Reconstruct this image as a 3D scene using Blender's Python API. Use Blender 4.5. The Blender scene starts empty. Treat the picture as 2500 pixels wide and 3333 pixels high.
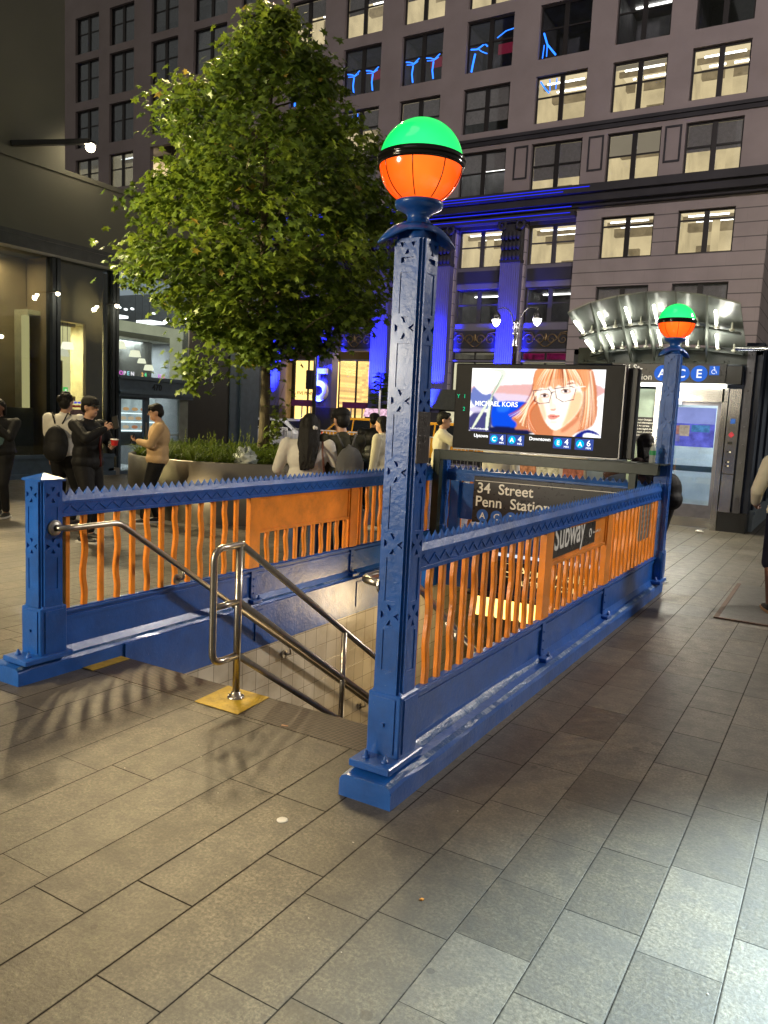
import bpy, bmesh, math, random
from math import sin, cos, pi, radians as rad
from mathutils import Vector as V, Matrix, Quaternion
random.seed(7)
SC = bpy.context.scene
COL = SC.collection

# ------------------------------------------------------------------ camera
CAM_H = 1.70
_yaw, _pitch, _roll = rad(30.3), rad(6.97), rad(2.77)
_f = V((-sin(_yaw)*cos(_pitch), cos(_yaw)*cos(_pitch), -sin(_pitch)))
_r0 = V((cos(_yaw), sin(_yaw), 0)); _u0 = _r0.cross(_f)
_r = _r0*cos(_roll) + _u0*sin(_roll); _u = _r.cross(_f)
cd = bpy.data.cameras.new('camera'); cam = bpy.data.objects.new('camera', cd); COL.objects.link(cam)
cam.matrix_world = Matrix(((_r.x, _u.x, -_f.x, 0), (_r.y, _u.y, -_f.y, 0), (_r.z, _u.z, -_f.z, CAM_H), (0, 0, 0, 1)))
cd.sensor_fit = 'VERTICAL'; cd.sensor_height = 36; cd.lens = 2561/3333*36
cd.clip_start = 0.05; cd.clip_end = 600
SC.camera = cam

# ------------------------------------------------------------------ night sky and lights
w = bpy.data.worlds.new('World'); SC.world = w; w.use_nodes = True
nt = w.node_tree; nt.nodes.clear()
wo = nt.nodes.new('ShaderNodeOutputWorld'); bg = nt.nodes.new('ShaderNodeBackground')
bg.inputs['Color'].default_value = (1.0, 0.92, 0.80, 1); bg.inputs['Strength'].default_value = 0.125
nt.links.new(bg.outputs[0], wo.inputs[0])
SC.view_settings.view_transform = 'Standard'; SC.view_settings.look = 'None'
SC.view_settings.exposure = 0.5; SC.view_settings.gamma = 1.0
SC.cycles.max_bounces = 6; SC.cycles.diffuse_bounces = 3; SC.cycles.glossy_bounces = 3
SC.cycles.transmission_bounces = 6; SC.cycles.transparent_max_bounces = 12
SC.cycles.sample_clamp_indirect = 4.0; SC.cycles.sample_clamp_direct = 0
SC.cycles.caustics_reflective = False; SC.cycles.caustics_refractive = False
SC.cycles.use_light_tree = True

def lamp(name, kind, loc, energy, color, size=0.1, target=None, spot=60, blend=0.5, parent=None):
    d = bpy.data.lights.new(name, kind); d.energy = energy; d.color = color
    if kind == 'SUN': d.angle = size
    elif kind == 'AREA': d.shape = 'DISK'; d.size = size
    else: d.shadow_soft_size = size
    if kind == 'SPOT': d.spot_size = rad(spot); d.spot_blend = blend
    o = bpy.data.objects.new(name, d); COL.objects.link(o); o.location = loc
    if target is not None:
        o.rotation_euler = (V(target)-V(loc)).to_track_quat('-Z', 'Y').to_euler()
    return o
# glow of the night city over the plaza, from behind the camera
lamp('city_glow', 'SUN', (-12, -14, 50), 0.16, (1.0, 0.86, 0.84), rad(30), target=(0, 5, 0))
# high fill spots without fixtures, added to brighten the stone block opposite
lamp('avenue_flood', 'SPOT', (6, 2, 26), 25000, (1.0, 0.86, 0.85), 0.6, target=(-14, 44, 14), spot=75, blend=1.0)
lamp('avenue_flood', 'SPOT', (-30, 4, 34), 25000, (1.0, 0.84, 0.84), 0.6, target=(-42, 44, 22), spot=75, blend=1.0)
# added yellow fill spot raking the tree from its left
lamp('tree_light', 'SPOT', (-14.5, 4.6, 4.3), 6500, (1.0, 0.86, 0.42), 0.25, target=(-9.2, 10.4, 5.0), spot=72, blend=0.7)
# assumed fixtureless floodlight high before the tower: throws the handrail's shadows over the landing
for dx, dy in ((-1.6, -1.5), (-0.5, -0.4), (0.6, 0.7), (1.7, 1.7)):
    lamp('tower_floodlight', 'SPOT', (-13.4+dx, 13.3+dy, 12.6), 2100, (1.0, 0.78, 0.42), 0.2, target=(-6.5, -0.5, 0), spot=38, blend=0.4)
lamp('tower_floodlight', 'SPOT', (-13.8, 9.0, 8.0), 2600, (1.0, 0.82, 0.48), 0.3, target=(-9.0, 6.9, 0), spot=42, blend=0.8)  # extra fill spot added over the people, no fixture of its own
# assumed warm plaza flood behind the camera to the left, no lamp modelled
lamp('plaza_light', 'SPOT', (-9.0, -4.5, 6.5), 3100, (1.0, 0.80, 0.45), 0.2, target=(-6.6, 3.8, 0.3), spot=66, blend=1.0)
# low fill spot added behind the camera to brighten the fronts of the posts
lamp('shop_window_glow', 'SPOT', (-7.5, -5.5, 2.6), 1700, (1.0, 0.90, 0.70), 0.9, target=(-2.4, 3.0, 1.9), spot=48, blend=0.9)
lamp('plaza_light', 'SPOT', (-5.5, -6.0, 8.0), 3600, (1.0, 0.90, 0.58), 0.3, target=(-8.9, 10.9, 5.6), spot=27, blend=0.9)  # fill spot added from the camera side to lift the tree crown
# assumed cool shop light, unseen itself, over the pavement to the right
lamp('shop_light', 'SPOT', (3.0, 7.6, 3.6), 12500, (0.70, 0.92, 1.0), 0.3, target=(0.35, 2.75, 0), spot=23, blend=0.9)
lamp('walk_light', 'SPOT', (3.6, 12.5, 6.0), 2100, (1.0, 0.92, 0.82), 0.4, target=(-0.7, 8.2, 0), spot=85, blend=1.0)  # fill spot added to lighten the walkway at the right

# ------------------------------------------------------------------ node materials
class NT:
    def __init__(s, name):
        s.m = bpy.data.materials.new(name); s.m.use_nodes = True; s.t = s.m.node_tree
        s.t.nodes.clear(); s.out = s.t.nodes.new('ShaderNodeOutputMaterial')
    def n(s, typ, **kw):
        nd = s.t.nodes.new('ShaderNode'+typ)
        for k, v in kw.items(): setattr(nd, k, v)
        return nd
    def put(s, sock, v):
        if isinstance(v, bpy.types.NodeSocket): s.t.links.new(v, sock)
        elif isinstance(v, (tuple, list)) and len(v) == 3 and sock.type == 'RGBA': sock.default_value = (*v, 1)
        else: sock.default_value = v
    def math(s, op, a, b=0.0, c=None, clamp=False):
        nd = s.n('Math', operation=op, use_clamp=clamp); s.put(nd.inputs[0], a); s.put(nd.inputs[1], b)
        if c is not None: s.put(nd.inputs[2], c)
        return nd.outputs[0]
    def mix(s, fac, a, b, mode='MIX'):
        nd = s.n('Mix', data_type='RGBA', blend_type=mode); s.put(nd.inputs[0], fac); s.put(nd.inputs[6], a); s.put(nd.inputs[7], b)
        return nd.outputs[2]
    def pos(s, kind='Object'):
        return s.n('TexCoord').outputs[kind]
    def noise(s, scale, vec=None, detail=4, rough=0.55, dist=0):
        nd = s.n('TexNoise'); nd.inputs['Scale'].default_value = scale; nd.inputs['Detail'].default_value = detail
        nd.inputs['Roughness'].default_value = rough; nd.inputs['Distortion'].default_value = dist
        if vec is None: vec = s.wpos()
        s.put(nd.inputs['Vector'], vec); return nd.outputs['Fac']
    def wpos(s):
        if not hasattr(s, '_w'): s._w = s.n('NewGeometry').outputs['Position']
        return s._w
    def ramp(s, fac, stops):
        nd = s.n('ValToRGB'); s.put(nd.inputs[0], fac); e = nd.color_ramp.elements
        while len(e) < len(stops): e.new(0.5)
        for i, (p, c) in enumerate(stops): e[i].position = p; e[i].color = (*c, 1) if len(c) == 3 else c
        return nd.outputs[0]
    def bump(s, h, strength=0.3, dist=0.01):
        nd = s.n('Bump'); nd.inputs['Strength'].default_value = strength; nd.inputs['Distance'].default_value = dist
        s.put(nd.inputs['Height'], h); return nd.outputs[0]
    def bsdf(s, color, rough=0.5, metal=0, normal=None, emit=None, estr=0, coat=0, spec=0.5, trans=0, sheen=0):
        b = s.n('BsdfPrincipled'); s.put(b.inputs['Base Color'], color); s.put(b.inputs['Roughness'], rough); s.put(b.inputs['Metallic'], metal)
        if normal is not None: s.put(b.inputs['Normal'], normal)
        if emit is not None: s.put(b.inputs['Emission Color'], emit); s.put(b.inputs['Emission Strength'], estr)
        b.inputs['Coat Weight'].default_value = coat; b.inputs['Coat Roughness'].default_value = 0.15
        b.inputs['Specular IOR Level'].default_value = spec; b.inputs['Transmission Weight'].default_value = trans
        if sheen: b.inputs['Sheen Weight'].default_value = sheen
        s.t.links.new(b.outputs[0], s.out.inputs[0]); return b

def mat(name, color, rough=0.5, metal=0, var=0.15, vs=6, bump=0, bs=60, coat=0, spec=0.5, dirt=0, sheen=0):
    t = NT(name); c = color
    if var:
        n = t.noise(vs, detail=6)
        lo = tuple(max(0, x*(1-var)) for x in color); hi = tuple(x*(1+var) for x in color)
        c = t.ramp(n, [(0.3, lo), (0.7, hi)])
    if dirt:
        d = t.noise(vs*3.1, detail=8, rough=0.7)
        c = t.mix(t.math('MULTIPLY', t.ramp(d, [(0.5, (0, 0, 0)), (0.75, (1, 1, 1))]), dirt), c, tuple(x*0.25 for x in color))
    nm = t.bump(t.noise(bs, detail=3), bump, 0.01) if bump else None
    r = rough
    if var: r = t.math('MULTIPLY_ADD', t.noise(vs*2.3), 0.25*rough, rough*0.88)
    t.bsdf(c, r, metal, nm, coat=coat, spec=spec, sheen=sheen)
    return t.m

def emat(name, color, strength=1.0, var=0, vs=3):
    t = NT(name); e = t.n('Emission'); c = color
    if var: c = t.ramp(t.noise(vs), [(0.3, tuple(x*(1-var) for x in color)), (0.7, color)])
    t.put(e.inputs[0], c); e.inputs[1].default_value = strength; t.t.links.new(e.outputs[0], t.out.inputs[0]); return t.m

def glassmat(name, tint=(1, 1, 1), refl=0.12, dark=0.0, rough=0.02):
    """thin window pane: see-through, tinted, with a mirror reflection that grows at grazing angles"""
    t = NT(name); tr = t.n('BsdfTransparent'); tr.inputs[0].default_value = (*[x*(1-dark) for x in tint], 1)
    g = t.n('BsdfGlossy'); g.inputs['Roughness'].default_value = rough; g.inputs[0].default_value = (0.9, 0.95, 1, 1)
    lw = t.n('LayerWeight'); lw.inputs[0].default_value = 0.25
    f = t.math('MULTIPLY_ADD', lw.outputs['Fresnel'], 0.8, refl, clamp=True)
    m = t.n('MixShader'); t.put(m.inputs[0], f); t.t.links.new(tr.outputs[0], m.inputs[1]); t.t.links.new(g.outputs[0], m.inputs[2])
    t.t.links.new(m.outputs[0], t.out.inputs[0]); return t.m

# cast-iron gloss paint: orange-peel, drips, worn specks
def paint(name, color, worn=0.03, wcol=(0.55, 0.62, 0.72), rough=0.32):
    t = NT(name)
    n = t.noise(5, detail=5); c = t.ramp(n, [(0.3, tuple(x*0.8 for x in color)), (0.7, tuple(x*1.15 for x in color))])
    grime = t.noise(3.2, detail=7, rough=0.7); c = t.mix(t.math('MULTIPLY', t.ramp(grime, [(0.52, (0, 0, 0)), (0.72, (1, 1, 1))]), 0.45), c, tuple(x*0.35+0.01 for x in color))
    sp = t.noise(85, detail=2)
    c = t.mix(t.ramp(sp, [(0.70, (0, 0, 0)), (0.78, (worn*6,)*3)]), c, wcol)
    ch = t.math('MULTIPLY', t.math('GREATER_THAN', t.noise(19, detail=5, rough=0.7), 0.705), 0.8); c = t.mix(ch, c, tuple(x*0.4+0.07 for x in color))
    h = t.math('ADD', t.math('MULTIPLY', t.noise(38, detail=4, rough=0.65), 1.0), t.math('MULTIPLY', t.noise(8, detail=3), 1.5))
    t.bsdf(c, t.math('MULTIPLY_ADD', t.noise(14), 0.2, rough-0.1), 0, t.bump(h, 0.38, 0.006), coat=0.2)
    return t.m

M = {}
M['blue'] = paint('blue_gloss_paint', (0.010, 0.096, 0.42))
M['orange'] = paint('orange_gloss_paint', (0.86, 0.27, 0.024), 0.02, (0.9, 0.5, 0.25))
M['blueworn'] = mat('worn_pale_paint', (0.33, 0.40, 0.52), 0.35, var=0.5, vs=16, bump=0.6, bs=50, dirt=0.7)
M['green'] = mat('dark_green_paint', (0.012, 0.022, 0.016), 0.35, bump=0.15, bs=50)
M['steel'] = mat('brushed_steel', (0.40, 0.365, 0.31), 0.30, 1.0, var=0.12, vs=20, bump=0.04, bs=120)
M['steel2'] = mat('dull_steel', (0.42, 0.40, 0.37), 0.36, 1.0, var=0.2, vs=3, bump=0.05, bs=30)
M['black'] = mat('black_plastic', (0.012, 0.012, 0.014), 0.4, var=0.1)
M['blackm'] = mat('black_metal', (0.02, 0.02, 0.022), 0.35, 0.3, bump=0.1)
M['tread'] = mat('brown_tread', (0.060, 0.046, 0.036), 0.5, bump=0.3)
M['yellow'] = mat('yellow_safety_paint', (0.52, 0.34, 0.025), 0.55, var=0.25, vs=12, bump=0.5, bs=40, dirt=0.45)
M['white'] = mat('white_paint', (0.72, 0.71, 0.68), 0.5, bump=0.05)
M['lettw'] = mat('white_lettering', (0.80, 0.78, 0.74), 0.5, var=0.05)
M['signblk'] = mat('black_enamel', (0.014, 0.014, 0.017), 0.28, var=0.2)
M['ringblk'] = mat('black_band', (0.01, 0.01, 0.008), 0.12, 0.2)
M['bronze'] = mat('bronze_plaque', (0.055, 0.045, 0.042), 0.42, 0.4, bump=0.2)

# ------------------------------------------------------------------ mesh helpers
class MB:
    def __init__(s): s.v = []; s.f = []; s.mi = []; s.cur = 0; s.sm = []; s.smooth = False
    def add(s, vs, fs):
        b = len(s.v); s.v += [V(p) for p in vs]; s.f += [tuple(i+b for i in f) for f in fs]
        s.mi += [s.cur]*len(fs); s.sm += [s.smooth]*len(fs); return s
    def box(s, x0, x1, y0, y1, z0, z1):
        return s.add([(x0,y0,z0),(x1,y0,z0),(x1,y1,z0),(x0,y1,z0),(x0,y0,z1),(x1,y0,z1),(x1,y1,z1),(x0,y1,z1)],
                     [(0,3,2,1),(4,5,6,7),(0,1,5,4),(1,2,6,5),(2,3,7,6),(3,0,4,7)])
    def bbox(s, x0, x1, y0, y1, z0, z1, b=0.004):   # bevelled box
        pts = []
        for (x, sx) in ((x0,1),(x1,-1)):
            for (y, sy) in ((y0,1),(y1,-1)):
                for (z, sz) in ((z0,1),(z1,-1)):
                    pts.append(((x+sx*b, y+sy*b, z), (x+sx*b, y, z+sz*b), (x, y+sy*b, z+sz*b)))
        vs = [p for t in pts for p in t]
        I = lambda ix, iy, iz, k: (ix*4+iy*2+iz)*3+k
        f = []
        f.append((I(0,0,0,0),I(0,1,0,0),I(1,1,0,0),I(1,0,0,0))); f.append((I(0,0,1,0),I(1,0,1,0),I(1,1,1,0),I(0,1,1,0)))
        f.append((I(0,0,0,1),I(1,0,0,1),I(1,0,1,1),I(0,0,1,1))); f.append((I(0,1,0,1),I(0,1,1,1),I(1,1,1,1),I(1,1,0,1)))
        f.append((I(0,0,0,2),I(0,0,1,2),I(0,1,1,2),I(0,1,0,2))); f.append((I(1,0,0,2),I(1,1,0,2),I(1,1,1,2),I(1,0,1,2)))
        for iy in (0,1):
            for iz in (0,1):
                q = (I(0,iy,iz,0),I(1,iy,iz,0),I(1,iy,iz,1),I(0,iy,iz,1)); f.append(q if (iy+iz)%2==0 else q[::-1])
        for ix in (0,1):
            for iz in (0,1):
                q = (I(ix,0,iz,0),I(ix,0,iz,2),I(ix,1,iz,2),I(ix,1,iz,0)); f.append(q if (ix+iz)%2==0 else q[::-1])
        for ix in (0,1):
            for iy in (0,1):
                q = (I(ix,iy,0,1),I(ix,iy,1,1),I(ix,iy,1,2),I(ix,iy,0,2)); f.append(q if (ix+iy)%2==0 else q[::-1])
        for ix in (0,1):
            for iy in (0,1):
                for iz in (0,1):
                    q = (I(ix,iy,iz,0),I(ix,iy,iz,1),I(ix,iy,iz,2)); f.append(q if (ix+iy+iz)%2==0 else q[::-1])
        return s.add(vs, f)
    def obox(s, c, ax, ay, az):   # oriented box: centre and three half-axes
        c = V(c); ax = V(ax); ay = V(ay); az = V(az)
        vs = [c+i*ax+j*ay+k*az for k in (-1,1) for (i,j) in ((-1,-1),(1,-1),(1,1),(-1,1))]
        return s.add(vs, [(0,3,2,1),(4,5,6,7),(0,1,5,4),(1,2,6,5),(2,3,7,6),(3,0,4,7)])
    def bar(s, a, b, wx, wz, up=(0,0,1)):
        a = V(a); b = V(b); d = (b-a); L = d.length; d.normalize(); up = V(up)
        if abs(d.dot(up)) > 0.98: up = V((1,0,0))
        sd = d.cross(up).normalized(); u2 = sd.cross(d)
        return s.obox((a+b)/2, d*L/2, sd*wx/2, u2*wz/2)
    def tube(s, path, r, n=12, close=False, caps=True):
        path = [V(p) for p in path]; m = len(path); rr = r if isinstance(r, (list, tuple)) else [r]*m
        tg = []
        for i in range(m):
            a = path[(i-1) % m] if (close or i > 0) else path[i]; b = path[(i+1) % m] if (close or i < m-1) else path[i]
            tg.append((b-a).normalized())
        up = V((0,0,1)) if abs(tg[0].z) < 0.9 else V((1,0,0))
        nrm = (up - tg[0]*up.dot(tg[0])).normalized(); vs = []
        for i in range(m):
            nrm = (nrm - tg[i]*nrm.dot(tg[i])).normalized(); bn = tg[i].cross(nrm)
            for k in range(n):
                a = 2*pi*k/n; vs.append(path[i] + (nrm*cos(a)+bn*sin(a))*rr[i])
        fs = []
        for i in range(m if close else m-1):
            j = (i+1) % m
            for k in range(n):
                k2 = (k+1) % n; fs.append((i*n+k, i*n+k2, j*n+k2, j*n+k))
        if caps and not close: fs += [tuple(range(n))[::-1], tuple((m-1)*n+k for k in range(n))]
        o = s.smooth; s.smooth = True; s.add(vs, fs); s.smooth = o; return s
    def lathe(s, c, prof, n=24, a0=0, a1=2*pi):
        c = V(c); full = abs(a1-a0-2*pi) < 1e-6; k = n if full else n+1; vs = []
        for (r, z) in prof:
            for i in range(k):
                a = a0+(a1-a0)*i/n; vs.append(c+V((r*cos(a), r*sin(a), z)))
        fs = []
        for j in range(len(prof)-1):
            for i in range(n if full else k-1):
                i2 = (i+1) % k; fs.append((j*k+i, j*k+i2, (j+1)*k+i2, (j+1)*k+i))
        o = s.smooth; s.smooth = True; s.add(vs, fs); s.smooth = o; return s
    def ell(s, c, r, n=16, m=10, rot=None):
        c = V(c); vs = []; R = rot or Matrix.Identity(3)
        for j in range(m+1):
            ph = pi*j/m
            for i in range(n):
                a = 2*pi*i/n; vs.append(c + R @ V((r[0]*sin(ph)*cos(a), r[1]*sin(ph)*sin(a), -r[2]*cos(ph))))
        fs = []
        for j in range(m):
            for i in range(n):
                i2 = (i+1) % n; fs.append((j*n+i, j*n+i2, (j+1)*n+i2, (j+1)*n+i))
        o = s.smooth; s.smooth = True; s.add(vs, fs); s.smooth = o; return s
    def cap(s, a, ra, b, rb, n=12):   # rounded cone between two joints
        a = V(a); b = V(b); d = b-a; L = max(d.length, 1e-5); d = d/L
        up = V((0,0,1)) if abs(d.z) < 0.9 else V((1,0,0)); nr = (up-d*up.dot(d)).normalized(); bn = d.cross(nr); vs = []; rings = []
        for t in (-90,-60,-30,0): rings.append((a + d*ra*sin(rad(t)), ra*cos(rad(t))))
        for t in (0,30,60,90): rings.append((b + d*rb*sin(rad(t)), rb*cos(rad(t))))
        for (p, r) in rings:
            for k in range(n):
                an = 2*pi*k/n; vs.append(p+(nr*cos(an)+bn*sin(an))*max(r, 1e-4))
        fs = []
        for j in range(len(rings)-1):
            for k in range(n):
                k2 = (k+1) % n; fs.append((j*n+k, j*n+k2, (j+1)*n+k2, (j+1)*n+k))
        o = s.smooth; s.smooth = True; s.add(vs, fs); s.smooth = o; return s
    def prism(s, pts, o, ex, ey, ez):   # extrude a 2-D outline: origin o, in-plane axes ex, ey, thickness vector ez
        o = V(o); ex = V(ex); ey = V(ey); ez = V(ez); n = len(pts)
        A = [o+ex*p[0]+ey*p[1] for p in pts]; B = [p+ez for p in A]
        fs = [tuple(range(n))[::-1], tuple(range(n, 2*n))] + [(i, (i+1) % n, n+(i+1) % n, n+i) for i in range(n)]
        return s.add(A+B, fs)
    def poly(s, pts, o, ex, ey):
        o = V(o); ex = V(ex); ey = V(ey); return s.add([o+ex*p[0]+ey*p[1] for p in pts], [tuple(range(len(pts)))])
    def build(s, name, mats, parent=None, local=False, fix=True, bevel=0):
        me = bpy.data.meshes.new(name)
        org = V((0,0,0)); o = bpy.data.objects.new(name, me)
        if parent is not None: o.parent = parent
        if not local:
            if parent is None:
                xs = [p.x for p in s.v]; ys = [p.y for p in s.v]; zs = [p.z for p in s.v]
                org = V(((min(xs)+max(xs))/2, (min(ys)+max(ys))/2, min(zs))); o.location = org
            else:
                p = parent
                while p is not None: org = org + p.location; p = p.parent
        me.from_pydata([tuple(p-org) for p in s.v], [], s.f)
        ms = mats if isinstance(mats, (list, tuple)) else [mats]
        for m in ms: me.materials.append(m)
        for p, i, sm in zip(me.polygons, s.mi, s.sm): p.material_index = i; p.use_smooth = sm
        if fix:
            bm = bmesh.new(); bm.from_mesh(me); bmesh.ops.recalc_face_normals(bm, faces=bm.faces); bm.to_mesh(me); bm.free()
        COL.objects.link(o)
        if bevel:
            md = o.modifiers.new('bevel', 'BEVEL'); md.width = bevel; md.segments = 2; md.limit_method = 'ANGLE'
        return o

def tag(o, label=None, cat=None, group=None, kind=None):
    if label: o['label'] = label
    if cat: o['category'] = cat
    if group: o['group'] = group
    if kind: o['kind'] = kind
    return o
def thing(name, label, cat, loc, group=None, rz=0):
    o = bpy.data.objects.new(name, None); COL.objects.link(o); o.location = loc; o.rotation_euler = (0, 0, rz)
    o.empty_display_size = 0.1
    return tag(o, label, cat, group)
def copy_tree(o, parent=None):
    c = o.copy(); COL.objects.link(c)
    if parent is not None: c.parent = parent
    for ch in [x for x in bpy.data.objects if x.parent == o]: copy_tree(ch, c)
    return c
def text(name, s, size, org, ex, ez, m, parent=None, depth=0.002, align='LEFT', bold=0.0, sx=1.0, local=False):
    """flat lettering: org is the baseline point, ex the writing direction, ez the up direction"""
    cu = bpy.data.curves.new(name, 'FONT'); cu.body = s; cu.size = size; cu.align_x = align; cu.extrude = depth/2; cu.offset = bold*size
    cu.resolution_u = 4
    ob = bpy.data.objects.new('tmp', cu); me0 = bpy.data.meshes.new_from_object(ob)
    ex = V(ex).normalized(); ez = V(ez).normalized(); ny = ex.cross(ez).normalized()
    b = MB(); vs = [V(org)+ex*(v.co.x*sx)+ez*v.co.y-ny*(-v.co.z) for v in me0.vertices]
    b.add(vs, [tuple(p.vertices) for p in me0.polygons])
    bpy.data.objects.remove(ob); bpy.data.curves.remove(cu); bpy.data.meshes.remove(me0)
    return b.build(name, m, parent, local=local, fix=False)

def plate(b, outer, holes, o, ex, ey, n, depth):
    """plate face with pockets: outer outline and pocket outlines in 2-D; pockets sink by depth against normal n"""
    bm = bmesh.new(); o = V(o); ex = V(ex); ey = V(ey); n = V(n); edges = []
    P = lambda p, dz=0: o+ex*p[0]+ey*p[1]-n*dz
    for loop in [outer]+[h[0] for h in holes]:
        vs = [bm.verts.new(P(p)) for p in loop]
        for i in range(len(vs)): edges.append(bm.edges.new((vs[i], vs[(i+1) % len(vs)])))
    bmesh.ops.triangle_fill(bm, use_beauty=True, use_dissolve=False, edges=edges, normal=n)
    bm.verts.index_update()
    b.add([v.co.copy() for v in bm.verts], [tuple(v.index for v in f.verts) for f in bm.faces]); bm.free()
    for (h, d) in holes:
        k = len(h); A = [P(p) for p in h]; B = [P(p, d) for p in h]
        b.add(A+B, [(i, (i+1) % k, k+(i+1) % k, k+i) for i in range(k)] + [tuple(range(k, 2*k))])
    k = len(outer); A = [P(p) for p in outer]; B = [P(p, depth) for p in outer]
    b.add(A+B, [(i, (i+1) % k, k+(i+1) % k, k+i) for i in range(k)])
# ------------------------------------------------------------------ ground
ROW = 0.268
def paving_mat():
    t = NT('granite_pavers'); p = t.wpos(); sp = t.n('SeparateXYZ'); t.put(sp.inputs[0], p)
    x, y = sp.outputs[0], sp.outputs[1]
    u = t.math('DIVIDE', t.math('ADD', x, 1.24+ROW*200), ROW); row = t.math('FLOOR', u); fu = t.math('FRACT', u)
    wn = t.n('TexWhiteNoise', noise_dimensions='1D'); t.put(wn.inputs['W'], row)
    sc = t.n('SeparateColor'); t.put(sc.inputs[0], wn.outputs['Color'])
    L = t.math('MULTIPLY_ADD', t.math('FLOOR', t.math('MULTIPLY', sc.outputs[0], 3)), 0.11, 0.38)
    L = t.math('ADD', L, t.math('MULTIPLY', t.math('LESS_THAN', row, 198.5), 0.42))
    v = t.math('ADD', t.math('DIVIDE', t.math('ADD', y, 300), L), t.math('MULTIPLY', sc.outputs[1], 7))
    iv = t.math('FLOOR', v); fv = t.math('FRACT', v)
    du = t.math('MULTIPLY', t.math('MINIMUM', fu, t.math('SUBTRACT', 1, fu)), ROW)
    dv = t.math('MULTIPLY', t.math('MINIMUM', fv, t.math('SUBTRACT', 1, fv)), L)
    wob = t.math('MULTIPLY', t.math('SUBTRACT', t.noise(30, detail=2), 0.5), 0.0018)
    du2 = t.math('ADD', du, wob); dv2 = t.math('ADD', t.math('MULTIPLY', dv, 1.35), wob)
    d = t.math('MINIMUM', du2, dv2)
    # joint width varies from row to row
    wn3 = t.n('TexWhiteNoise', noise_dimensions='1D'); t.put(wn3.inputs['W'], t.math('ADD', row, 51.3))
    jw = t.math('MULTIPLY_ADD', wn3.outputs['Value'], 0.0042, 0.0022)
    joint = t.math('SMOOTH_MIN', t.math('DIVIDE', d, jw), 1.0, 0.3, clamp=True)
    wn2 = t.n('TexWhiteNoise', noise_dimensions='2D'); cx = t.n('CombineXYZ'); t.put(cx.inputs[0], row); t.put(cx.inputs[1], iv); t.put(wn2.inputs['Vector'], cx.outputs[0])
    tone = t.math('MULTIPLY_ADD', wn2.outputs['Value'], 0.55, 0.68)
    n1 = t.noise(75, detail=5, rough=0.75); n2 = t.noise(1.1, detail=5); n3 = t.noise(170, detail=2); n4 = t.noise(9, detail=6, rough=0.7)
    base = t.ramp(n1, [(0.36, (0.062, 0.052, 0.037)), (0.5, (0.125, 0.107, 0.078)), (0.64, (0.215, 0.185, 0.135))])
    base = t.mix(t.math('MULTIPLY', t.ramp(n2, [(0.40, (0, 0, 0)), (0.58, (1, 1, 1))]), 0.5), base, (0.085, 0.075, 0.062))
    base = t.mix(t.math('MULTIPLY', t.ramp(n4, [(0.42, (0, 0, 0)), (0.60, (1, 1, 1))]), 0.62), base, (0.07, 0.062, 0.052))
    base = t.mix(t.ramp(n3, [(0.70, (0, 0, 0)), (0.76, (0.55,)*3)]), base, (0.42, 0.38, 0.31))
    sc2 = t.n('CombineColor'); [t.put(sc2.inputs[i], tone) for i in range(3)]
    base = t.mix(1.0, base, sc2.outputs[0], 'MULTIPLY')
    gumv = t.n('TexVoronoi', voronoi_dimensions='2D'); gumv.inputs['Scale'].default_value = 2.6; t.put(gumv.inputs['Vector'], p)
    gum = t.math('LESS_THAN', gumv.outputs['Distance'], t.math('MULTIPLY_ADD', t.noise(1.9, detail=1), 0.22, -0.085))
    base = t.mix(t.math('MULTIPLY', gum, 0.55), base, (0.04, 0.035, 0.03))
    col = t.mix(joint, (0.008, 0.007, 0.006), base)
    tilt = t.math('MULTIPLY', t.math('SUBTRACT', wn2.outputs['Value'], 0.5), t.math('MULTIPLY', fv, 0.0))
    h = t.math('ADD', t.math('MULTIPLY', joint, 0.22), t.math('ADD', t.math('MULTIPLY', n1, 0.34), t.math('MULTIPLY', t.noise(34, detail=3), 0.5)))
    r = t.math('ADD', t.math('MULTIPLY', n4, 0.22), t.math('MULTIPLY_ADD', wn2.outputs['Value'], 0.10, 0.32))
    r = t.math('ADD', t.math('MULTIPLY', r, joint), t.math('MULTIPLY', t.math('SUBTRACT', 1, joint), 0.95))
    b_ = t.bsdf(col, r, 0, t.bump(h, 0.55, 0.006), spec=0.5); t.put(b_.inputs['Specular IOR Level'], t.math('MULTIPLY', joint, 0.5))
    return t.m
M['paving'] = paving_mat()
M['asphalt'] = mat('asphalt', (0.035, 0.034, 0.036), 0.55, var=0.3, vs=2, bump=0.5, bs=60)
SX0, SX1, SY0, SY1 = -4.09, -1.82, 3.27, 8.30     # stair well
b = MB(); GX0, GX1, GY0, GY1 = -60, 40, -30, 23.5
xs = [GX0, SX0-0.02, SX1+0.02, GX1]; ys = [GY0, SY0, SY1, GY1]
b.add([(x, y, 0) for y in ys for x in xs], [(j*4+i, j*4+i+1, j*4+i+5, j*4+i+4) for j in range(3) for i in range(3) if not (i == 1 and j == 1)])
tag(b.build('pavement', M['paving']), kind='structure')
b = MB(); b.box(-160, 100, 23.5, 40, -0.30, -0.14); tag(b.build('road', M['asphalt']), kind='structure')
b = MB(); b.box(-160, 100, 40.0, 120, -0.3, 0.0); tag(b.build('far_pavement', mat('concrete', (0.2, 0.19, 0.18), 0.7, vs=1)), kind='structure')
M['kerb'] = mat('kerb_stone', (0.22, 0.21, 0.2), 0.6, bump=0.2)
b = MB(); b.box(-60, 40, 23.5, 23.65, -0.3, 0.005); tag(b.build('kerb', M['kerb']), kind='structure')
b = MB()
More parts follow.
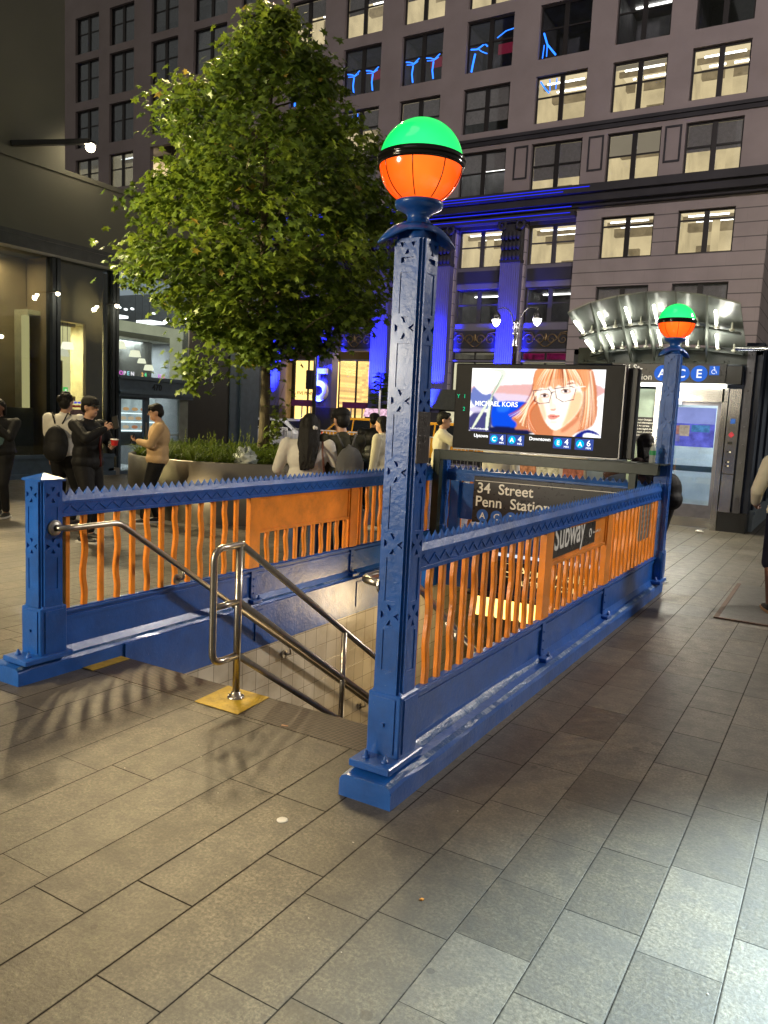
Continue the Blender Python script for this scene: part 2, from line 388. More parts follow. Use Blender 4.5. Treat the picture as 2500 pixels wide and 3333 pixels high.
for k in range(-12, 12): b.box(k*6, k*6+2.4, 30.9, 31.05, -0.14, -0.135); b.box(k*6, k*6+2.4, 34.4, 34.55, -0.14, -0.135)
tag(b.build('lane_markings', M['white']), kind='structure')

# ------------------------------------------------------------------ stair well
def tile_mat():
    t = NT('cream_wall_tiles'); p = t.wpos(); sp = t.n('SeparateXYZ'); t.put(sp.inputs[0], p)
    yy = t.math('ADD', sp.outputs[0], sp.outputs[1])
    def cell(v, s): 
        u = t.math('DIVIDE', t.math('ADD', v, 50), s); f = t.math('FRACT', u)
        return t.math('MULTIPLY', t.math('MINIMUM', f, t.math('SUBTRACT', 1, f)), s), t.math('FLOOR', u)
    d1, c1 = cell(yy, 0.172); d2, c2 = cell(sp.outputs[2], 0.172)
    j = t.math('DIVIDE', t.math('MINIMUM', d1, d2), 0.0034, clamp=True)
    wn = t.n('TexWhiteNoise', noise_dimensions='2D'); cx = t.n('CombineXYZ'); t.put(cx.inputs[0], c1); t.put(cx.inputs[1], c2); t.put(wn.inputs['Vector'], cx.outputs[0])
    base = t.ramp(wn.outputs['Value'], [(0, (0.50, 0.45, 0.36)), (1, (0.62, 0.57, 0.47))])
    base = t.mix(t.math('MULTIPLY', t.ramp(t.noise(3, detail=5), [(0.45, (0, 0, 0)), (0.7, (1, 1, 1))]), 0.55), base, (0.27, 0.22, 0.15))
    col = t.mix(j, (0.06, 0.045, 0.03), base)
    t.bsdf(col, 0.22, 0, t.bump(t.math('ADD', j, t.math('MULTIPLY', wn.outputs['Value'], 0.3)), 0.5, 0.003), coat=0.2); return t.m
M['tile'] = tile_mat()
w1 = MB(); w1.box(SX0-0.25, SX0, SY0, SY1+4, -4.2, -0.27)
tag(w1.build('stairwell_wall', M['tile']), 'cream tiled stairwell wall below the left blue kerb', 'wall')
w2 = MB(); w2.box(SX1, SX1+0.25, SY0, SY1+4, -4.2, -0.012)
tag(w2.build('stairwell_wall', M['tile']), 'cream tiled stairwell wall below the globe lamp post side', 'wall')
st = MB()
z = -0.004; y = 3.58; k = 0
while z > -3.9:
    z2 = z-0.176; st.add([(SX0, y, z), (SX1, y, z), (SX1, y, z2), (SX0, y, z2)], [(0, 1, 2, 3)])
    st.add([(SX0, y, z2), (SX1, y, z2), (SX1, y+0.262, z2), (SX0, y+0.262, z2)], [(0, 1, 2, 3)]); z = z2; y += 0.262
tag(st.build('stairs', mat('stair_concrete', (0.10, 0.09, 0.08), 0.6, bump=0.2)), kind='structure')
b = MB(); b.box(SX0-0.3, SX1+0.3, 8.95, 16, -4.2, -3.95); tag(b.build('station_floor', M['tile']), kind='structure')
# far end of the well: blue painted header over the passage, lit ceiling light and sign behind it
b = MB(); b.box(SX0, SX1, 8.30, 8.42, -0.25, -0.012)
tag(b.build('passage_header', M['blue']), 'blue painted header beam over the stair passage', 'beam')
b = MB(); b.box(SX0, SX1, 12.28, 12.4, -4.2, -0.2); tag(b.build('passage_wall', mat('navy_wall', (0.012, 0.03, 0.10), 0.4)), 'navy wall at the bottom end of the stair passage', 'wall')
# tread strip at the top of the stairs
tr = MB(); tr.box(SX0, SX1, 3.27, 3.575, -0.06, 0.004); t_ = tr
def tread_mat():
    t = NT('tread_plate'); p = t.wpos(); mp = t.n('Mapping'); t.put(mp.inputs[0], p); mp.inputs['Rotation'].default_value = (0, 0, rad(14))
    sp = t.n('SeparateXYZ'); t.put(sp.inputs[0], mp.outputs[0])
    f = t.math('FRACT', t.math('MULTIPLY', sp.outputs[0], 38)); f2 = t.math('FRACT', t.math('MULTIPLY', sp.outputs[1], 30))
    l = t.math('MAXIMUM', t.math('LESS_THAN', f, 0.13), t.math('MULTIPLY', t.math('LESS_THAN', f2, 0.12), 0.5))
    c = t.mix(l, t.ramp(t.noise(20, detail=5), [(0.3, (0.030, 0.022, 0.017)), (0.7, (0.060, 0.044, 0.033))]), (0.15, 0.115, 0.08))
    t.bsdf(c, 0.5, 0, t.bump(l, 0.4, 0.004)); return t.m
tag(tr.build('stair_nosing', tread_mat()), 'brown ribbed metal tread strip along the top stair edge', 'tread strip')
b = MB(); pad = [(-3.115, 3.262), (-2.79, 3.262), (-2.815, 3.576), (-3.14, 3.576)]
b.prism(pad, (0, 0, 0.0045), (1, 0, 0), (0, 1, 0), (0, 0, 0.003)); 
tag(b.build('yellow_patch', M['yellow']), 'square yellow painted patch under the centre handrail post', 'paint patch')
b = MB(); b.prism([(-4.085, 3.262), (-3.99, 3.262), (-4.0, 3.57), (-4.085, 3.57)], (0, 0, 0.0045), (1, 0, 0), (0, 1, 0), (0, 0, 0.003))
tag(b.build('yellow_patch', M['yellow']), 'narrow yellow painted patch against the left blue kerb', 'paint patch')
b = MB(); b.prism([(-1.95, 3.262), (-1.825, 3.262), (-1.825, 3.57), (-1.95, 3.57)], (0, 0, 0.0045), (1, 0, 0), (0, 1, 0), (0, 0, 0.003))
tag(b.build('yellow_patch', M['yellow']), 'small yellow painted patch beside the globe lamp post base', 'paint patch')

# ------------------------------------------------------------------ kerbs round the well
t = NT('worn_blue_bead'); nn = t.noise(7, detail=7, rough=0.7)
t.bsdf(t.mix(t.ramp(nn, [(0.50, (0, 0, 0)), (0.58, (1, 1, 1))]), (0.02, 0.10, 0.30), (0.26, 0.34, 0.50)), 0.3, 0, t.bump(t.noise(40, detail=4), 0.8, 0.01), coat=0.2)
M['wornblue'] = t.m
def kerb(x0, x1, y0, y1, label, inner):
    th = thing('painted_kerb', label, 'kerb', ((x0+x1)/2, (y0+y1)/2, 0), 'blue kerbs round the stair opening')
    # rounded nose profile in X-Z, swept in short wobbly sections along Y
    b = MB(); prof = [(x0, 0), (x0, 0.088), (x0+0.010, 0.105), (x0+0.035, 0.118), (x1-0.035, 0.118), (x1-0.010, 0.105), (x1, 0.088), (x1, 0)]
    N = 46; vs = []; rnd = random.Random(3); cx = (x0+x1)/2
    for i in range(N+1):
        y = y0+(y1-y0)*i/N; q = 1.0
        e = 0.012 if i in (0, N) else 0
        for (px, pz) in prof:
            wx = rnd.uniform(-0.002, 0.002); wz = rnd.uniform(-0.003, 0.003) if pz > 0 else 0
            pz2 = max(0, pz-(e if pz > 0.05 else 0)); px2 = cx+(px-cx)*(1-e*0.6)
            vs.append((px2+wx, y, pz2+wz if pz > 0 else -0.02))
    k = len(prof); fs = [(i*k+j, i*k+j+1, (i+1)*k+j+1, (i+1)*k+j) for i in range(N) for j in range(k-1)]
    fs += [tuple(range(k)), tuple(N*k+j for j in range(k))[::-1]]
    b.add(vs, fs)
    for q in range(N*(k-1)):
        if q % (k-1) in (2, 4): b.mi[q] = 1
    b.build('kerb_body', [M['blue'], M['wornblue']], th)
    # sloping worn bead between kerb and railing plate, patchy pale paint on it
    b = MB(); vs = []; s_ = 1 if inner < 0 else -1   # visible side
    xin = cx+(0.03 if s_ < 0 else -0.03)
    for i in range(N+1):
        y = y0+0.4+(y1-y0-0.75)*i/N; w = rnd.uniform(-0.006, 0.008)
        if inner > 0: vs += [(cx+0.022+w*0.2, y, 0.150+w*0.2), (cx+0.040+w*.5, y, 0.134+w*0.3), (cx+0.050+w*.5, y, 0.113)]
        else: vs += [(cx+0.035+w*0.3, y, 0.185+w*0.2), (cx+0.065+w, y, 0.160+w*0.3), (cx+0.075+w, y, 0.113)]
    fs = [(i*3+j, i*3+j+1, (i+1)*3+j+1, (i+1)*3+j) for i in range(N) for j in range(2)]
    b.smooth = True; b.add(vs, fs); b.build('worn_bead', M['wornblue'], th)
    return th

kR = kerb(-1.82, -1.551, 2.83, 8.55, 'blue painted kerb in front, carrying the globe lamp posts', 1)
kL = kerb(-4.37, -4.09, 2.81, 8.55, 'blue painted kerb on the left, under the finial-topped square post', 1)
kB = MB(); kB.bbox(-4.08, -1.83, 8.30, 8.55, -0.02, 0.115, 0.02)
tag(kB.build('painted_kerb', M['blue']), 'short blue kerb across the back end of the stair opening', 'kerb', 'blue kerbs round the stair opening')
# fascia plates on the inner faces
b = MB(); b.box(-4.088, -4.076, 3.6, 8.29, -0.27, 0.085)
for y in (4.95, 6.5): b.box(-4.076, -4.066, y, y+0.1, -0.2, 0.05)
tag(b.build('kerb_fascia', M['blue']), 'blue fascia plate above the cream tiles on the left stair wall', 'fascia')
b = MB(); b.box(-1.834, -1.822, 3.6, 8.29, -0.27, 0.085); tag(b.build('kerb_fascia', M['blue']), 'blue fascia plate facing the stairs below the lamp post railing', 'fascia')

# ------------------------------------------------------------------ railing builder (local: along +Y from 0, centre line x=0, outer side +X)
def wavy(y, z0, z1, wav, w=0.039, t=0.026, dy=0.0):
    b = MB(); N = 22 if wav else 1; path = []
    for i in range(N+1):
        f = i/N; z = z0+(z1-z0)*f
        o = 0.0085*sin(f*(z1-z0)/0.66*2*pi*2.1+0.6)*min(1, f*6, (1-f)*6) if wav else 0
        path.append((y+o, z))
    vs = []
    for (yy, z) in path: vs += [(-t/2, yy-w/2, z), (t/2-0.006, yy-w/2, z), (t/2, yy-w/2+0.006, z), (t/2, yy+w/2-0.006, z), (t/2-0.006, yy+w/2, z), (-t/2, yy+w/2, z)]
    fs = [(i*6+j, i*6+(j+1) % 6, (i+1)*6+(j+1) % 6, (i+1)*6+j) for i in range(N) for j in range(6)] + [(0,1,2,3,4,5), tuple(N*6+j for j in range(6))]
    b.add(vs, fs); return b
def railing(label, loc, length, posts, panels, rz=0, npitch=0.132, side=1, cut=None):
    """posts: list of (y0,y1) orange posts; panels: list of (y0,y1,z0,z1) orange sheet in the upper half"""
    th = thing('iron_railing', label, 'railing', loc, 'railings round the stair opening', rz)
    b = MB(); L = length
    # top rail: channel with spiked crest and zig-zag relief on both faces
    b.box(-0.028, 0.028, 0, L, 1.07, 1.085); b.box(-0.020, 0.020, 0, L, 1.005, 1.07); b.box(-0.028, 0.028, 0, L, 0.988, 1.005)
    b.prism([(-0.028, 1.085), (0.028, 1.085), (0.012, 1.118), (-0.012, 1.118)], (0, 0, 0), (1, 0, 0), (0, 0, 1), (0, L, 0))
    k = int(L/0.066)
    for i in range(k):
        y = 0.03+i*0.066
        b.add([(-0.012, y-0.030, 1.116), (0.012, y-0.030, 1.116), (0.012, y+0.030, 1.116), (-0.012, y+0.030, 1.116), (0, y, 1.165), (0, y-0.006, 1.15)],
              [(0, 1, 4), (1, 2, 4), (2, 3, 4), (3, 0, 4)])
    for sx in (1, -1):
        yy = 0.03; up = True
        while yy < L-0.07:
            a = (sx*0.0205, yy, 1.016 if up else 1.058); c = (sx*0.0205, yy+0.055, 1.058 if up else 1.016)
            b.bar(a, c, 0.009, 0.009, up=(1, 0, 0)); yy += 0.055; up = not up
    b.build('top_rail', M['blue'], th, local=True)
    b = MB(); b.box(-0.03, 0.03, 0, L, 0.378, 0.392); b.box(-0.016, 0.016, 0, L, 0.392, 0.402)
    b.box(-0.007, 0.007, 0, L, 0.13, 0.378)
    b.box(-0.016, 0.016, 0, L, 0.330, 0.352)
    b.prism([(-0.03, 0.118), (0.03, 0.118), (0.009, 0.16), (-0.009, 0.16)], (0, 0, 0), (1, 0, 0), (0, 0, 1), (0, L, 0))
    b.build('bottom_plate', M['blue'], th, local=True)
    for (y0, y1) in posts:
        b = MB()
        yc = (y0+y1)/2
        b.box(-0.022, 0.022, y0, y1, 0.402, 0.988); b.build('post', M['orange'], th, local=True)
        b = MB()
        b.box(-0.024, -0.0075, yc-0.03, yc+0.03, 0.15, 0.376); b.box(0.0075, 0.024, yc-0.03, yc+0.03, 0.15, 0.376)
        b.bbox(-0.075, 0.075, yc-0.06, yc+0.06, 0.112, 0.142, 0.005)
        for q in (-0.055, 0.055): b.lathe((q, yc+0.03, 0.142), [(0.014, 0), (0.014, 0.01), (0.007, 0.012), (0.007, 0.03), (0, 0.03)], 8)
        for z in (0.19, 0.25, 0.31): b.ell((0.025, yc, z), (0.006, 0.008, 0.008), 8, 5); b.ell((-0.025, yc, z), (0.006, 0.008, 0.008), 8, 5)
        b.build('stiffener', M['blue'], th, local=True)
    for (y0, y1, z0, z1) in panels:
        b = MB(); b.box(-0.006, 0.006, y0, y1, z0, z1)
        for (a, c, d, e) in ((y0, y1, z0-0.02, z0+0.004), (y0, y1, z1-0.004, 0.988)): b.box(-0.014, 0.014, a, c, d, e)
        b.box(-0.014, 0.014, y0, y0+0.02, z0, z1); b.box(-0.014, 0.014, y1-0.02, y1, z0, z1)
        b.build('sheet_panel', M['orange'], th, local=True)
    y = 0.07; i = 0
    while y < L-0.04:
        z0, z1 = 0.402, 0.988; ok = True
        for (a, c) in posts:
            if a-0.03 < y < c+0.03: ok = False
        for (a, c, d, e) in panels:
            if a < y < c: z1 = d-0.02
        if cut and cut[0] < y < cut[1]: ok = False
        if ok: wavy(y, z0, z1, i % 2 == 1).build('baluster', M['orange'], th, local=True)
        y += npitch; i += 1
    return th
LR = railing('orange and blue railing between the two globe lamp posts', (-1.69, 3.16, 0), 5.17, [(1.79, 1.93), (3.25, 3.40)], [(1.94, 3.24, 0.765, 0.975)], rz=rad(-0.7))
LL = railing('orange and blue railing running back from the square finial post', (-4.15, 3.12, 0), 5.05, [(1.80, 1.93), (3.30, 3.43)], [(1.94, 3.29, 0.705, 0.975)])
BR = railing('blue railing across the back of the stair opening', (-1.70, 8.42, 0), 2.36, [], [], rz=rad(90), cut=(0.3, 1.98))

# ------------------------------------------------------------------ posts
def tri(cx, cz, a, d):   # triangle pocket pointing in direction d (0 up,1 right,2 down,3 left)
    pts = {0: [(-a, -a*0.75), (a, -a*0.75), (0, a)], 2: [(-a, a*0.75), (0, -a), (a, a*0.75)], 1: [(-a*0.7, -a), (a*0.8, 0), (-a*0.7, a)], 3: [(a*0.7, -a), (a*0.7, a), (-a*0.8, 0)]}[d]
    return [(cx+p[0], cz+p[1]) for p in pts]
def shaft(b, cx, cy, hw, z0, z1, groups, vents=False):
    core = hw-0.013; b.box(cx-core, cx+core, cy-core, cy+core, z0, z1)
    fw = hw-0.024
    for (n, ex) in (((0, -1, 0), (1, 0, 0)), ((1, 0, 0), (0, 1, 0)), ((0, 1, 0), (-1, 0, 0)), ((-1, 0, 0), (0, -1, 0))):
        n = V(n); holes = []
        for (kind, a, c) in groups:
            m = (a+c)/2
            if kind == 'r': holes.append(([(-fw*0.55, a), (fw*0.55, a), (fw*0.55, c), (-fw*0.55, c)], 0.004))
            else:
                q = 0.0160
                holes += [(tri(0, m+0.035, q, 2), 0.011), (tri(0, m-0.035, q, 0), 0.011), (tri(-0.034, m, q*1.1, 1), 0.011), (tri(0.034, m, q*1.1, 3), 0.011)]
        if vents:
            holes += [(tri(-0.027, z1-0.025, 0.012, 2), 0.012), (tri(0.027, z1-0.025, 0.012, 2), 0.012), (tri(0, z1-0.055, 0.013, 0), 0.012), ([(-0.03, z1-0.10), (0.03, z1-0.10), (0.03, z1-0.078), (-0.03, z1-0.078)], 0.012)]
        plate(b, [(-fw, z0), (fw, z0), (fw, z1), (-fw, z1)], holes, (cx+n.x*hw, cy+n.y*hw, 0), ex, (0, 0, 1), n, 0.013)
def plinth(b, cx, cy, hw, z0, z1):
    b.bbox(cx-hw, cx+hw, cy-hw, cy+hw, z0, z1, 0.006)
    b.prism([(-hw+0.006, 0), (hw-0.006, 0), (hw-0.02, 0.018), (-hw+0.02, 0.018)], (cx, cy-hw+0.02, z1), (1, 0, 0), (0, 0, 1), (0, 2*hw-0.04, 0))
    for (ox, oy, ex) in ((0, -1, (1, 0, 0)), (1, 0, (0, 1, 0)), (-1, 0, (0, 1, 0))):
        ex = V(ex); n = V((ox, oy, 0)); c = V((cx, cy, 0))+n*(hw+0.002)
        b.obox(c+V((0, 0, (z0+z1)/2)), ex*(hw-0.028), n*0.004, V((0, 0, (z1-z0)/2-0.02)))
    b.lathe((cx+0.0, cy-hw-0.006, (z0+z1)/2+0.02), [(0, 0)], 3) if False else None
    b.obox((cx, cy-hw-0.010, (z0+z1)/2+0.005), (0.008, 0, 0), (0, 0.006, 0), (0, 0, 0.008))
    b.bbox(cx-hw-0.02, cx+hw+0.02, cy-hw-0.115, cy+hw+0.03, z0-0.03, z0+0.004, 0.005)
    for q in (-0.05, 0.05):
        b.lathe((cx+q, cy-hw-0.055, z0+0.004), [(0.019, 0), (0.019, 0.008), (0.011, 0.010), (0.011, 0.024), (0.006, 0.026), (0.006, 0.034), (0, 0.034)], 6)
GR = [('r', 0.50, 0.556)]; GR = [('r', .558, .744), ('x', .76, .865), ('r', .879, 1.075), ('x', 1.09, 1.185), ('r', 1.20, 1.394), ('x', 1.41, 1.505), ('r', 1.52, 1.707), ('x', 1.72, 1.815), ('r', 1.826, 2.012), ('x', 2.03, 2.125), ('r', 2.139, 2.31)]
M['globeg'] = None
def globe_mat(name, col, s0, s1):
    t = NT(name); lw = t.n('LayerWeight'); lw.inputs[0].default_value = 0.5
    e = t.math('MULTIPLY_ADD', t.math('SUBTRACT', 1, lw.outputs['Facing']), s1-s0, s0)
    e = t.math('MULTIPLY', e, t.math('MULTIPLY_ADD', t.noise(9, detail=2), 0.5, 0.75))
    ec = t.mix(t.math('POWER', t.math('SUBTRACT', 1, lw.outputs['Facing']), 1.6), col, tuple(min(1, c*1.0+d) for c, d in zip(col, (0.0, 0.085, 0.012) if col[0] > .5 else (0.03, 0.1, 0.10))))
    t.bsdf(tuple(c*0.5 for c in col), 0.12, 0, None, emit=ec, estr=e, coat=0.3); return t.m
M['gg'] = globe_mat('green_globe_glass', (0.0, 0.78, 0.12), 1.0, 1.1)
M['go'] = globe_mat('orange_globe_glass', (1.0, 0.055, 0.0), 1.0, 1.25)
def globe_post(cx, cy, label):
    th = thing('lamp_post', label, 'lamp post', (cx, cy, 0.118), 'subway globe lamp posts')
    b = MB(); plinth(b, cx, cy, 0.086, 0.155, 0.452); b.build('plinth', M['blue'], th)
    b = MB(); shaft(b, cx, cy, 0.078, 0.452, 2.45, GR, True)
    b.build('shaft', M['blue'], th)
    # capital: four drooping leaves on the diagonals
    b = MB(); NA, NR = 48, 10; vs = []
    for (dz, inset) in ((0, 0), (-0.012, 0.004)):
        for j in range(NR+1):
            f = j/NR
            for i in range(NA):
                a = 2*pi*i/NA; l = max(0, cos(2*(a-pi/4)))**2
                edge = 0.088+0.088*l; r = 0.05+(edge-inset-0.05)*f
                zz = 2.527-0.018*f-(0.055*l+0.022)*f**2.4+dz*(1-0.6*f)
                vs.append((cx+r*cos(a), cy+r*sin(a), zz))
    off = (NR+1)*NA; fs = []
    for q in (0, off):
        for j in range(NR):
            for i in range(NA): i2 = (i+1) % NA; fs.append((q+j*NA+i, q+j*NA+i2, q+(j+1)*NA+i2, q+(j+1)*NA+i))
    for i in range(NA): i2 = (i+1) % NA; fs.append((NR*NA+i, NR*NA+i2, off+NR*NA+i2, off+NR*NA+i))
    b.smooth = True; b.add(vs, fs); b.box(cx-0.06, cx+0.06, cy-0.06, cy+0.06, 2.42, 2.51)
    b.lathe((cx, cy, 0), [(0.070, 2.518), (0.056, 2.528), (0.048, 2.540), (0.047, 2.552), (0.055, 2.565), (0.075, 2.577), (0.098, 2.588), (0.104, 2.600), (0.104, 2.612), (0.09, 2.615)], 32)
    b.build('capital', M['blue'], th)
    R = 0.178; zc = 2.775; b = MB()
    b.lathe((cx, cy, zc), [(R*cos(a), R*sin(a)) for a in [rad(-62+62*i/12) for i in range(13)]], 48); lo = b.build('lower_globe', M['go'], th)
    b = MB()
    for i in range(8):
        a = 2*pi*i/8+0.30
        b.tube([(cx+(R+0.001)*cos(p)*cos(a), cy+(R+0.001)*cos(p)*sin(a), zc+(R+0.001)*sin(p)) for p in [rad(-60+56*k/12) for k in range(13)]], 0.0022, 6)
    b.build('seam', M['ringblk'], lo)
    b = MB(); b.lathe((cx, cy, zc), [(R*cos(a), R*sin(a)) for a in [rad(90*i/12) for i in range(13)]], 48); b.build('upper_globe', M['gg'], th)
    b = MB(); b.lathe((cx, cy, zc), [(0.17, -0.022), (0.184, -0.020), (0.189, -0.012), (0.184, -0.006), (0.191, 0.0), (0.191, 0.008), (0.183, 0.014), (0.186, 0.02), (0.178, 0.024), (0.17, 0.024)], 48)
    b.build('ring', M['ringblk'], th)
    return th
p1 = globe_post(-1.697, 3.075, 'near tall blue lamp post with green and orange globe at the stair entrance')
p2 = globe_post(-1.625, 8.42, 'far blue lamp post with green and orange globe, beside the screen')
lamp('globe_glow', 'POINT', (-1.697, 3.075, 2.775), 0, (1, .5, .2))
bpy.data.objects.remove(bpy.data.objects['globe_glow'])
# plaque on the near post
b = MB(); b.bbox(-1.619, -1.611, 3.016, 3.128, 1.50, 1.725, 0.002)
pq = thing('station_plaque', 'narrow bronze plaque lettered 34 ST PENN STA on the near lamp post', 'plaque', (-1.615, 3.072, 1.50)); b.build('plate', M['bronze'], pq)
M['plett'] = mat('worn_bronze_letters', (0.16, 0.14, 0.13), 0.4, 0.5)
for s_, z, y in (('34 ST', 1.688, 3.022), ('PENN', 1.662, 3.022), ('STA', 1.636, 3.022), ('A', 1.600, 3.026), ('C', 1.600, 3.070), ('E', 1.566, 3.026)):
    text('lettering', s_, 0.030, (-1.6105, y, z), (0, 1, 0), (0, 0, 1), M['plett'], pq, 0.0015)
for (y, z) in ((3.034, 1.607), (3.078, 1.607), (3.034, 1.573)):
    b = MB(); b.tube([(-1.6105, y+0.015*cos(a), z+0.015*sin(a)) for a in [2*pi*i/16 for i in range(16)]], 0.0012, 5, close=True); b.build('route_circle', M['plett'], pq)

# square finial post on the left and its twin at the back
def square_post(cx, cy, hw, label, grp=None):
    th = thing('railing_post', label, 'post', (cx, cy, 0.118))
    b = MB(); plinth(b, cx, cy, hw+0.008, 0.155, 0.45); b.build('plinth', M['blue'], th)
    b = MB(); shaft(b, cx, cy, hw, 0.452, 1.215, [('r', .56, .75), ('x', .77, .88), ('r', .90, 1.06), ('x', 1.085, 1.185)])
    b.build('shaft', M['blue'], th)
    b = MB(); e = hw+0.004; b.add([(cx-e, cy-e, 1.215), (cx+e, cy-e, 1.215), (cx+e, cy+e, 1.215), (cx-e, cy+e, 1.215), (cx-e, cy-e, 1.228), (cx+e, cy-e, 1.228), (cx+e, cy+e, 1.228), (cx-e, cy+e, 1.228), (cx, cy, 1.262)],
          [(0, 1, 2, 3), (0, 1, 5, 4), (1, 2, 6, 5), (2, 3, 7, 6), (3, 0, 4, 7), (4, 5, 8), (5, 6, 8), (6, 7, 8), (7, 4, 8)]); b.build('cap', M['blue'], th)
    return th
square_post(-4.155, 3.035, 0.084, 'short square blue post with pyramid cap at the left kerb end')
square_post(-4.14, 8.42, 0.075, 'short square blue post at the back left corner behind the green frame')

# ------------------------------------------------------------------ handrails
def bend(pts, r=0.04, n=6):
    pts = [V(p) for p in pts]; out = [pts[0]]
    for i in range(1, len(pts)-1):
        a, b_, c = pts[i-1], pts[i], pts[i+1]; u = (a-b_).normalized(); w_ = (c-b_).normalized(); rr = min(r, (a-b_).length/2.1, (c-b_).length/2.1)
        p0 = b_+u*rr; p1 = b_+w_*rr
        for k in range(n+1): f = k/n; out.append(p0*(1-f)**2+b_*2*f*(1-f)+p1*f*f)
    return out+[pts[-1]]
S = -0.67
def sl(x, y0, z0, y1): return [(x, y0, z0), (x, y1, z0+S*(y1-y0))]
hr = thing('centre_handrail', 'steel centre handrail with looped end standing on the yellow patch', 'handrail', (-2.972, 3.455, 0)); X = -2.972
b = MB(); b.tube([(X, 3.455, 0.004), (X, 3.455, 0.92)], 0.0215, 16)
b.lathe((X, 3.455, 0.0), [(0.05, 0.005), (0.05, 0.014), (0.034, 0.018), (0.028, 0.04), (0.0215, 0.045)], 20)
for a in (0.6, 2.1, 3.7, 5.3): b.lathe((X+0.04*cos(a), 3.455+0.04*sin(a), 0.012), [(0.007, 0), (0.007, 0.014), (0, 0.014)], 6)
b.build('post', M['steel'], hr)
b = MB(); b.tube(bend([(X, 3.455, 0.262), (X, 3.245, 0.262), (X, 3.245, 0.92), (X, 3.475, 0.92)], 0.075, 8), 0.0205, 16)
b.tube([(X, 3.245, 0.585), (X, 3.455, 0.585)], 0.0185, 14); b.build('loop', M['steel'], hr)
for (z0) in (0.92, 0.585, 0.262):
    b = MB(); y0 = 3.475 if z0 > 0.9 else 3.46; b.tube(sl(X, y0, z0, 8.6), 0.0205, 16); b.build('rail', M['steel'], hr)
for y in (4.61, 6.9):
    b = MB(); zt = 0.92+S*(y-3.475); b.tube([(X, y, zt), (X, y, zt-0.92)], 0.0205, 14); b.build('post', M['steel'], hr)
def wall_rail(x, xw, label, start):
    h = thing('wall_handrail', label, 'handrail', (x, 3.04, 0.94)); s_ = 1 if x > xw else -1
    b = MB(); b.tube(bend([start, (x, start[1]+0.04, 0.935), (x, 3.47, 0.935), (x, 8.9, 0.935+S*(8.9-3.47))], 0.05), 0.0195, 16)
    b.lathe(start, [(0, 0)], 4) if False else None
    b.build('rail', M['steel'], h)
    b = MB(); d = V((s_, 0, 0)); n = 20; vs = []
    for (rr, dx) in ((0.0, 0), (0.048, 0), (0.048, 0.010), (0.036, 0.018), (0.022, 0.022)):
        vs += [(start[0]+s_*(dx-0.004), start[1]+rr*cos(2*pi*i/n), start[2]+rr*sin(2*pi*i/n)) for i in range(n)]
    b.add(vs, [(j*n+i, j*n+(i+1) % n, (j+1)*n+(i+1) % n, (j+1)*n+i) for j in range(4) for i in range(n)]); b.build('flange', M['steel2'], h)
    for y in (4.05, 5.35, 6.65, 7.95):
        z = 0.935+S*(y-3.47); b = MB(); b.tube(bend([(x, y, z-0.015), (x, y+0.01, z-0.075), (xw, y+0.01, z-0.085)], 0.04), 0.010, 10)
        vs = []
        for (rr, dx) in ((0.0, 0.002), (0.036, 0.002), (0.036, 0.012), (0.012, 0.016)):
            vs += [(xw+s_*dx, y+0.01+rr*cos(2*pi*i/n), z-0.085+rr*sin(2*pi*i/n)) for i in range(n)]
        b.add(vs, [(j*n+i, j*n+(i+1) % n, (j+1)*n+(i+1) % n, (j+1)*n+i) for j in range(3) for i in range(n)])
        b.build('bracket', M['steel2'], h)
wall_rail(-4.0, SX0+0.014, 'steel handrail on the left stair wall, starting at the square post', (-4.068, 3.045, 0.935))
wall_rail(-1.91, SX1-0.014, 'steel handrail on the stair wall below the near lamp post', (-1.776, 3.06, 0.935))
# ------------------------------------------------------------------ signs on the entrance
EX, EZ = (1, 0, 0), (0, 0, 1)
sg = thing('station_sign', 'large black station name sign reading 34 Street Penn Station under the back rail', 'sign', (-2.75, 8.22, 0.55))
b = MB(); b.bbox(-3.63, -1.90, 8.20, 8.24, 0.55, 1.075, 0.004); b.build('panel', M['signblk'], sg)
b = MB(); b.box(-3.61, -1.92, 8.1975, 8.199, 1.022, 1.028); b.build('white_line', M['lettw'], sg)
text('lettering', '34  Street', 0.165, (-3.585, 8.1975, 0.890), EX, EZ, M['lettw'], sg, bold=0.012)
text('lettering', 'Penn  Station', 0.165, (-3.60, 8.1975, 0.738), EX, EZ, M['lettw'], sg, bold=0.012)
M['routeblue'] = mat('route_blue', (0.02, 0.10, 0.45), 0.4, var=0.05)
for i, ch in enumerate('ACE'):
    cx = -3.50+i*0.17; b = MB(); b.prism([(0.07*cos(a), 0.07*sin(a)) for a in [2*pi*k/28 for k in range(28)]], (cx, 8.1985, 0.635), EX, EZ, (0, -0.0015, 0)); b.build('route_bullet', M['routeblue'], sg)
    text('lettering', ch, 0.10, (cx, 8.1955, 0.60), EX, EZ, M['lettw'], sg, bold=0.012, align='CENTER')
# blue steel header behind the sign, under the back rail
b = MB(); b.box(-3.97, -3.86, 8.30, 8.38, 0.125, 0.99); b.box(-3.86, -1.75, 8.36, 8.39, 0.55, 0.97)
tag(b.build('back_panel', M['blue']), 'blue steel backing panel behind the station name sign', 'panel')
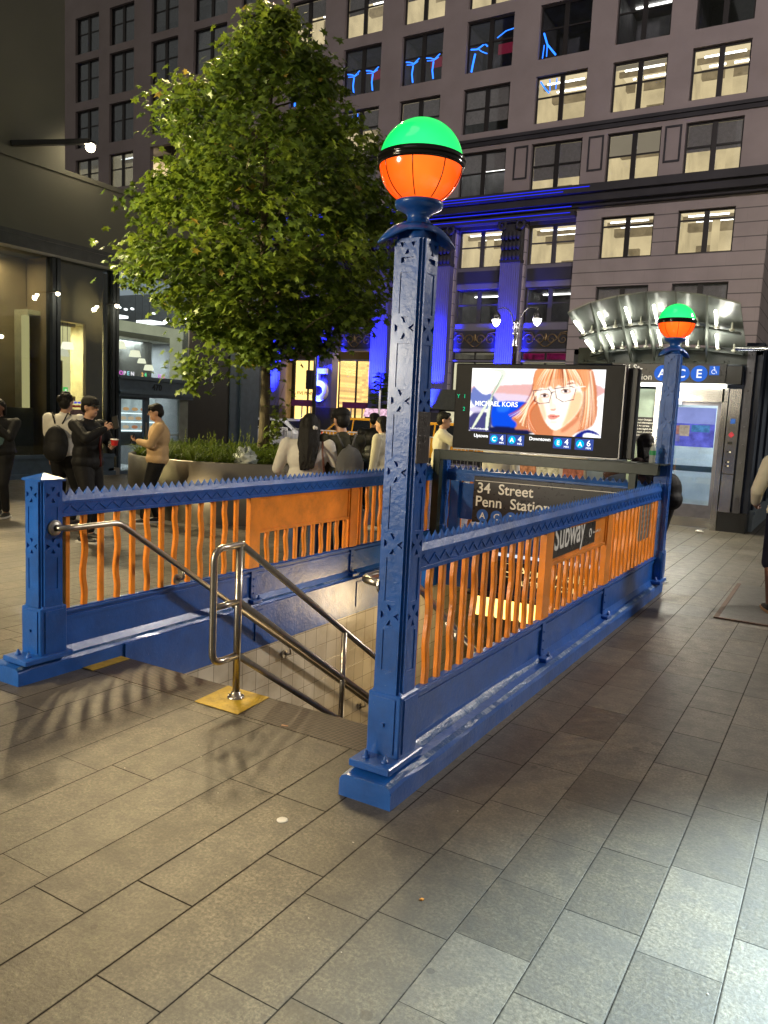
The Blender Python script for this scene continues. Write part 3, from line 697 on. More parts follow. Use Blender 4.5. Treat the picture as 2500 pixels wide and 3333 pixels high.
# rounded navy hood with the agent sign and the warm ceiling light below it
hd = thing('agent_sign', 'hooded navy sign box reading Agent available at this entrance over the stairs', 'sign', (-2.8, 8.1, 0.0))
b = MB(); arc = [(-3.60+0.18-0.18*cos(a), 0.18-0.22+0.22*sin(a)) for a in [0, .4, .8, 1.2, 1.57]]
prof = [(-3.60, -0.30)]+[(x, z+0.06) for x, z in arc]+[(-2.0, 0.24), (-2.0, -0.30)]
b.prism(prof, (0, 8.22, 0), EX, EZ, (0, 0.08, 0)); b.build('hood', mat('navy_enamel', (0.01, 0.03, 0.09), 0.3), hd)
b = MB(); b.box(-3.30, -2.05, 8.205, 8.218, -0.14, 0.15); b.build('panel', M['signblk'], hd)
M['yel_text'] = emat('warm_sign_text', (1.0, 0.72, 0.28), 0.95)
text('lettering', 'Agent available', 0.125, (-3.02, 8.203, 0.015), EX, EZ, M['yel_text'], hd, bold=0.01)
text('lettering', 'at this entrance', 0.125, (-3.02, 8.203, -0.10), EX, EZ, M['yel_text'], hd, bold=0.01)
b = MB(); b.tube([(-3.16+0.055*p[0], 8.203, 0.05+0.075*p[1]) for p in [(-1, -1), (1, -1), (1, 1), (-1, 1)]], 0.007, 6, close=True); b.tube([(-3.19, 8.203, 0.03), (-3.13, 8.203, 0.03), (-3.13, 8.203, 0.09)], 0.006, 6); b.build('booth_symbol', M['yel_text'], hd)
b = MB(); b.box(-3.3, -2.1, 8.20, 8.217, 0.20, 0.235); b.build('white_edge', emat('cool_edge_light', (0.8, 0.9, 1), 0.7), hd)
lg = thing('ceiling_light', 'warm yellow box light glowing over the lower stairs', 'light', (-3.1, 8.1, -0.45))
b = MB()
for i in range(5): b.bbox(-3.50+i*0.29, -3.50+i*0.29+0.27, 8.04, 8.20, -0.47, -0.25, 0.006)
b.build('diffuser', emat('warm_diffuser', (1.0, 0.62, 0.14), 3.2, var=0.25, vs=14), lg)
b = MB(); b.box(-3.56, -2.04, 8.02, 8.21, -0.25, -0.225); b.build('housing', M['blackm'], lg)
lamp('stair_light', 'AREA', (-2.9, 7.9, -0.55), 13, (1.0, 0.72, 0.36), 0.5, target=(-4.0, 6.6, -0.25))
lamp('stair_light', 'POINT', (-2.4, 6.4, -1.7), 15, (1.0, 0.82, 0.55), 0.3)
# Subway sign on the railing
Y_, Z_ = (0, 1, 0), (0, 0, 1)
sb = thing('subway_sign', 'black Subway sign set into the orange railing panel', 'sign', (-1.64, 5.72, 0.78))
xs = -1.648
b = MB(); b.bbox(xs-0.012, xs, 5.10, 6.36, 0.795, 1.05, 0.003); b.build('panel', M['signblk'], sb)
b = MB(); b.box(xs, xs+0.0015, 5.12, 6.34, 1.010, 1.014); b.build('white_line', mat('grey_line', (0.35, 0.35, 0.35), 0.5), sb)
text('lettering', 'Subway', 0.275, (xs+0.001, 5.11, 0.850), Y_, Z_, M['lettw'], sb, bold=0.010, sx=0.84)
text('lettering', 'New York City Transit', 0.030, (xs+0.001, 6.04, 0.872), Y_, Z_, M['lettw'], sb)
b = MB(); b.prism([(0.035*cos(a), 0.035*sin(a)) for a in [2*pi*k/20 for k in range(20)]], (xs+0.0005, 5.97, 0.885), Y_, Z_, (0.0012, 0, 0)); b.build('logo', M['lettw'], sb)
b = MB(); b.prism([(-0.012, -0.02), (0.014, -0.02), (0.004, 0.02), (-0.02, 0.02)], (xs+0.0025, 5.97, 0.885), Y_, Z_, (0.001, 0, 0)); b.build('logo', M['signblk'], sb)
# small notice plate on the last railing bay
ps = thing('notice_plate', 'grey notice plate with fine print on the last orange bay', 'notice', (-1.63, 7.79, 0.64))
b = MB(); r_ = 0.03; a0, a1, c0, c1 = 7.54, 8.05, 0.635, 1.035
pts = []
for (cx, cz, s0) in ((a1-r_, c1-r_, 0), (a0+r_, c1-r_, 90), (a0+r_, c0+r_, 180), (a1-r_, c0+r_, 270)): pts += [(cx+r_*cos(rad(s0+30*k)), cz+r_*sin(rad(s0+30*k))) for k in range(4)]
b.prism(pts, (-1.632, 0, 0), Y_, Z_, (0.006, 0, 0)); b.build('plate', mat('grey_enamel', (0.13, 0.15, 0.145), 0.4), ps)
rnd = random.Random(5)
for i, ln in enumerate(['Station Information', 'Entrance open at all times', 'Elevator at north side', 'Exit and transfer below', 'For service changes ask', 'the station agent']):
    text('lettering', ln, 0.046 if i else 0.058, (-1.6255, 7.57, 0.965-i*0.052), Y_, Z_, mat('grey_print', (0.34, 0.36, 0.35), 0.5) if i == 0 else bpy.data.materials['grey_print'], ps)

# ------------------------------------------------------------------ green frame carrying the LED screen
fr = thing('screen_frame', 'dark green steel frame spanning the stair back under the screen', 'frame', (-3.0, 8.2, 0.118))
b = MB(); b.bbox(-4.135, -4.045, 8.14, 8.23, 0.118, 1.345, 0.004); b.build('leg', M['green'], fr)
b = MB(); b.bbox(-1.905, -1.83, 8.14, 8.23, 0.118, 1.26, 0.004); b.build('leg', M['green'], fr)
b = MB(); b.bbox(-4.045, -1.62, 8.13, 8.24, 1.235, 1.345, 0.004); b.box(-2.2, -1.55, 8.10, 8.40, 1.345, 1.352); b.build('beam', M['green'], fr)
sc = thing('led_screen', 'black LED screen box showing a fashion advert and train times', 'screen', (-2.9, 8.2, 1.39))
fy = 8.13
b = MB(); b.bbox(-3.90, -2.02, fy, fy+0.10, 1.375, 2.325, 0.012); b.build('cabinet', mat('screen_black', (0.004, 0.004, 0.007), 0.45, spec=0.2), sc)
b = MB(); b.bbox(-3.80, -1.915, fy+0.115, fy+0.25, 1.372, 2.30, 0.01); b.build('rear_cabinet', M['black'], sc)
b = MB(); b.box(-3.88, -2.03, fy-0.003, fy+0.0, 1.366, 1.380); b.box(-2.026, -2.014, fy+0.0, fy+0.11, 1.38, 2.32); b.build('edge_trim', mat('grey_trim', (0.25, 0.25, 0.26), 0.35, 0.4), sc)
# LED picture: a mosaic of small emissive pixels whose colours are mixed from soft-edged shapes
import numpy as np
U0, U1, V0, V1 = -3.70, -2.215, 1.578, 2.272
PW, PH = U1-U0, V1-V0; NX, NY = 240, 112
_em = {}
def E(c, s=1.0):
    k = (c, s)
    if k not in _em: _em[k] = emat('screen_pixels', c, s)
    return _em[k]
gx, gy = np.meshgrid((np.arange(NX)+.5)/NX*(1262-175)+175, (np.arange(NY)+.5)/NY*(600-72)+72)
img = np.ones((NY, NX, 3))*np.array((1.0, 0.97, 0.97))
def soften(m, r):
    for _ in range(int(r)):
        m = np.pad(m, 1, 'edge'); m = (m[1:-1, 1:-1]*2+m[:-2, 1:-1]+m[2:, 1:-1]+m[1:-1, :-2]+m[1:-1, 2:])/6
    return m
def mask(pts, r):
    P = list(pts)
    for _ in range(2):
        Q = []
        for i in range(len(P)):
            a = P[i]; c2 = P[(i+1) % len(P)]; Q += [(a[0]*.75+c2[0]*.25, a[1]*.75+c2[1]*.25), (a[0]*.25+c2[0]*.75, a[1]*.25+c2[1]*.75)]
        P = Q
    m = np.zeros((NY, NX), bool)
    for i in range(len(P)):
        (x0, y0), (x1, y1) = P[i], P[(i+1) % len(P)]
        if y0 == y1: continue
        c_ = ((y0 > gy) != (y1 > gy)) & (gx < (x1-x0)*(gy-y0)/(y1-y0)+x0); m ^= c_
    return soften(m.astype(float), r)
def sh(pts, c, r=1, op=1.0):
    global img
    m = (mask(pts, r)*op)[..., None]; img = img*(1-m)+np.array(c)*m
rs = np.random.RandomState(3)
def strand(p0, p1, p2, w_, c, op=.8):
    """soft curved hair strand"""
    global img
    m = np.zeros((NY, NX))
    for t_ in np.linspace(0, 1, 44):
        x = p0[0]*(1-t_)**2+2*p1[0]*t_*(1-t_)+p2[0]*t_*t_; y = p0[1]*(1-t_)**2+2*p1[1]*t_*(1-t_)+p2[1]*t_*t_; ww = w_*(1-.6*t_)
        m = np.maximum(m, np.exp(-((gx-x)**2+(gy-y)**2)/(2*ww*ww)))
    m = (m*op)[..., None]; img = img*(1-m)+np.array(c)*m
sh([(175, 215), (260, 205), (330, 215), (700, 190), (1262, 170), (1262, 300), (700, 300), (420, 290), (175, 300)], (0.55, 0.24, 0.22), 4, .85)
sh([(175, 265), (420, 275), (700, 285), (700, 345), (175, 345)], (0.62, 0.50, 0.60), 4)
sh([(175, 225), (240, 235), (330, 270), (420, 330), (420, 420), (175, 400)], (0.13, 0.17, 0.42), 3)
sh([(350, 350), (560, 330), (760, 350), (760, 600), (350, 600)], (0.004, 0.06, 0.60), 3)
sh([(175, 430), (360, 430), (380, 560), (370, 620), (150, 620)], (0.05, 0.05, 0.16), 4)
sh([(350, 540), (700, 560), (760, 600), (350, 620)], (0.008, 0.01, 0.05), 4); sh([(175, 385), (330, 400), (300, 440), (175, 450)], (0.40, 0.36, 0.55), 4, .8)
sh([(400, 380), (520, 360), (520, 420), (420, 440)], (0.02, 0.16, 0.9), 6, .7)
sh([(330, 120), (420, 120), (335, 320), (190, 225), (200, 130)], (1, 1, 1), 3)
sh([(340, 75), (430, 75), (472, 95), (467, 140), (395, 260), (360, 300), (348, 590), (312, 590), (335, 330), (430, 130), (420, 100), (345, 90)], (0.62, 0.70, 0.56), 1)
sh([(362, 300), (378, 300), (352, 590), (342, 590)], (0.06, 0.07, 0.06), 1, .8); sh([(328, 330), (352, 330), (218, 580), (190, 580)], (0.62, 0.68, 0.52), 1); sh([(435, 130), (448, 120), (352, 330), (344, 326)], (0.05, 0.06, 0.05), 1, .7)
# hair mass
sh([(720, 40), (1150, 40), (1190, 150), (1215, 300), (1225, 440), (1190, 520), (1100, 560), (900, 640), (760, 615), (690, 560), (560, 575), (600, 520), (520, 470), (640, 440), (590, 390), (690, 330), (700, 240), (690, 170)], (0.50, 0.17, 0.07), 3)
HC = [(1.0, .66, .38), (.90, .42, .20), (.68, .20, .07), (.40, .08, .025), (1.0, .80, .58), (.22, .035, .015)]
for i in range(46):
    f = i/45; x0 = 715+rs.uniform(-12, 40); strand((x0, 200+f*160), (690-60*f+rs.uniform(-20, 20), 380+60*f), (525+f*240+rs.uniform(-20, 20), 450+f*150+rs.uniform(-15, 15)), rs.uniform(3, 7), HC[rs.randint(6)], .72)
for i in range(34):
    f = i/33; strand((1080+70*f, 90), (1130+70*f+rs.uniform(-10, 10), 300), (1060+150*f+rs.uniform(-15, 15), 520+rs.uniform(-20, 30)), rs.uniform(3, 7), HC[rs.randint(6)], .72)
sh([(900, 500), (1070, 420), (1110, 520), (1010, 640), (880, 640)], (0.80, 0.36, 0.20), 4)
sh([(940, 545), (1080, 430), (1090, 470), (960, 590)], (0.45, 0.14, 0.06), 5, .7)
# face with soft modelling
sh([(730, 190), (900, 140), (1060, 160), (1108, 280), (1088, 390), (1020, 480), (930, 556), (880, 558), (820, 500), (775, 400), (732, 300)], (1.0, 0.84, 0.70), 2)
sh([(1020, 250), (1105, 240), (1090, 390), (1020, 480), (940, 552), (985, 440)], (0.95, 0.45, 0.22), 7, .85)
sh([(738, 290), (785, 300), (840, 480), (800, 480)], (0.92, 0.46, 0.27), 6, .8); sh([(900, 320), (990, 330), (960, 420), (910, 420)], (1.0, .95, .88), 7, .8)
sh([(838, 300), (862, 290), (868, 360), (850, 380)], (0.90, 0.50, 0.34), 4, .6); sh([(848, 382), (868, 392), (905, 380), (892, 402), (862, 404)], (0.45, 0.12, 0.07), 2, .9); sh([(846, 350), (900, 345), (912, 390), (846, 396)], (.95, .62, .46), 5, .55)
sh([(832, 442), (868, 426), (900, 434), (945, 438), (900, 470), (862, 478), (840, 460)], (0.75, 0.25, 0.20), 2); sh([(838, 447), (890, 446), (945, 438), (890, 454)], (0.25, 0.04, 0.03), 1); sh([(850, 490), (920, 482), (910, 500), (865, 505)], (.88, .50, .34), 5, .6)
for (cx, cy) in ((800, 285), (965, 245)):
    sh([(cx-48, cy+8), (cx-10, cy-24), (cx+38, cy-12), (cx+46, cy+10), (cx, cy+24)], (0.60, 0.32, 0.24), 4, .8)
    sh([(cx-36, cy+4), (cx-8, cy-10), (cx+34, cy-2), (cx, cy+13)], (0.90, 0.84, 0.84), 1); sh([(cx-14, cy-12), (cx+12, cy-13), (cx+16, cy+6), (cx, cy+14), (cx-14, cy+6)], (0.04, 0.02, 0.02), 1)
    sh([(cx-50, cy+2), (cx-12, cy-22), (cx+44, cy-10), (cx-8, cy-12)], (0.06, 0.02, 0.015), 1)
sh([(925, 210), (1000, 168), (1050, 182), (990, 190)], (0.30, 0.10, 0.05), 2)
# fringe
sh([(720, 40), (1120, 40), (1150, 150), (1130, 230), (1095, 250), (1060, 180), (1020, 150), (980, 165), (950, 225), (900, 190), (870, 245), (840, 200), (800, 235), (770, 215), (735, 250), (700, 260), (705, 160)], (0.66, 0.27, 0.11), 3, .9)
for i in range(60):
    f = rs.uniform(0, 1); x = 720+400*f; strand((900+(x-900)*.55, 60), (900+(x-900)*.85, 120), (x+rs.uniform(-12, 12), 190+rs.uniform(-30, 60)+abs(f-.5)*60), rs.uniform(2.5, 5), HC[rs.randint(6)], .65)
def rim(pts, wv, c):
    P = pts+[pts[0]]
    for i in range(len(P)-1): strand(P[i], ((P[i][0]+P[i+1][0])/2, (P[i][1]+P[i+1][1])/2), P[i+1], wv, c, .95)
rim([(705, 248), (830, 232), (856, 262), (840, 338), (765, 350), (724, 330)], 3.3, (0.04, 0.02, 0.05)); rim([(880, 226), (1000, 206), (1045, 216), (1030, 308), (950, 330), (896, 300)], 3.3, (0.04, 0.02, 0.05))
strand((1042, 216), (1080, 205), (1115, 204), 6, (.9, .8, .7), .9); strand((852, 262), (866, 250), (884, 252), 4.5, (0.05, 0.03, 0.05), .9)
sh([(1010, 640), (1130, 530), (1245, 555), (1290, 640)], (0.008, 0.015, 0.20), 2); sh([(1120, 580), (1170, 562), (1290, 592), (1290, 615), (1130, 612)], (0.9, 0.92, 1), 2)
img = np.clip(img*(1+rs.normal(0, .025, img.shape)), 0, 1)*1.12
b = MB(); d0 = fy-0.002
b.v = [V((U0+PW*i/NX, d0, V1-PH*j/NY)) for j in range(NY+1) for i in range(NX+1)]
b.f = [(j*(NX+1)+i, (j+1)*(NX+1)+i, (j+1)*(NX+1)+i+1, j*(NX+1)+i+1) for j in range(NY) for i in range(NX)]; b.mi = [0]*len(b.f); b.sm = [False]*len(b.f)
t = NT('led_pixel_mosaic'); e = t.n('Emission'); t.put(e.inputs[0], t.n('Attribute', attribute_name='pix').outputs['Color']); e.inputs[1].default_value = 0.98; t.t.links.new(e.outputs[0], t.out.inputs[0])
pic = b.build('picture', t.m, sc, fix=False)
at = pic.data.attributes.new('pix', 'FLOAT_COLOR', 'FACE'); at.data.foreach_set('color', np.concatenate([img, np.ones((NY, NX, 1))], 2).reshape(-1).astype(np.float32))
EW = emat('screen_white', (1, 1, 1), 1.25); dtx = fy-0.004
text('lettering', 'MICHAEL KORS', 0.073, (U0+0.055, dtx, V0+0.285), EX, EZ, EW, pic, bold=0.012, depth=0.001)
text('lettering', 'SUNWATERHOUSE', 0.026, (U0+0.015, dtx, V0+0.02), EX, EZ, EW, pic, depth=0.001)
cell = E((0.05, 0.09, 0.36), 0.75); teal = E((0.0, 0.42, 0.72), 1.0)
for (xx, rt, mn) in ((-3.445, 'C', '4'), (-3.235, 'A', '4'), (-2.715, 'E', '4'), (-2.48, 'A', '6')):
    b = MB(); b.poly([(0, 0), (0.195, 0), (0.195, 0.115), (0, 0.115)], (xx, fy-0.001, 1.445), EX, EZ); cl = b.build('train_time_cell', cell, sc, fix=False)
    b = MB(); b.poly([(0.043*cos(a), 0.043*sin(a)) for a in [2*pi*k/24 for k in range(24)]], (xx+0.055, fy-0.0015, 1.505), EX, EZ); b.build('route_bullet', teal, cl, fix=False)
    text('lettering', rt, 0.065, (xx+0.055, fy-0.0025, 1.482), EX, EZ, EW, cl, align='CENTER', bold=0.01, depth=0.001)
    text('lettering', mn, 0.085, (xx+0.145, fy-0.0025, 1.488), EX, EZ, EW, cl, align='CENTER', bold=0.01, depth=0.001)
    text('lettering', 'MIN', 0.030, (xx+0.145, fy-0.0025, 1.456), EX, EZ, EW, cl, align='CENTER', depth=0.001)
text('lettering', 'Uptown', 0.052, (-3.635, fy-0.0015, 1.515), EX, EZ, EW, sc, depth=0.001, bold=0.01)
text('lettering', 'Downtown', 0.052, (-2.985, fy-0.0015, 1.515), EX, EZ, EW, sc, depth=0.001, bold=0.01)
GN = E((0.0, 0.75, 0.35), 0.8)
text('lettering', 'Y', 0.06, (-3.87, fy-0.0015, 1.94), EX, EZ, GN, sc, depth=0.001); text('lettering', '1', 0.06, (-3.79, fy-0.0015, 1.94), EX, EZ, GN, sc, depth=0.001); text('lettering', '2', 0.06, (-3.79, fy-0.0015, 1.80), EX, EZ, GN, sc, depth=0.001)

# water bottle on the green shelf
bt = thing('water_bottle', 'clear water bottle with green label standing on the green frame', 'bottle', (-1.70, 8.20, 1.352))
b = MB(); b.lathe((-1.70, 8.20, 1.352), [(0, 0.001), (0.030, 0.001), (0.032, 0.02), (0.029, 0.05), (0.032, 0.08), (0.032, 0.135), (0.026, 0.155), (0.013, 0.178), (0.012, 0.19)], 20)
b.build('bottle_body', mat('clear_plastic', (0.5, 0.55, 0.55), 0.08, 0.4), bt)
b = MB(); b.lathe((-1.70, 8.20, 1.352), [(0.0325, 0.085), (0.0327, 0.13)], 20); b.build('paper_label', mat('green_label', (0.03, 0.28, 0.10), 0.5), bt)
b = MB(); b.lathe((-1.70, 8.20, 1.352), [(0.014, 0.188), (0.014, 0.205), (0, 0.206)], 14); b.build('bottle_top', M['white'], bt)

# ------------------------------------------------------------------ elevator house
EY = 14.6
eh = thing('elevator_house', 'steel and glass street elevator house with blue route signs', 'elevator house', (-2.9, 16.0, 0))
M['navy'] = mat('navy_panel', (0.012, 0.022, 0.055), 0.4, bump=0.1)
M['stonebl'] = mat('granite_base', (0.02, 0.022, 0.028), 0.35)
M['dgreen'] = mat('dark_green_steel', (0.028, 0.042, 0.034), 0.45, bump=0.15, bs=30)
M['stpol'] = mat('polished_steel', (0.52, 0.51, 0.50), 0.22, 1.0, var=0.15, vs=2.5, bump=0.05, bs=3)
b = MB(); b.box(-4.6, -4.35, EY, 20, 0, 3.1); b.box(-1.66, -1.39, EY, EY+0.4, 0.34, 3.2)
b.box(-1.66, -1.395, EY+0.4, 20, 0.34, 3.2); b.box(-4.35, -3.46, EY+0.02, EY+0.1, 0, 2.45); b.box(-4.6, -1.4, 18.5, 18.6, 0, 3.2)
for k in range(4): b.box(-1.395, -1.36, EY+0.55+k*1.2, EY+0.75+k*1.2, 0.36, 3.2)
b.build('wall', M['navy'], eh)
b = MB(); b.box(-1.86, -1.385, EY-0.03, EY+0.35, 0, 0.335); b.build('base_block', M['stonebl'], eh)
b = MB(); b.box(-1.40, -1.33, EY+0.35, 20, 0, 0.30); b.box(-1.40, -1.30, EY+0.35, 20, 0.30, 0.36); b.build('base_course', mat('pale_stone', (0.30, 0.36, 0.42), 0.6), eh)
b = MB(); b.box(-4.6, -1.4, EY, 18.6, 3.0, 3.1); b.box(-4.5, -1.62, EY-0.06, EY+0.02, 2.83, 3.12)
for i in range(6):
    x = -4.4+i*0.48; b.prism([(0, 0), (0.24, 0.2), (0.48, 0)], (x, EY-0.075, 2.84), EX, EZ, (0, 0.016, 0))
    for dx in (0.02, 0.09): b.ell((x+dx, EY-0.08, 2.88), (0.018, 0.012, 0.018), 8, 5)
b.build('girder', M['dgreen'], eh)
b = MB(); b.box(-1.62, -1.5, EY-0.10, EY+0.0, 0.34, 3.1)
for i in range(9): b.ell((-1.56, EY-0.105, 0.6+i*0.3), (0.014, 0.012, 0.014), 8, 5)
b.build('pillar', mat('riveted_steel', (0.10, 0.10, 0.12), 0.35, 0.5, bump=0.1), eh)
# sign band
b = MB(); b.bbox(-3.80, -1.90, EY-0.30, EY-0.02, 2.50, 2.825, 0.006); b.build('sign_band', M['signblk'], eh)
fy2 = EY-0.303
text('lettering', 'Penn Station', 0.15, (-3.085, fy2, 2.545), EX, EZ, M['lettw'], eh, bold=0.012, align='RIGHT'); text('lettering', '34 St-', 0.15, (-3.26, fy2, 2.70), EX, EZ, M['lettw'], eh, bold=0.012, align='RIGHT')
M['rb2'] = emat('route_blue_lit', (0.035, 0.14, 0.62), 0.75)
EWh = emat('sign_white_lit', (0.9, 0.92, 1), 0.9)
for x, ch in ((-2.925, 'A'), (-2.61, 'C'), (-2.325, 'E')):
    b = MB(); b.prism([(0.135*cos(a), 0.135*sin(a)) for a in [2*pi*k/32 for k in range(32)]], (x, fy2+0.001, 2.66), EX, EZ, (0, -0.003, 0)); b.build('route_bullet', M['rb2'], eh)
    text('lettering', ch, 0.20, (x, fy2-0.004, 2.592), EX, EZ, EWh, eh, bold=0.014, align='CENTER')
b = MB(); b.bbox(-2.165, -2.01, fy2-0.003, fy2+0.001, 2.64, 2.79, 0.001); b.build('access_symbol', M['rb2'], eh)
b = MB(); yy = fy2-0.005
b.ell((-2.093, yy, 2.768), (0.010, 0.004, 0.010), 10, 6); b.tube([(-2.091, yy, 2.755), (-2.089, yy, 2.715), (-2.063, yy, 2.71), (-2.048, yy, 2.67)], 0.005, 6); b.tube([(-2.090, yy, 2.738), (-2.065, yy, 2.736)], 0.004, 6)
b.tube([(-2.093+0.034*cos(a), yy, 2.695+0.034*sin(a)) for a in [rad(80+230*k/14) for k in range(15)]], 0.0045, 6); b.build('wheelchair_pictogram', EWh, eh)
# light strip under the sign
b = MB(); b.box(-3.80, -1.90, EY-0.26, EY-0.06, 2.44, 2.495); b.build('light_strip', emat('tube_light', (1.0, 0.97, 0.82), 3.5), eh)
lamp('strip_light', 'AREA', (-2.6, EY-0.3, 2.40), 60, (1, 0.93, 0.72), 0.6, target=(-2.6, EY-1.1, 0))
# door: steel frame, glass leaf, notices
b = MB(); b.box(-3.06, -1.93, EY-0.04, EY+0.06, 2.20, 2.44); b.box(-3.06, -2.98, EY-0.04, EY+0.06, 0, 2.20); b.box(-1.96, -1.865, EY-0.04, EY+0.06, 0, 2.44); b.box(-2.98, -1.96, EY, EY+0.05, 0.02, 0.19); b.build('door_frame', M['stpol'], eh)
M['liftglass'] = glassmat('lift_glass', (0.92, 0.97, 0.98), 0.10, 0.05, 0.03)
dr = MB(); dr.box(-2.98, -1.96, EY+0.02, EY+0.03, 0.42, 2.14); dleaf = dr.build('door', M['liftglass'], eh)
b = MB(); b.box(-2.98, -1.96, EY+0.005, EY+0.045, 2.14, 2.20); b.box(-2.98, -1.96, EY+0.005, EY+0.045, 0.19, 0.42); b.box(-2.02, -1.96, EY+0.005, EY+0.045, 0.42, 2.14); b.build('door_rail', mat('dark_steel', (0.26, 0.26, 0.31), 0.3, 0.8), dleaf)
b = MB(); b.box(-2.98, -2.02, EY+0.035, EY+0.05, 0.99, 1.09); b.build('grab_band', mat('band_grey', (0.10, 0.16, 0.18), 0.3), dleaf)
# lift cab behind the glass
b = MB(); b.box(-2.98, -1.96, EY+1.9, EY+1.95, 0, 2.4); b.box(-3.0, -2.98, EY+0.08, EY+1.9, 0, 2.4); b.box(-1.96, -1.94, EY+0.08, EY+1.9, 0, 2.4); b.build('lift_cab', mat('cab_wall', (0.60, 0.65, 0.66), 0.35, var=0.25, vs=1.5), eh)
b = MB(); b.box(-2.9, -2.04, EY+0.3, EY+1.5, 2.35, 2.37); b.build('cab_light', emat('cab_light', (0.92, 0.95, 1.0), 8.0), eh)
# blue lit screen in the lift lobby, seen through the upper half
b = MB(); b.box(-2.96, -2.04, EY+0.055, EY+0.06, 1.42, 2.10); lp = b.build('upper_screen', emat('violet_screen', (0.42, 0.45, 0.95), 0.85, var=0.3, vs=3), eh)
b = MB(); b.box(-2.96, -2.04, EY+0.045, EY+0.052, 1.42, 1.82); b.build('screen_picture', emat('deep_violet', (0.20, 0.20, 0.90), 0.9, var=0.6, vs=7), lp)
for (x0, x1, z0, z1, c) in ((-2.80, -2.62, 1.62, 1.78, (0.85, 0.35, 0.30)), (-2.62, -2.45, 1.60, 1.79, (0.95, 0.72, 0.55)), (-2.42, -2.12, 1.68, 1.80, (0.15, 0.45, 0.95)), (-2.72, -2.60, 1.50, 1.63, (0.45, 0.40, 0.9))):
    b = MB(); b.box(x0, x1, EY+0.038, EY+0.044, z0, z1); b.build('picture_patch', emat('screen_patch', c, 0.6, var=0.5, vs=14), lp)
b = MB(); b.box(-2.75, -2.60, EY-0.043, EY-0.04, 2.14, 2.20); b.build('car_number', EWh, eh)
# left side panels with notice board
b = MB(); b.box(-3.46, -3.07, EY-0.01, EY+0.05, 0.2, 2.40); b.build('side_panel', mat('mint_panel', (0.26, 0.33, 0.28), 0.4, bump=0.1, bs=20), eh)
b = MB(); b.box(-3.42, -3.04, EY-0.03, EY-0.012, 1.47, 1.90); nb = b.build('notice_board', M['signblk'], eh)
for i in range(6): text('lettering', ['Elevator Outages', 'Travel information', 'Call for service', 'Use the Eighth Av lift', 'to reach all platforms', 'Thank you'][i], 0.042, (-3.38, EY-0.032, 1.84-i*0.055), EX, EZ, M['lettw'], nb)
b = MB(); b.box(-1.845, -1.66, EY-0.05, EY-0.005, 0.34, 2.43); cp = b.build('control_panel', M['stpol'], eh)
b = MB(); b.box(-1.845, -1.66, EY-0.054, EY-0.05, 0.985, 1.0); b.build('panel_seam', M['black'], cp)
b = MB(); b.box(-1.79, -1.715, EY-0.056, EY-0.05, 1.85, 1.93); b.build('blue_sticker', M['routeblue'], cp)
b = MB(); b.box(-1.80, -1.73, EY-0.056, EY-0.05, 1.50, 1.545); b.build('display', M['black'], cp)
b = MB(); b.prism([(0, -0.055), (0.05, 0), (0, 0.055), (-0.05, 0)], (-1.757, EY-0.052, 1.66), EX, EZ, (0, -0.004, 0)); b.build('fire_emblem', mat('red_emblem', (0.45, 0.03, 0.06), 0.5), cp)
for x, z in ((-1.79, 1.37), (-1.75, 1.37), (-1.80, 1.19), (-1.76, 1.20), (-1.80, 1.13), (-1.76, 1.13)):
    b = MB(); b.obox((x, EY-0.056, z), (0.012, 0, 0), (0, 0.006, 0), (0, 0, 0.012)); b.build('button', M['blackm'] if x < -1.78 else M['lettw'], cp)
b = MB(); b.bbox(-1.90, -1.66, EY-0.28, EY-0.05, 2.50, 2.80, 0.005); b.build('speaker_box', M['black'], eh)

# ------------------------------------------------------------------ lit glass canopy over the elevator
ca = thing('glass_canopy', 'fan of frosted glass panels with floodlit steel ribs above the elevator', 'canopy', (-2.85, 13.8, 2.95))
top = [(-4.21, 3.50), (-3.83, 3.655), (-3.41, 3.745), (-2.97, 3.787), (-2.53, 3.78), (-2.07, 3.707), (-1.585, 3.57)]
bot = [(-4.22, 3.03), (-3.90, 3.10), (-3.50, 3.14), (-3.10, 3.16), (-2.66, 3.16), (-2.24, 3.13), (-1.62, 3.06)]
YT, YB = 12.8, 14.35
def cg():
    t = NT('frosted_canopy_glass'); n = t.noise(2.5, detail=4)
    b_ = t.bsdf(t.ramp(n, [(0.3, (0.22, 0.24, 0.22)), (0.7, (0.34, 0.37, 0.34))]), 0.25, 0, None, spec=0.6)
    tr = t.n('BsdfTranslucent'); tr.inputs[0].default_value = (0.6, 0.65, 0.6, 1); m = t.n('MixShader'); m.inputs[0].default_value = 0.35
    t.t.links.new(b_.outputs[0], m.inputs[1]); t.t.links.new(tr.outputs[0], m.inputs[2]); t.t.links.new(m.outputs[0], t.out.inputs[0]); return t.m
M['cg'] = cg(); M['tube'] = emat('lamp_tube', (1.0, 0.98, 0.84), 7.0)
def cp_(i, f, side=0):   # point on the canopy, i panel edge (float), f 0 front top .. 1 back bottom
    k = min(int(i), 5); q = i-k
    tx = top[k][0]*(1-q)+top[k+1][0]*q; tz = top[k][1]*(1-q)+top[k+1][1]*q
    bx = bot[k][0]*(1-q)+bot[k+1][0]*q; bz = bot[k][1]*(1-q)+bot[k+1][1]*q
    return V((tx*(1-f)+bx*f, YT*(1-f)+YB*f, tz*(1-f)+bz*f))
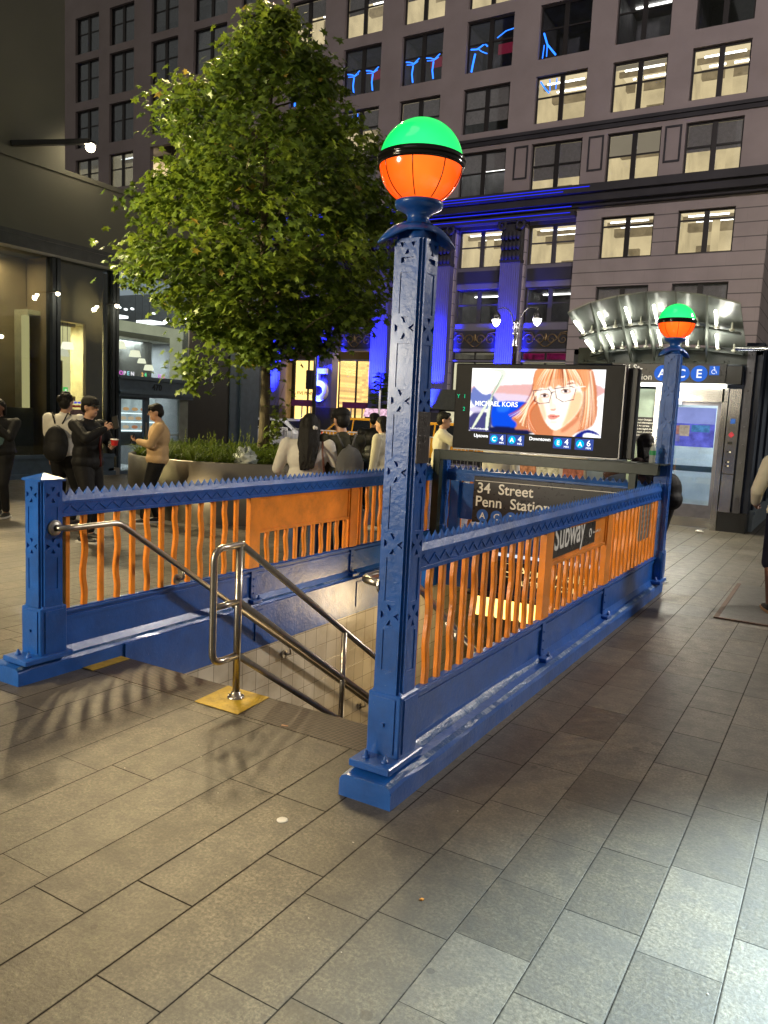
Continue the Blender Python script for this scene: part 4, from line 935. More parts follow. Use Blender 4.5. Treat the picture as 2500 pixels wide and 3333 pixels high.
for i in range(6):
    for (f0, f1) in ((0, 0.50), (0.53, 1.0)):
        b = MB(); A = [cp_(i+0.03, f0), cp_(i+0.97, f0), cp_(i+0.97, f1), cp_(i+0.03, f1)]; B = [p+V((0, 0, 0.02)) for p in A]
        b.add(A+B, [(0, 1, 2, 3), (4, 7, 6, 5), (0, 1, 5, 4), (1, 2, 6, 5), (2, 3, 7, 6), (3, 0, 4, 7)]); b.build('glass_panel', M['cg'], ca)
M['ribm'] = mat('rib_steel', (0.20, 0.22, 0.19), 0.4, 0.3)
for i in range(1, 6):
    b = MB(); A = [cp_(i, 0.0), cp_(i, 1.0)+V((0, 0, 0))]; lo = [cp_(i, 0.45)+V((0, 0, -0.16)), cp_(i, 1.05)+V((0, 0, -0.24))]
    P = [A[0], A[1], lo[1], lo[0]]; t_ = V((0.015, 0, 0)); b.add([p-t_ for p in P]+[p+t_ for p in P], [(0, 1, 2, 3), (7, 6, 5, 4), (0, 4, 5, 1), (1, 5, 6, 2), (2, 6, 7, 3), (3, 7, 4, 0)]); b.build('rib', M['ribm'], ca)
for (f, nm) in ((0.52, 'lamp_tray'), (1.0, 'lamp_tray')):
    for i in range(6):
        a = cp_(i+0.08, f)+V((0, -0.04, -0.08)); c = cp_(i+0.92, f)+V((0, -0.04, -0.08)); b = MB(); b.bar(a, c, 0.16, 0.035); tr_ = b.build(nm, M['dgreen'], ca)
        b = MB(); m0 = cp_(i+0.28, f)+V((0, -0.13, -0.01)); m1 = cp_(i+0.28, f-0.36)+V((0, -0.10, -0.075)); b.tube([m0, m1], 0.022, 8); b.build('lamp_tube', M['tube'], tr_)
        b = MB()
        for q in (0.30, 0.70):
            p = cp_(i+q, f)+V((0, -0.14, -0.05)); b.ell(p, (0.045, 0.04, 0.025), 10, 6); b.tube([p, p+V((0, -0.01, 0.12))], [0.02, 0.012], 8)
        b.build('lamp_head', mat('lamp_housing', (0.75, 0.74, 0.62), 0.3) if i+f == 0.52 else bpy.data.materials['lamp_housing'], tr_)
for i in range(1, 6, 2):
    lamp('canopy_lamp', 'POINT', tuple(cp_(i+0.2, 0.6)+V((0, -0.12, -0.25))), 8, (1, 0.97, 0.86), 0.06)
# steel conduit and darker shed roof to the right
b = MB(); b.tube([(-1.75, 14.0, 3.05), (-0.2, 13.6, 3.0)], 0.035, 10); tag(b.build('steel_pipe', M['stpol']), 'thin steel pipe running right from the glass canopy', 'pipe')
# shopfront shed beyond the elevator
sh_ = thing('side_building', 'dark green shopfront block behind the elevator house on the right', 'building', (0.2, 22, 0))
b = MB(); b.box(-1.2, 4.0, 20.2, 22, 2.6, 4.6); b.box(-1.3, 4.0, 20.0, 22, 4.6, 4.95); b.box(3.0, 4.0, 20.3, 22, 0, 2.6); b.box(-1.2, 4.0, 21.9, 22, 0, 2.6); b.build('wall', M['dgreen'], sh_)
for i in range(4):
    b = MB(); b.box(-1.0+i*1.0, -0.12+i*1.0, 20.30, 20.34, 0.7, 2.5); b.build('window', emat('shop_glow', (0.75, 0.8, 0.85), 0.28, var=0.8, vs=3) if i == 0 else bpy.data.materials['shop_glow'], sh_)
b = MB(); b.box(-1.2, 3.0, 20.2, 20.32, 0, 0.68); b.build('base_course', bpy.data.materials['pale_stone'], sh_)
# steel cellar hatch plate at the right
hp = MB(); hp.prism([(-0.88, 7.68), (0.9, 7.66), (0.9, 9.6), (-0.90, 9.58)], (0, 0, 0.0045), EX, (0, 1, 0), (0, 0, 0.006))
hth = thing('cellar_hatch', 'dark steel hatch plate in the paving under the walker at the right edge', 'hatch', (0, 8.6, 0)); hp.build('hatch_plate', mat('hatch_steel', (0.10, 0.09, 0.08), 0.45, 0.6, bump=0.3, bs=40), hth)
b = MB(); b.prism([(-0.90, 7.66), (0.9, 7.64), (0.9, 7.68), (-0.88, 7.70)], (0, 0, 0.0045), EX, (0, 1, 0), (0, 0, 0.010)); b.prism([(-0.92, 7.66), (-0.88, 7.66), (-0.90, 9.6), (-0.94, 9.6)], (0, 0, 0.005), EX, (0, 1, 0), (0, 0, 0.010))
b.build('hatch_rim', mat('rust', (0.12, 0.07, 0.045), 0.7), hth)
# litter
b = MB(); b.lathe((-1.883, 2.503, 0.0), [(0, 0.003), (0.020, 0.004), (0.024, 0.0025), (0.024, 0.0005)], 14); tag(b.build('bottle_cap', M['lettw']), 'small white disc lying on the paving in front', 'litter')
b = MB(); b.prism([(0, 0), (0.012, 0.003), (0.014, 0.010), (0.004, 0.012)], (-1.15, 2.348, 0.001), EX, (0, 1, 0), (0, 0, 0.004)); tag(b.build('crumb', mat('orange_crumb', (0.6, 0.25, 0.04), 0.6)), 'tiny orange crumb on the paving in the foreground', 'litter')
b = MB(); b.prism([(0, 0), (0.035, 0.010), (0.034, 0.018), (-0.002, 0.010)], (-2.50, 3.285, 0.005), EX, (0, 1, 0), (0, 0, 0.003)); tag(b.build('paper_scrap', mat('peach_paper', (0.6, 0.33, 0.2), 0.7)), 'peach paper scrap on the brown tread strip', 'litter')
b = MB(); b.ell((-2.04, 14.05, 0.02), (0.07, 0.05, 0.025), 9, 6); tag(b.build('napkin', M['lettw']), 'crumpled white napkin before the elevator door', 'litter')
rn = random.Random(8)
b = MB()
for k in range(46):
    x, y = rn.uniform(-4.5, 0.6), rn.uniform(1.0, 3.1)
    if x > -1.9 and x < -1.5 and y > 2.7: continue
    r_ = rn.uniform(0.0015, 0.0045); b.ell((x, y, 0.001), (r_, r_*rn.uniform(.5, 1), 0.0015), 7, 4)
tag(b.build('grit_litter', mat('pale_grit', (0.45, 0.42, 0.36), 0.8)), 'pale grit and crumbs strewn over the foreground paving', 'grit', kind='stuff')
# ------------------------------------------------------------------ dark tower with the 470 shop on the left
TX = -15.1
tw = thing('office_tower', 'dark glass office tower with a blue framed shop door numbered 470', 'building', (-24, 8, 0))
M['dkmetal'] = mat('dark_olive_cladding', (0.19, 0.186, 0.15), 0.7, 0.0, var=0.12, vs=0.4, bump=0.05, bs=3)
M['fascia'] = mat('charcoal_fascia', (0.10, 0.105, 0.11), 0.35, 0.3)
M['bgrey'] = mat('blue_grey_paint', (0.085, 0.13, 0.19), 0.4, bump=0.05)
M['mull'] = mat('dark_mullion', (0.028, 0.034, 0.042), 0.3, 0.4)
M['brown'] = mat('brown_wall', (0.30, 0.22, 0.12), 0.6, var=0.2, vs=1.2)
M['cream'] = mat('cream_wall', (0.55, 0.50, 0.32), 0.6)
b = MB(); b.box(-34, TX, -14, 11.58, 6.5, 46); b.build('tower_body', M['dkmetal'], tw)
b = MB(); b.box(-34, TX-0.002, -14, 18.22, 5.02, 6.56); b.box(-34, TX+0.03, -14, 18.25, 6.50, 6.60); b.build('podium_cladding', M['dkmetal'], tw)
b = MB(); b.box(TX-3, TX+0.34, -14, 15.4, 4.72, 5.0); b.box(TX-3, TX+0.36, -14, 15.42, 4.95, 5.03); b.build('overhang', M['fascia'], tw)
b = MB(); b.box(-34, TX-3.0, -14, 18.2, 0, 5.0); b.box(-34, TX-0.01, 15.34, 16.96, 0, 5.0); b.box(TX-3, TX-0.2, -14, 9.6, 0, 4.7); b.build('wall', mat('near_black_wall', (0.035, 0.032, 0.028), 0.35, var=0.1), tw)
b = MB(); b.box(TX-1, TX+0.02, 16.96, 18.2, 0, 5.0); b.box(TX+0.02, TX+0.07, 17.35, 17.9, 0, 5.0); b.build('corner_column', M['bgrey'], tw)
# blue-grey base band
b = MB(); b.box(TX-0.1, TX+0.10, 6, 12.86, 0, 0.43); b.box(TX-0.1, TX+0.14, 6, 12.86, 0.43, 0.50); b.box(TX-0.1, TX+0.16, 6, 12.86, 0, 0.10); b.build('base_band', M['bgrey'], tw)
for (y0, y1) in ((11.19, 11.27), (11.31, 11.39), (12.80, 12.87), (12.91, 12.98)):
    b = MB(); b.box(TX-0.12, TX+0.10, y0, y1, 0.45, 4.74); b.build('mullion', M['mull'], tw)
b = MB(); b.box(TX-0.1, TX+0.02, 11.27, 11.31, 0.45, 4.74); b.box(TX-0.1, TX+0.02, 12.87, 12.91, 0.0, 4.74); b.build('mullion_recess', M['bgrey'], tw)
# bay A: brown wall with slim lit strip, stone apron, glass in front
b = MB(); b.box(TX-0.9, TX-0.8, 6, 11.19, 0.4, 4.72); b.box(TX-0.9, TX-0.13, 11.22, 11.36, 0.4, 4.72); b.build('back_wall', M['brown'], tw)
b = MB(); b.box(TX-0.5, TX-0.3, 6, 11.0, 0.5, 1.50); b.build('stone_apron', mat('stone_apron', (0.16, 0.145, 0.11), 0.6, var=0.12, bump=0.1), tw)
b = MB(); b.box(TX-0.6, TX-0.45, 6, 10.3, 1.85, 3.3); b.build('display_panel', mat('olive_panel', (0.11, 0.088, 0.05), 0.55, var=0.15, vs=1), tw)
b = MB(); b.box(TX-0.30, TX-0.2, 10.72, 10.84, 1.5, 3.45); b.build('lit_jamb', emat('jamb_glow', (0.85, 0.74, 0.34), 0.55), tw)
M['tglass'] = glassmat('tower_glass', (0.86, 0.9, 0.88), 0.05, 0.12)
b = MB(); b.box(TX, TX+0.012, 6, 11.19, 0.5, 4.72); b.build('shop_glass', M['tglass'], tw)
b = MB(); b.box(TX, TX+0.012, 11.39, 12.80, 0.5, 4.72); b.build('shop_glass', M['tglass'], tw)
# bay B: brown surround with a lit yellow room behind
b = MB(); b.box(TX-0.35, TX-0.25, 11.39, 12.80, 3.45, 4.72); b.box(TX-0.35, TX-0.25, 12.33, 12.80, 0.5, 3.45); b.box(TX-0.35, TX-0.25, 11.39, 12.33, 0.5, 1.1); b.build('bay_surround', M['brown'], tw)
b = MB(); b.box(TX-3.0, TX-2.9, 10.5, 13.0, 0, 3.6); b.box(TX-2.9, TX-0.35, 12.9, 12.98, 0, 4.7); b.box(TX-2.9, TX-0.35, 10.9, 10.95, 0, 3.6); b.box(TX-2.9, TX-0.35, 10.95, 12.9, 3.5, 3.6); b.build('room', M['cream'], tw)
M['warmwin'] = emat('window_warmth', (0.95, 0.84, 0.42), 0.9, var=0.25, vs=1.2)
for (y0, y1, z0, z1) in ((11.50, 11.68, 1.85, 3.38), (11.76, 12.26, 1.85, 3.38)):
    b = MB(); b.box(TX-0.75, TX-0.70, y0, y1, z0, z1); b.build('lit_window', M['warmwin'], tw)
b = MB(); b.box(TX-0.70, TX-0.62, 11.68, 11.76, 1.78, 3.44); b.box(TX-0.70, TX-0.62, 11.42, 12.33, 1.70, 1.80); b.box(TX-0.70, TX-0.62, 11.42, 12.33, 3.38, 3.46); b.build('window_frame', mat('tan_frame', (0.28, 0.25, 0.16), 0.5), tw)
b = MB(); b.box(TX-0.69, TX-0.64, 11.80, 12.0, 1.85, 2.6); b.build('dark_pane', mat('olive_shade', (0.12, 0.11, 0.05), 0.6), tw)
def pendant(y, z, r, x, label, e):
    t_ = thing('pendant_lamp', label, 'pendant lamp', (x, y, z+0.6), 'pendant lamps in the shop')
    b = MB(); b.lathe((x, y, z), [(r, 0), (r*0.97, 0.02), (r*0.72, r*1.0), (r*0.6, r*1.05), (0, r*1.05)], 20); b.build('lamp_shade', emat('lampshade_glow_%d' % int(e*10), (1.0, 0.95, 0.72), e), t_)
    b = MB(); b.tube([(x, y, z+r), (x, y, 4.5)], 0.006, 5); b.build('cord', M['black'], t_)
pendant(12.02, 2.86, 0.15, TX-0.5, 'round glowing white shade in the yellow window, upper of two', 1.5)
pendant(11.96, 2.70, 0.14, TX-0.58, 'dimmer yellow shade in the yellow window, lower of two', 0.75)
b = MB(); b.box(TX-0.60, TX-0.59, 11.98, 12.10, 1.80, 2.0); b.build('exit_sign', emat('exit_green', (0.1, 0.75, 0.15), 0.9), tw)
b = MB(); b.box(TX-0.594, TX-0.585, 12.02, 12.07, 1.83, 1.96); b.build('exit_arrow', emat('exit_white', (0.9, 1, 0.8), 1.0), tw)
for i in range(6):
    b = MB(); b.box(TX-0.30, TX-0.27, 11.75+i*0.10, 11.80+i*0.10, 1.64, 1.68); b.build('blue_led', emat('blue_led', (0.05, 0.08, 1.0), 1.2) if i == 0 else bpy.data.materials['blue_led'], tw)
for (y0, y1, z0, z1, c, s) in ((11.62, 12.3, 1.55, 1.60, (0.55, 0.05, 0.03), .5), (11.62, 11.80, 1.38, 1.50, (0.9, 0.06, 0.04), .7), (11.9, 12.3, 1.05, 1.5, (0.25, 0.12, 0.10), .35), (12.33, 12.36, 0.6, 1.75, (0.9, 0.95, 1), .9), (11.6, 11.9, 1.1, 1.3, (0.2, 0.5, 0.2), .35)):
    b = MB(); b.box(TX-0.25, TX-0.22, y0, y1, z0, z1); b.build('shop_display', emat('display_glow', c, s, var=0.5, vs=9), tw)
# bay C: bright shop with doors
b = MB(); b.box(TX-2.95, TX, 12.98, 13.03, 0, 4.7); b.box(TX-2.95, TX, 15.30, 15.36, 0, 4.7); b.box(TX-2.95, TX-2.9, 13, 15.3, 0, 4.7); b.build('shop_wall', mat('shop_wall', (0.20, 0.21, 0.22), 0.5), tw)
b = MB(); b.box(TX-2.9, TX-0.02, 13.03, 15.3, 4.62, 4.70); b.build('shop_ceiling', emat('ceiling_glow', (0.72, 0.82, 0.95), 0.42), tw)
b = MB(); b.box(TX-2.9, TX-0.35, 13.03, 15.3, 3.30, 3.42); b.build('shop_bulkhead', mat('bulkhead', (0.30, 0.30, 0.22), 0.6), tw)
b = MB(); b.box(TX-0.32, TX-0.28, 13.2, 15.2, 2.3, 3.32); b.build('upper_back', mat('shop_upper', (0.045, 0.04, 0.035), 0.5, var=0.5, vs=3), tw) if False else None
for (y0, y1) in ((13.05, 13.6), (14.3, 14.8)):
    b = MB(); b.box(TX-0.8, TX-0.3, y0, y1, 3.74, 3.80); b.build('ceiling_tube', emat('cool_tube', (0.95, 0.97, 1), 3.0) if y0 < 14 else bpy.data.materials['cool_tube'], tw)
for (y, z) in ((13.5, 4.0), (13.7, 3.98), (13.9, 4.02), (14.6, 4.0)):
    b = MB(); b.ell((TX-0.5, y, z), (0.03, 0.06, 0.03), 10, 6); b.build('spot_lamp', bpy.data.materials['cool_tube'], tw)
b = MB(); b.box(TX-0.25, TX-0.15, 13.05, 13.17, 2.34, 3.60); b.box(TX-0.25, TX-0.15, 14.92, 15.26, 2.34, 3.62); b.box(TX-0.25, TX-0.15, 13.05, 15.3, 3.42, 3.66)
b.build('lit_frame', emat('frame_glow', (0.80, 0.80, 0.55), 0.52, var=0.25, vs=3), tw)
b = MB(); b.box(TX-0.95, TX-0.90, 13.17, 14.92, 2.25, 3.42); b.build('dark_interior', mat('dim_interior', (0.10, 0.10, 0.09), 0.5, var=0.6, vs=2), tw)  # dark sheet added behind the pendants so the upper shop looks dim
for i, (y, z, r) in enumerate(((13.50, 3.02, 0.17), (14.0, 2.86, 0.15), (14.22, 2.72, 0.11), (14.45, 2.56, 0.13))):
    pendant(y, z, r, TX-0.5, ['first and highest pendant shade above the 470 door', 'second pendant shade above the 470 door', 'third small pendant shade above the 470 door', 'fourth and lowest pendant shade above the 470 door'][i], 1.25)
cols = [(0.9, 0.15, 0.8), (0.95, 0.8, 1.0), (0.4, 0.9, 1.0), (1.0, 0.9, 1.0), (1.0, 0.5, 0.1), (0.1, 0.8, 0.3), (0.8, 0.1, 0.9), (1.0, 0.15, 0.3)]
for i, (y, ch) in enumerate(((13.12, 'O'), (13.25, 'P'), (13.36, 'E'), (13.47, 'N'), (13.80, '2'), (13.90, '4'), (14.35, 'H'), (14.48, 'R'))):
    text('neon_letter', ch, 0.14, (TX-0.05, y, 2.37), (0, 1, 0), EZ, emat('neon_%d' % i, cols[i], 1.3), tw, depth=0.01, bold=0.01)
b = MB(); b.box(TX-0.1, TX+0.14, 12.98, 15.40, 1.86, 2.30); b.box(TX-0.1, TX+0.18, 12.98, 15.42, 2.28, 2.36); b.box(TX-0.1, TX+0.17, 12.98, 15.41, 1.93, 1.98); b.build('transom', M['bgrey'], tw)
text('house_number', '470', 0.21, (TX+0.142, 13.98, 2.05), (0, 1, 0), EZ, M['mull'], tw, depth=0.012, bold=0.01)
b = MB(); b.box(TX, TX+0.02, 13.03, 15.30, 2.36, 4.70); b.build('shop_glass', M['tglass'], tw)
dd = MB(); dd.box(TX-0.03, TX+0.05, 13.03, 13.10, 0, 1.86); dd.box(TX-0.03, TX+0.05, 13.82, 13.98, 0, 1.86); dd.box(TX-0.03, TX+0.05, 13.10, 13.82, 0, 0.07); dd.box(TX-0.03, TX+0.05, 13.10, 13.82, 1.80, 1.86)
dr_ = dd.build('shop_door', M['bgrey'], tw)
b = MB(); b.box(TX, TX+0.01, 13.10, 13.82, 0.07, 1.80); b.build('door_glass', M['tglass'], dr_)
b = MB(); b.box(TX+0.05, TX+0.08, 13.84, 13.88, 0.75, 1.25); b.build('handle', M['steel'], dr_)
b = MB(); b.box(TX-0.03, TX+0.05, 15.0, 15.3, 0, 1.86); b.box(TX-0.03, TX+0.05, 13.98, 15.0, 0, 0.12); b.box(TX-0.03, TX+0.05, 13.98, 15.0, 0.93, 0.96); sf = b.build('side_light', mat('pale_frame', (0.30, 0.32, 0.28), 0.4), tw)
b = MB(); b.box(TX, TX+0.01, 13.98, 15.0, 0.12, 1.86); b.build('pane', M['tglass'], sf)
b = MB(); b.box(TX-0.1, TX+0.10, 12.70, 13.02, 0, 0.16); b.build('metal_foot', M['steel2'], tw)
# lit counter of food pictures
M['cool'] = emat('counter_cool', (0.80, 0.93, 1.0), 1.8)
b = MB(); b.box(TX-1.0, TX-0.6, 13.1, 14.9, 0.65, 1.0); b.build('shop_counter', mat('counter_front', (0.25, 0.27, 0.27), 0.35, var=0.3, vs=2), tw)
for z in (1.0, 1.22, 1.44): b = MB(); b.box(TX-0.95, TX-0.58, 13.08, 14.95, z, z+0.022); b.build('lit_shelf', M['cool'], tw)
rnd = random.Random(2)
for z, n_ in ((1.05, 6), (1.27, 7), (1.50, 6)):
    for i in range(n_):
        y = 13.16+i*1.72/n_; b = MB(); b.ell((TX-0.62, y+0.1, z+0.06), (0.05, 0.095, 0.045), 12, 8); b.build('food_item', emat('food_glow_%d' % rnd.randint(0, 3), rnd.choice([(0.75, 0.42, 0.18), (0.62, 0.25, 0.12), (0.8, 0.6, 0.4)]), 0.75), tw)
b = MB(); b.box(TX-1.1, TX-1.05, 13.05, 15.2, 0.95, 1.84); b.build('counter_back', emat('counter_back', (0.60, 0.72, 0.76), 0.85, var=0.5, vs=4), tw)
b = MB(); b.box(TX-2.9, TX, 13.03, 15.3, 0.002, 0.01); b.build('shop_floor', mat('shop_floor_tile', (0.42, 0.44, 0.46), 0.3), tw)
lamp('shop_ceiling_light', 'AREA', (TX-0.45, 10.2, 4.6), 22, (1, 0.85, 0.55), 0.5, target=(TX-0.7, 10.3, 0))
lamp('shop_ceiling_light', 'AREA', (TX-1.2, 14.1, 3.25), 170, (0.9, 0.96, 1), 1.2, target=(TX-1.0, 14.1, 0))
lamp('shop_ceiling_light', 'AREA', (TX-1.6, 11.9, 3.4), 130, (1, 0.86, 0.5), 0.8, target=(TX-1.2, 11.9, 0))
# wall lamps
M['bulb'] = emat('warm_bulb', (1.0, 0.86, 0.58), 22)
def bulb(x, y, z, r, label, e, col=(1, 0.82, 0.52), arm=None):
    t_ = thing('wall_lamp', label, 'wall lamp', (x, y, z), 'small lamps along the tower wall')
    b = MB(); b.ell((x, y, z), (r, r, r), 14, 10); b.build('bulb', M['bulb'], t_)
    b = MB(); b.lathe((x, y, z), [(r*1.3, r*0.5), (r*1.1, r*1.1), (r*0.4, r*1.4), (0, r*1.45)], 14)
    if arm: b.bar(arm, (x, y-0.05, z+r), 0.16, 0.10)
    else: b.bar((TX, y, z+r), (x, y, z+r*1.3), 0.03, 0.03)
    b.build('bracket', M['blackm'], t_); lamp('wall_lamp_light', 'POINT', (x+r*2, y, z-r*1.5), e, col, r)
bulb(-14.6, 11.83, 7.08, 0.10, 'bright flood lamp on a long bracket high on the tower', 7, arm=(TX, 10.3, 6.75))
bulb(-14.75, 11.13, 3.93, 0.042, 'small warm lamp on the tower, left of the two near the shop', 22)
bulb(-14.75, 12.70, 3.90, 0.045, 'small warm lamp at the upper left corner of the 470 shop', 26)
bulb(-14.75, 14.9, 3.88, 0.040, 'small warm lamp glimpsed through the tree leaves', 20)
bulb(-14.75, 9.82, 2.90, 0.040, 'small whitish lamp at the far left tower window', 16, (1, 1, 1))
# ------------------------------------------------------------------ stone office block across the avenue
FY = 44.0
def fx(x): return x*1.1
def fz(z): return 1.7+(z-1.7)*1.1
ob = thing('stone_office_block', 'pale stone office block with blue lit columns across the avenue', 'building', (-30, 52, 0))
def stone_mat(name, c0, c1, groove=False):
    t = NT(name); n = t.noise(0.6, detail=6); c = t.ramp(n, [(0.3, c0), (0.7, c1)])
    h = t.noise(6, detail=4)
    if groove:
        sp = t.n('SeparateXYZ'); t.put(sp.inputs[0], t.wpos()); u = t.math('DIVIDE', t.math('SUBTRACT', sp.outputs[2], 0.31), 0.695); f = t.math('FRACT', u)
        g = t.math('LESS_THAN', f, 0.075); rowi = t.math('FLOOR', u)
        xx = t.math('FRACT', t.math('ADD', t.math('DIVIDE', sp.outputs[0], 1.6), t.math('MULTIPLY', rowi, 0.5))); g2 = t.math('LESS_THAN', xx, 0.018)
        g = t.math('MAXIMUM', g, t.math('MULTIPLY', g2, 0.12)); c = t.mix(t.math('MULTIPLY', g, 0.75), c, (0.05, 0.046, 0.046)); h = t.math('SUBTRACT', h, t.math('MULTIPLY', g, 2))
    t.bsdf(c, 0.75, 0, t.bump(h, 0.25, 0.02)); return t.m
M['stone'] = stone_mat('pale_brick_stone', (0.24, 0.205, 0.20), (0.29, 0.25, 0.245))
M['rust'] = stone_mat('rusticated_stone', (0.27, 0.235, 0.225), (0.34, 0.295, 0.285), True)
M['darkst'] = stone_mat('dark_cast_iron', (0.018, 0.018, 0.022), (0.035, 0.034, 0.04))
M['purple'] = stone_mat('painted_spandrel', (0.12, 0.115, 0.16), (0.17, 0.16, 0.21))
cols_x = [(-8.1, -5.6), (-11.75, -9.2), (-15.65, -13.0), (-19.7, -17.05), (-23.65, -21.1), (-27.55, -25.0), (-31.45, -28.95), (-35.4, -32.8), (-39.4, -36.55), (-43.3, -40.8), (-47.4, -44.95), (-51.0, -48.5)]
rows = {'A': (16.85, 19.15), 'B': (19.95, 22.55), 'C': (23.15, 25.9), 'D': (26.4, 28.9), 'W': (13.45, 15.88), 'E': (9.95, 11.95), 'F': (6.95, 8.8)}
holes = []
for k in ('A', 'B', 'C', 'D'):
    for i, (a, c) in enumerate(cols_x): holes.append((a, c, *rows[k], k, i))
for i, (a, c) in enumerate(cols_x[:9]): holes.append((a, c, *rows['W'], 'W', i))
# upper wall with openings: cells of the opening grid that are solid
def wall_cells(b, x0, x1, z0, z1, hs, y, dep):
    xs = sorted({x0, x1, *[h[0] for h in hs], *[h[1] for h in hs]}); zs = sorted({z0, z1, *[h[2] for h in hs], *[h[3] for h in hs]})
    xs = [x for x in xs if x0 <= x <= x1]; zs = [z for z in zs if z0 <= z <= z1]
    for i in range(len(xs)-1):
        for j in range(len(zs)-1):
            cx, cz = (xs[i]+xs[i+1])/2, (zs[j]+zs[j+1])/2
            if any(h[0] < cx < h[1] and h[2] < cz < h[3] for h in hs): continue
            X0, X1, Z0, Z1 = fx(xs[i]), fx(xs[i+1]), fz(zs[j]), fz(zs[j+1]); b.add([(X0, y, Z0), (X1, y, Z0), (X1, y, Z1), (X0, y, Z1)], [(0, 1, 2, 3)])
    for h in hs:
        if not (x0 <= h[0] and h[1] <= x1 and z0 <= h[2] and h[3] <= z1): continue
        X0, X1, Z0, Z1 = fx(h[0]), fx(h[1]), fz(h[2]), fz(h[3])
        b.add([(X0, y, Z0), (X1, y, Z0), (X1, y, Z1), (X0, y, Z1), (X0, y+dep, Z0), (X1, y+dep, Z0), (X1, y+dep, Z1), (X0, y+dep, Z1)], [(0, 1, 5, 4), (1, 2, 6, 5), (2, 3, 7, 6), (3, 0, 4, 7)])
b = MB(); wall_cells(b, -52.3, -4.2, 13.4, 33, holes, FY, 0.35); b.build('upper_wall', M['stone'], ob, fix=False)
hs2 = [(a, c, *rows['E'], 'E', i) for i, (a, c) in enumerate(cols_x[:2])] + [(a, c, 6.3, 8.6, 'F', i) for i, (a, c) in enumerate(cols_x[:2])]
b = MB(); wall_cells(b, -13.02, -4.2, 0.15, 13.4, hs2, FY, 0.35); b.build('rusticated_wall', M['rust'], ob, fix=False)
b = MB(); b.box(fx(-4.2)-0.0, fx(-4.2)+0.02, FY+0.01, FY+26, 0, fz(33)); b.box(fx(-52.3), fx(-52.3)+0.02, FY+0.01, FY+26, 0, fz(33)); b.box(fx(-52.3), fx(-4.2), FY+0.01, FY+26, fz(33), fz(33)+0.3); b.build('side_wall', M['rust'], ob)
b = MB(); b.box(fx(-52.3), fx(-4.2), FY+5.0, FY+5.1, 0, fz(33)); b.build('inner_wall', mat('inner_dark', (0.02, 0.02, 0.02), 0.8), ob)
# bands, cornices
b = MB(); b.box(fx(-37), fx(-4.15), FY-0.22, FY, fz(16.32), fz(16.48)); b.box(fx(-37), fx(-4.15), FY-0.12, FY, fz(16.12), fz(16.32)); b.build('string_course', M['darkst'], ob)
b = MB(); b.box(fx(-52), fx(-4.0), FY-0.95, FY, fz(13.0), fz(13.38)); b.box(fx(-52), fx(-4.1), FY-0.7, FY, fz(12.62), fz(13.0)); b.box(fx(-52), fx(-4.15), FY-0.35, FY, fz(12.45), fz(12.62)); b.build('cornice', M['darkst'], ob)
b = MB(); b.box(fx(-52), fx(-13.0), FY-0.5, FY, fz(12.05), fz(12.3)); b.build('entablature', M['darkst'], ob)
M['bled'] = emat('blue_led_strip', (0.02, 0.03, 1.0), 0.9)
for (z, y, x1) in ((13.22, 0.965, -12.2), (13.08, 0.965, -13.5), (12.50, 0.37, -13.2), (12.17, 0.52, -13.2)):
    b = MB(); b.box(fx(-40), fx(x1), FY-y-0.01, FY-y, fz(z), fz(z+0.035)); b.build('blue_light_line', M['bled'], ob)
# raised panels between the attic windows
for i in range(8):
    a = cols_x[i][0]-1.3 if i else -9.0; a = cols_x[i][0]-0.93; c = cols_x[i][0]-0.17
    b = MB(); X0, X1, Z0, Z1 = fx(a), fx(c), fz(14.2), fz(15.85)
    for (p0, p1, q0, q1) in ((X0, X1, Z0, Z0+0.09), (X0, X1, Z1-0.09, Z1), (X0, X0+0.09, Z0+0.09, Z1-0.09), (X1-0.09, X1, Z0+0.09, Z1-0.09)): b.box(p0, p1, FY-0.05, FY, q0, q1)
    b.build('attic_panel', M['darkst'], ob)
# window units
M['wframe'] = mat('dark_window_frame', (0.018, 0.016, 0.016), 0.4, var=0.05)
M['dglass'] = glassmat('office_glass', (0.92, 0.95, 0.97), 0.08, 0.08, 0.03); RY0 = FY+0.3; M['wframe2'] = mat('grey_window_frame', (0.07, 0.068, 0.085), 0.4)
M['blind'] = mat('grey_blind', (0.46, 0.40, 0.36), 0.7)
M['darkroom'] = mat('dark_room', (0.16, 0.15, 0.155), 0.7, var=0.4, vs=1.2)
M['roomlit'] = emat('lit_office', (0.88, 0.67, 0.36), 0.95, var=0.35, vs=0.7)
M['ceillit'] = emat('lit_ceiling', (0.95, 0.74, 0.43), 1.05, var=0.12, vs=0.8)
M['beamlit'] = emat('shaded_office_fitting', (0.50, 0.36, 0.19), 0.7, var=0.5, vs=2)
M['strip'] = emat('office_strip_light', (1.0, 0.96, 0.86), 6.0)
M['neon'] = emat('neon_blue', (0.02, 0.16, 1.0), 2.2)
M['redglow'] = emat('neon_red', (0.35, 0.02, 0.06), 0.35)
M['blindlit'] = emat('lit_blind', (0.62, 0.50, 0.34), 0.42, var=0.1, vs=1)
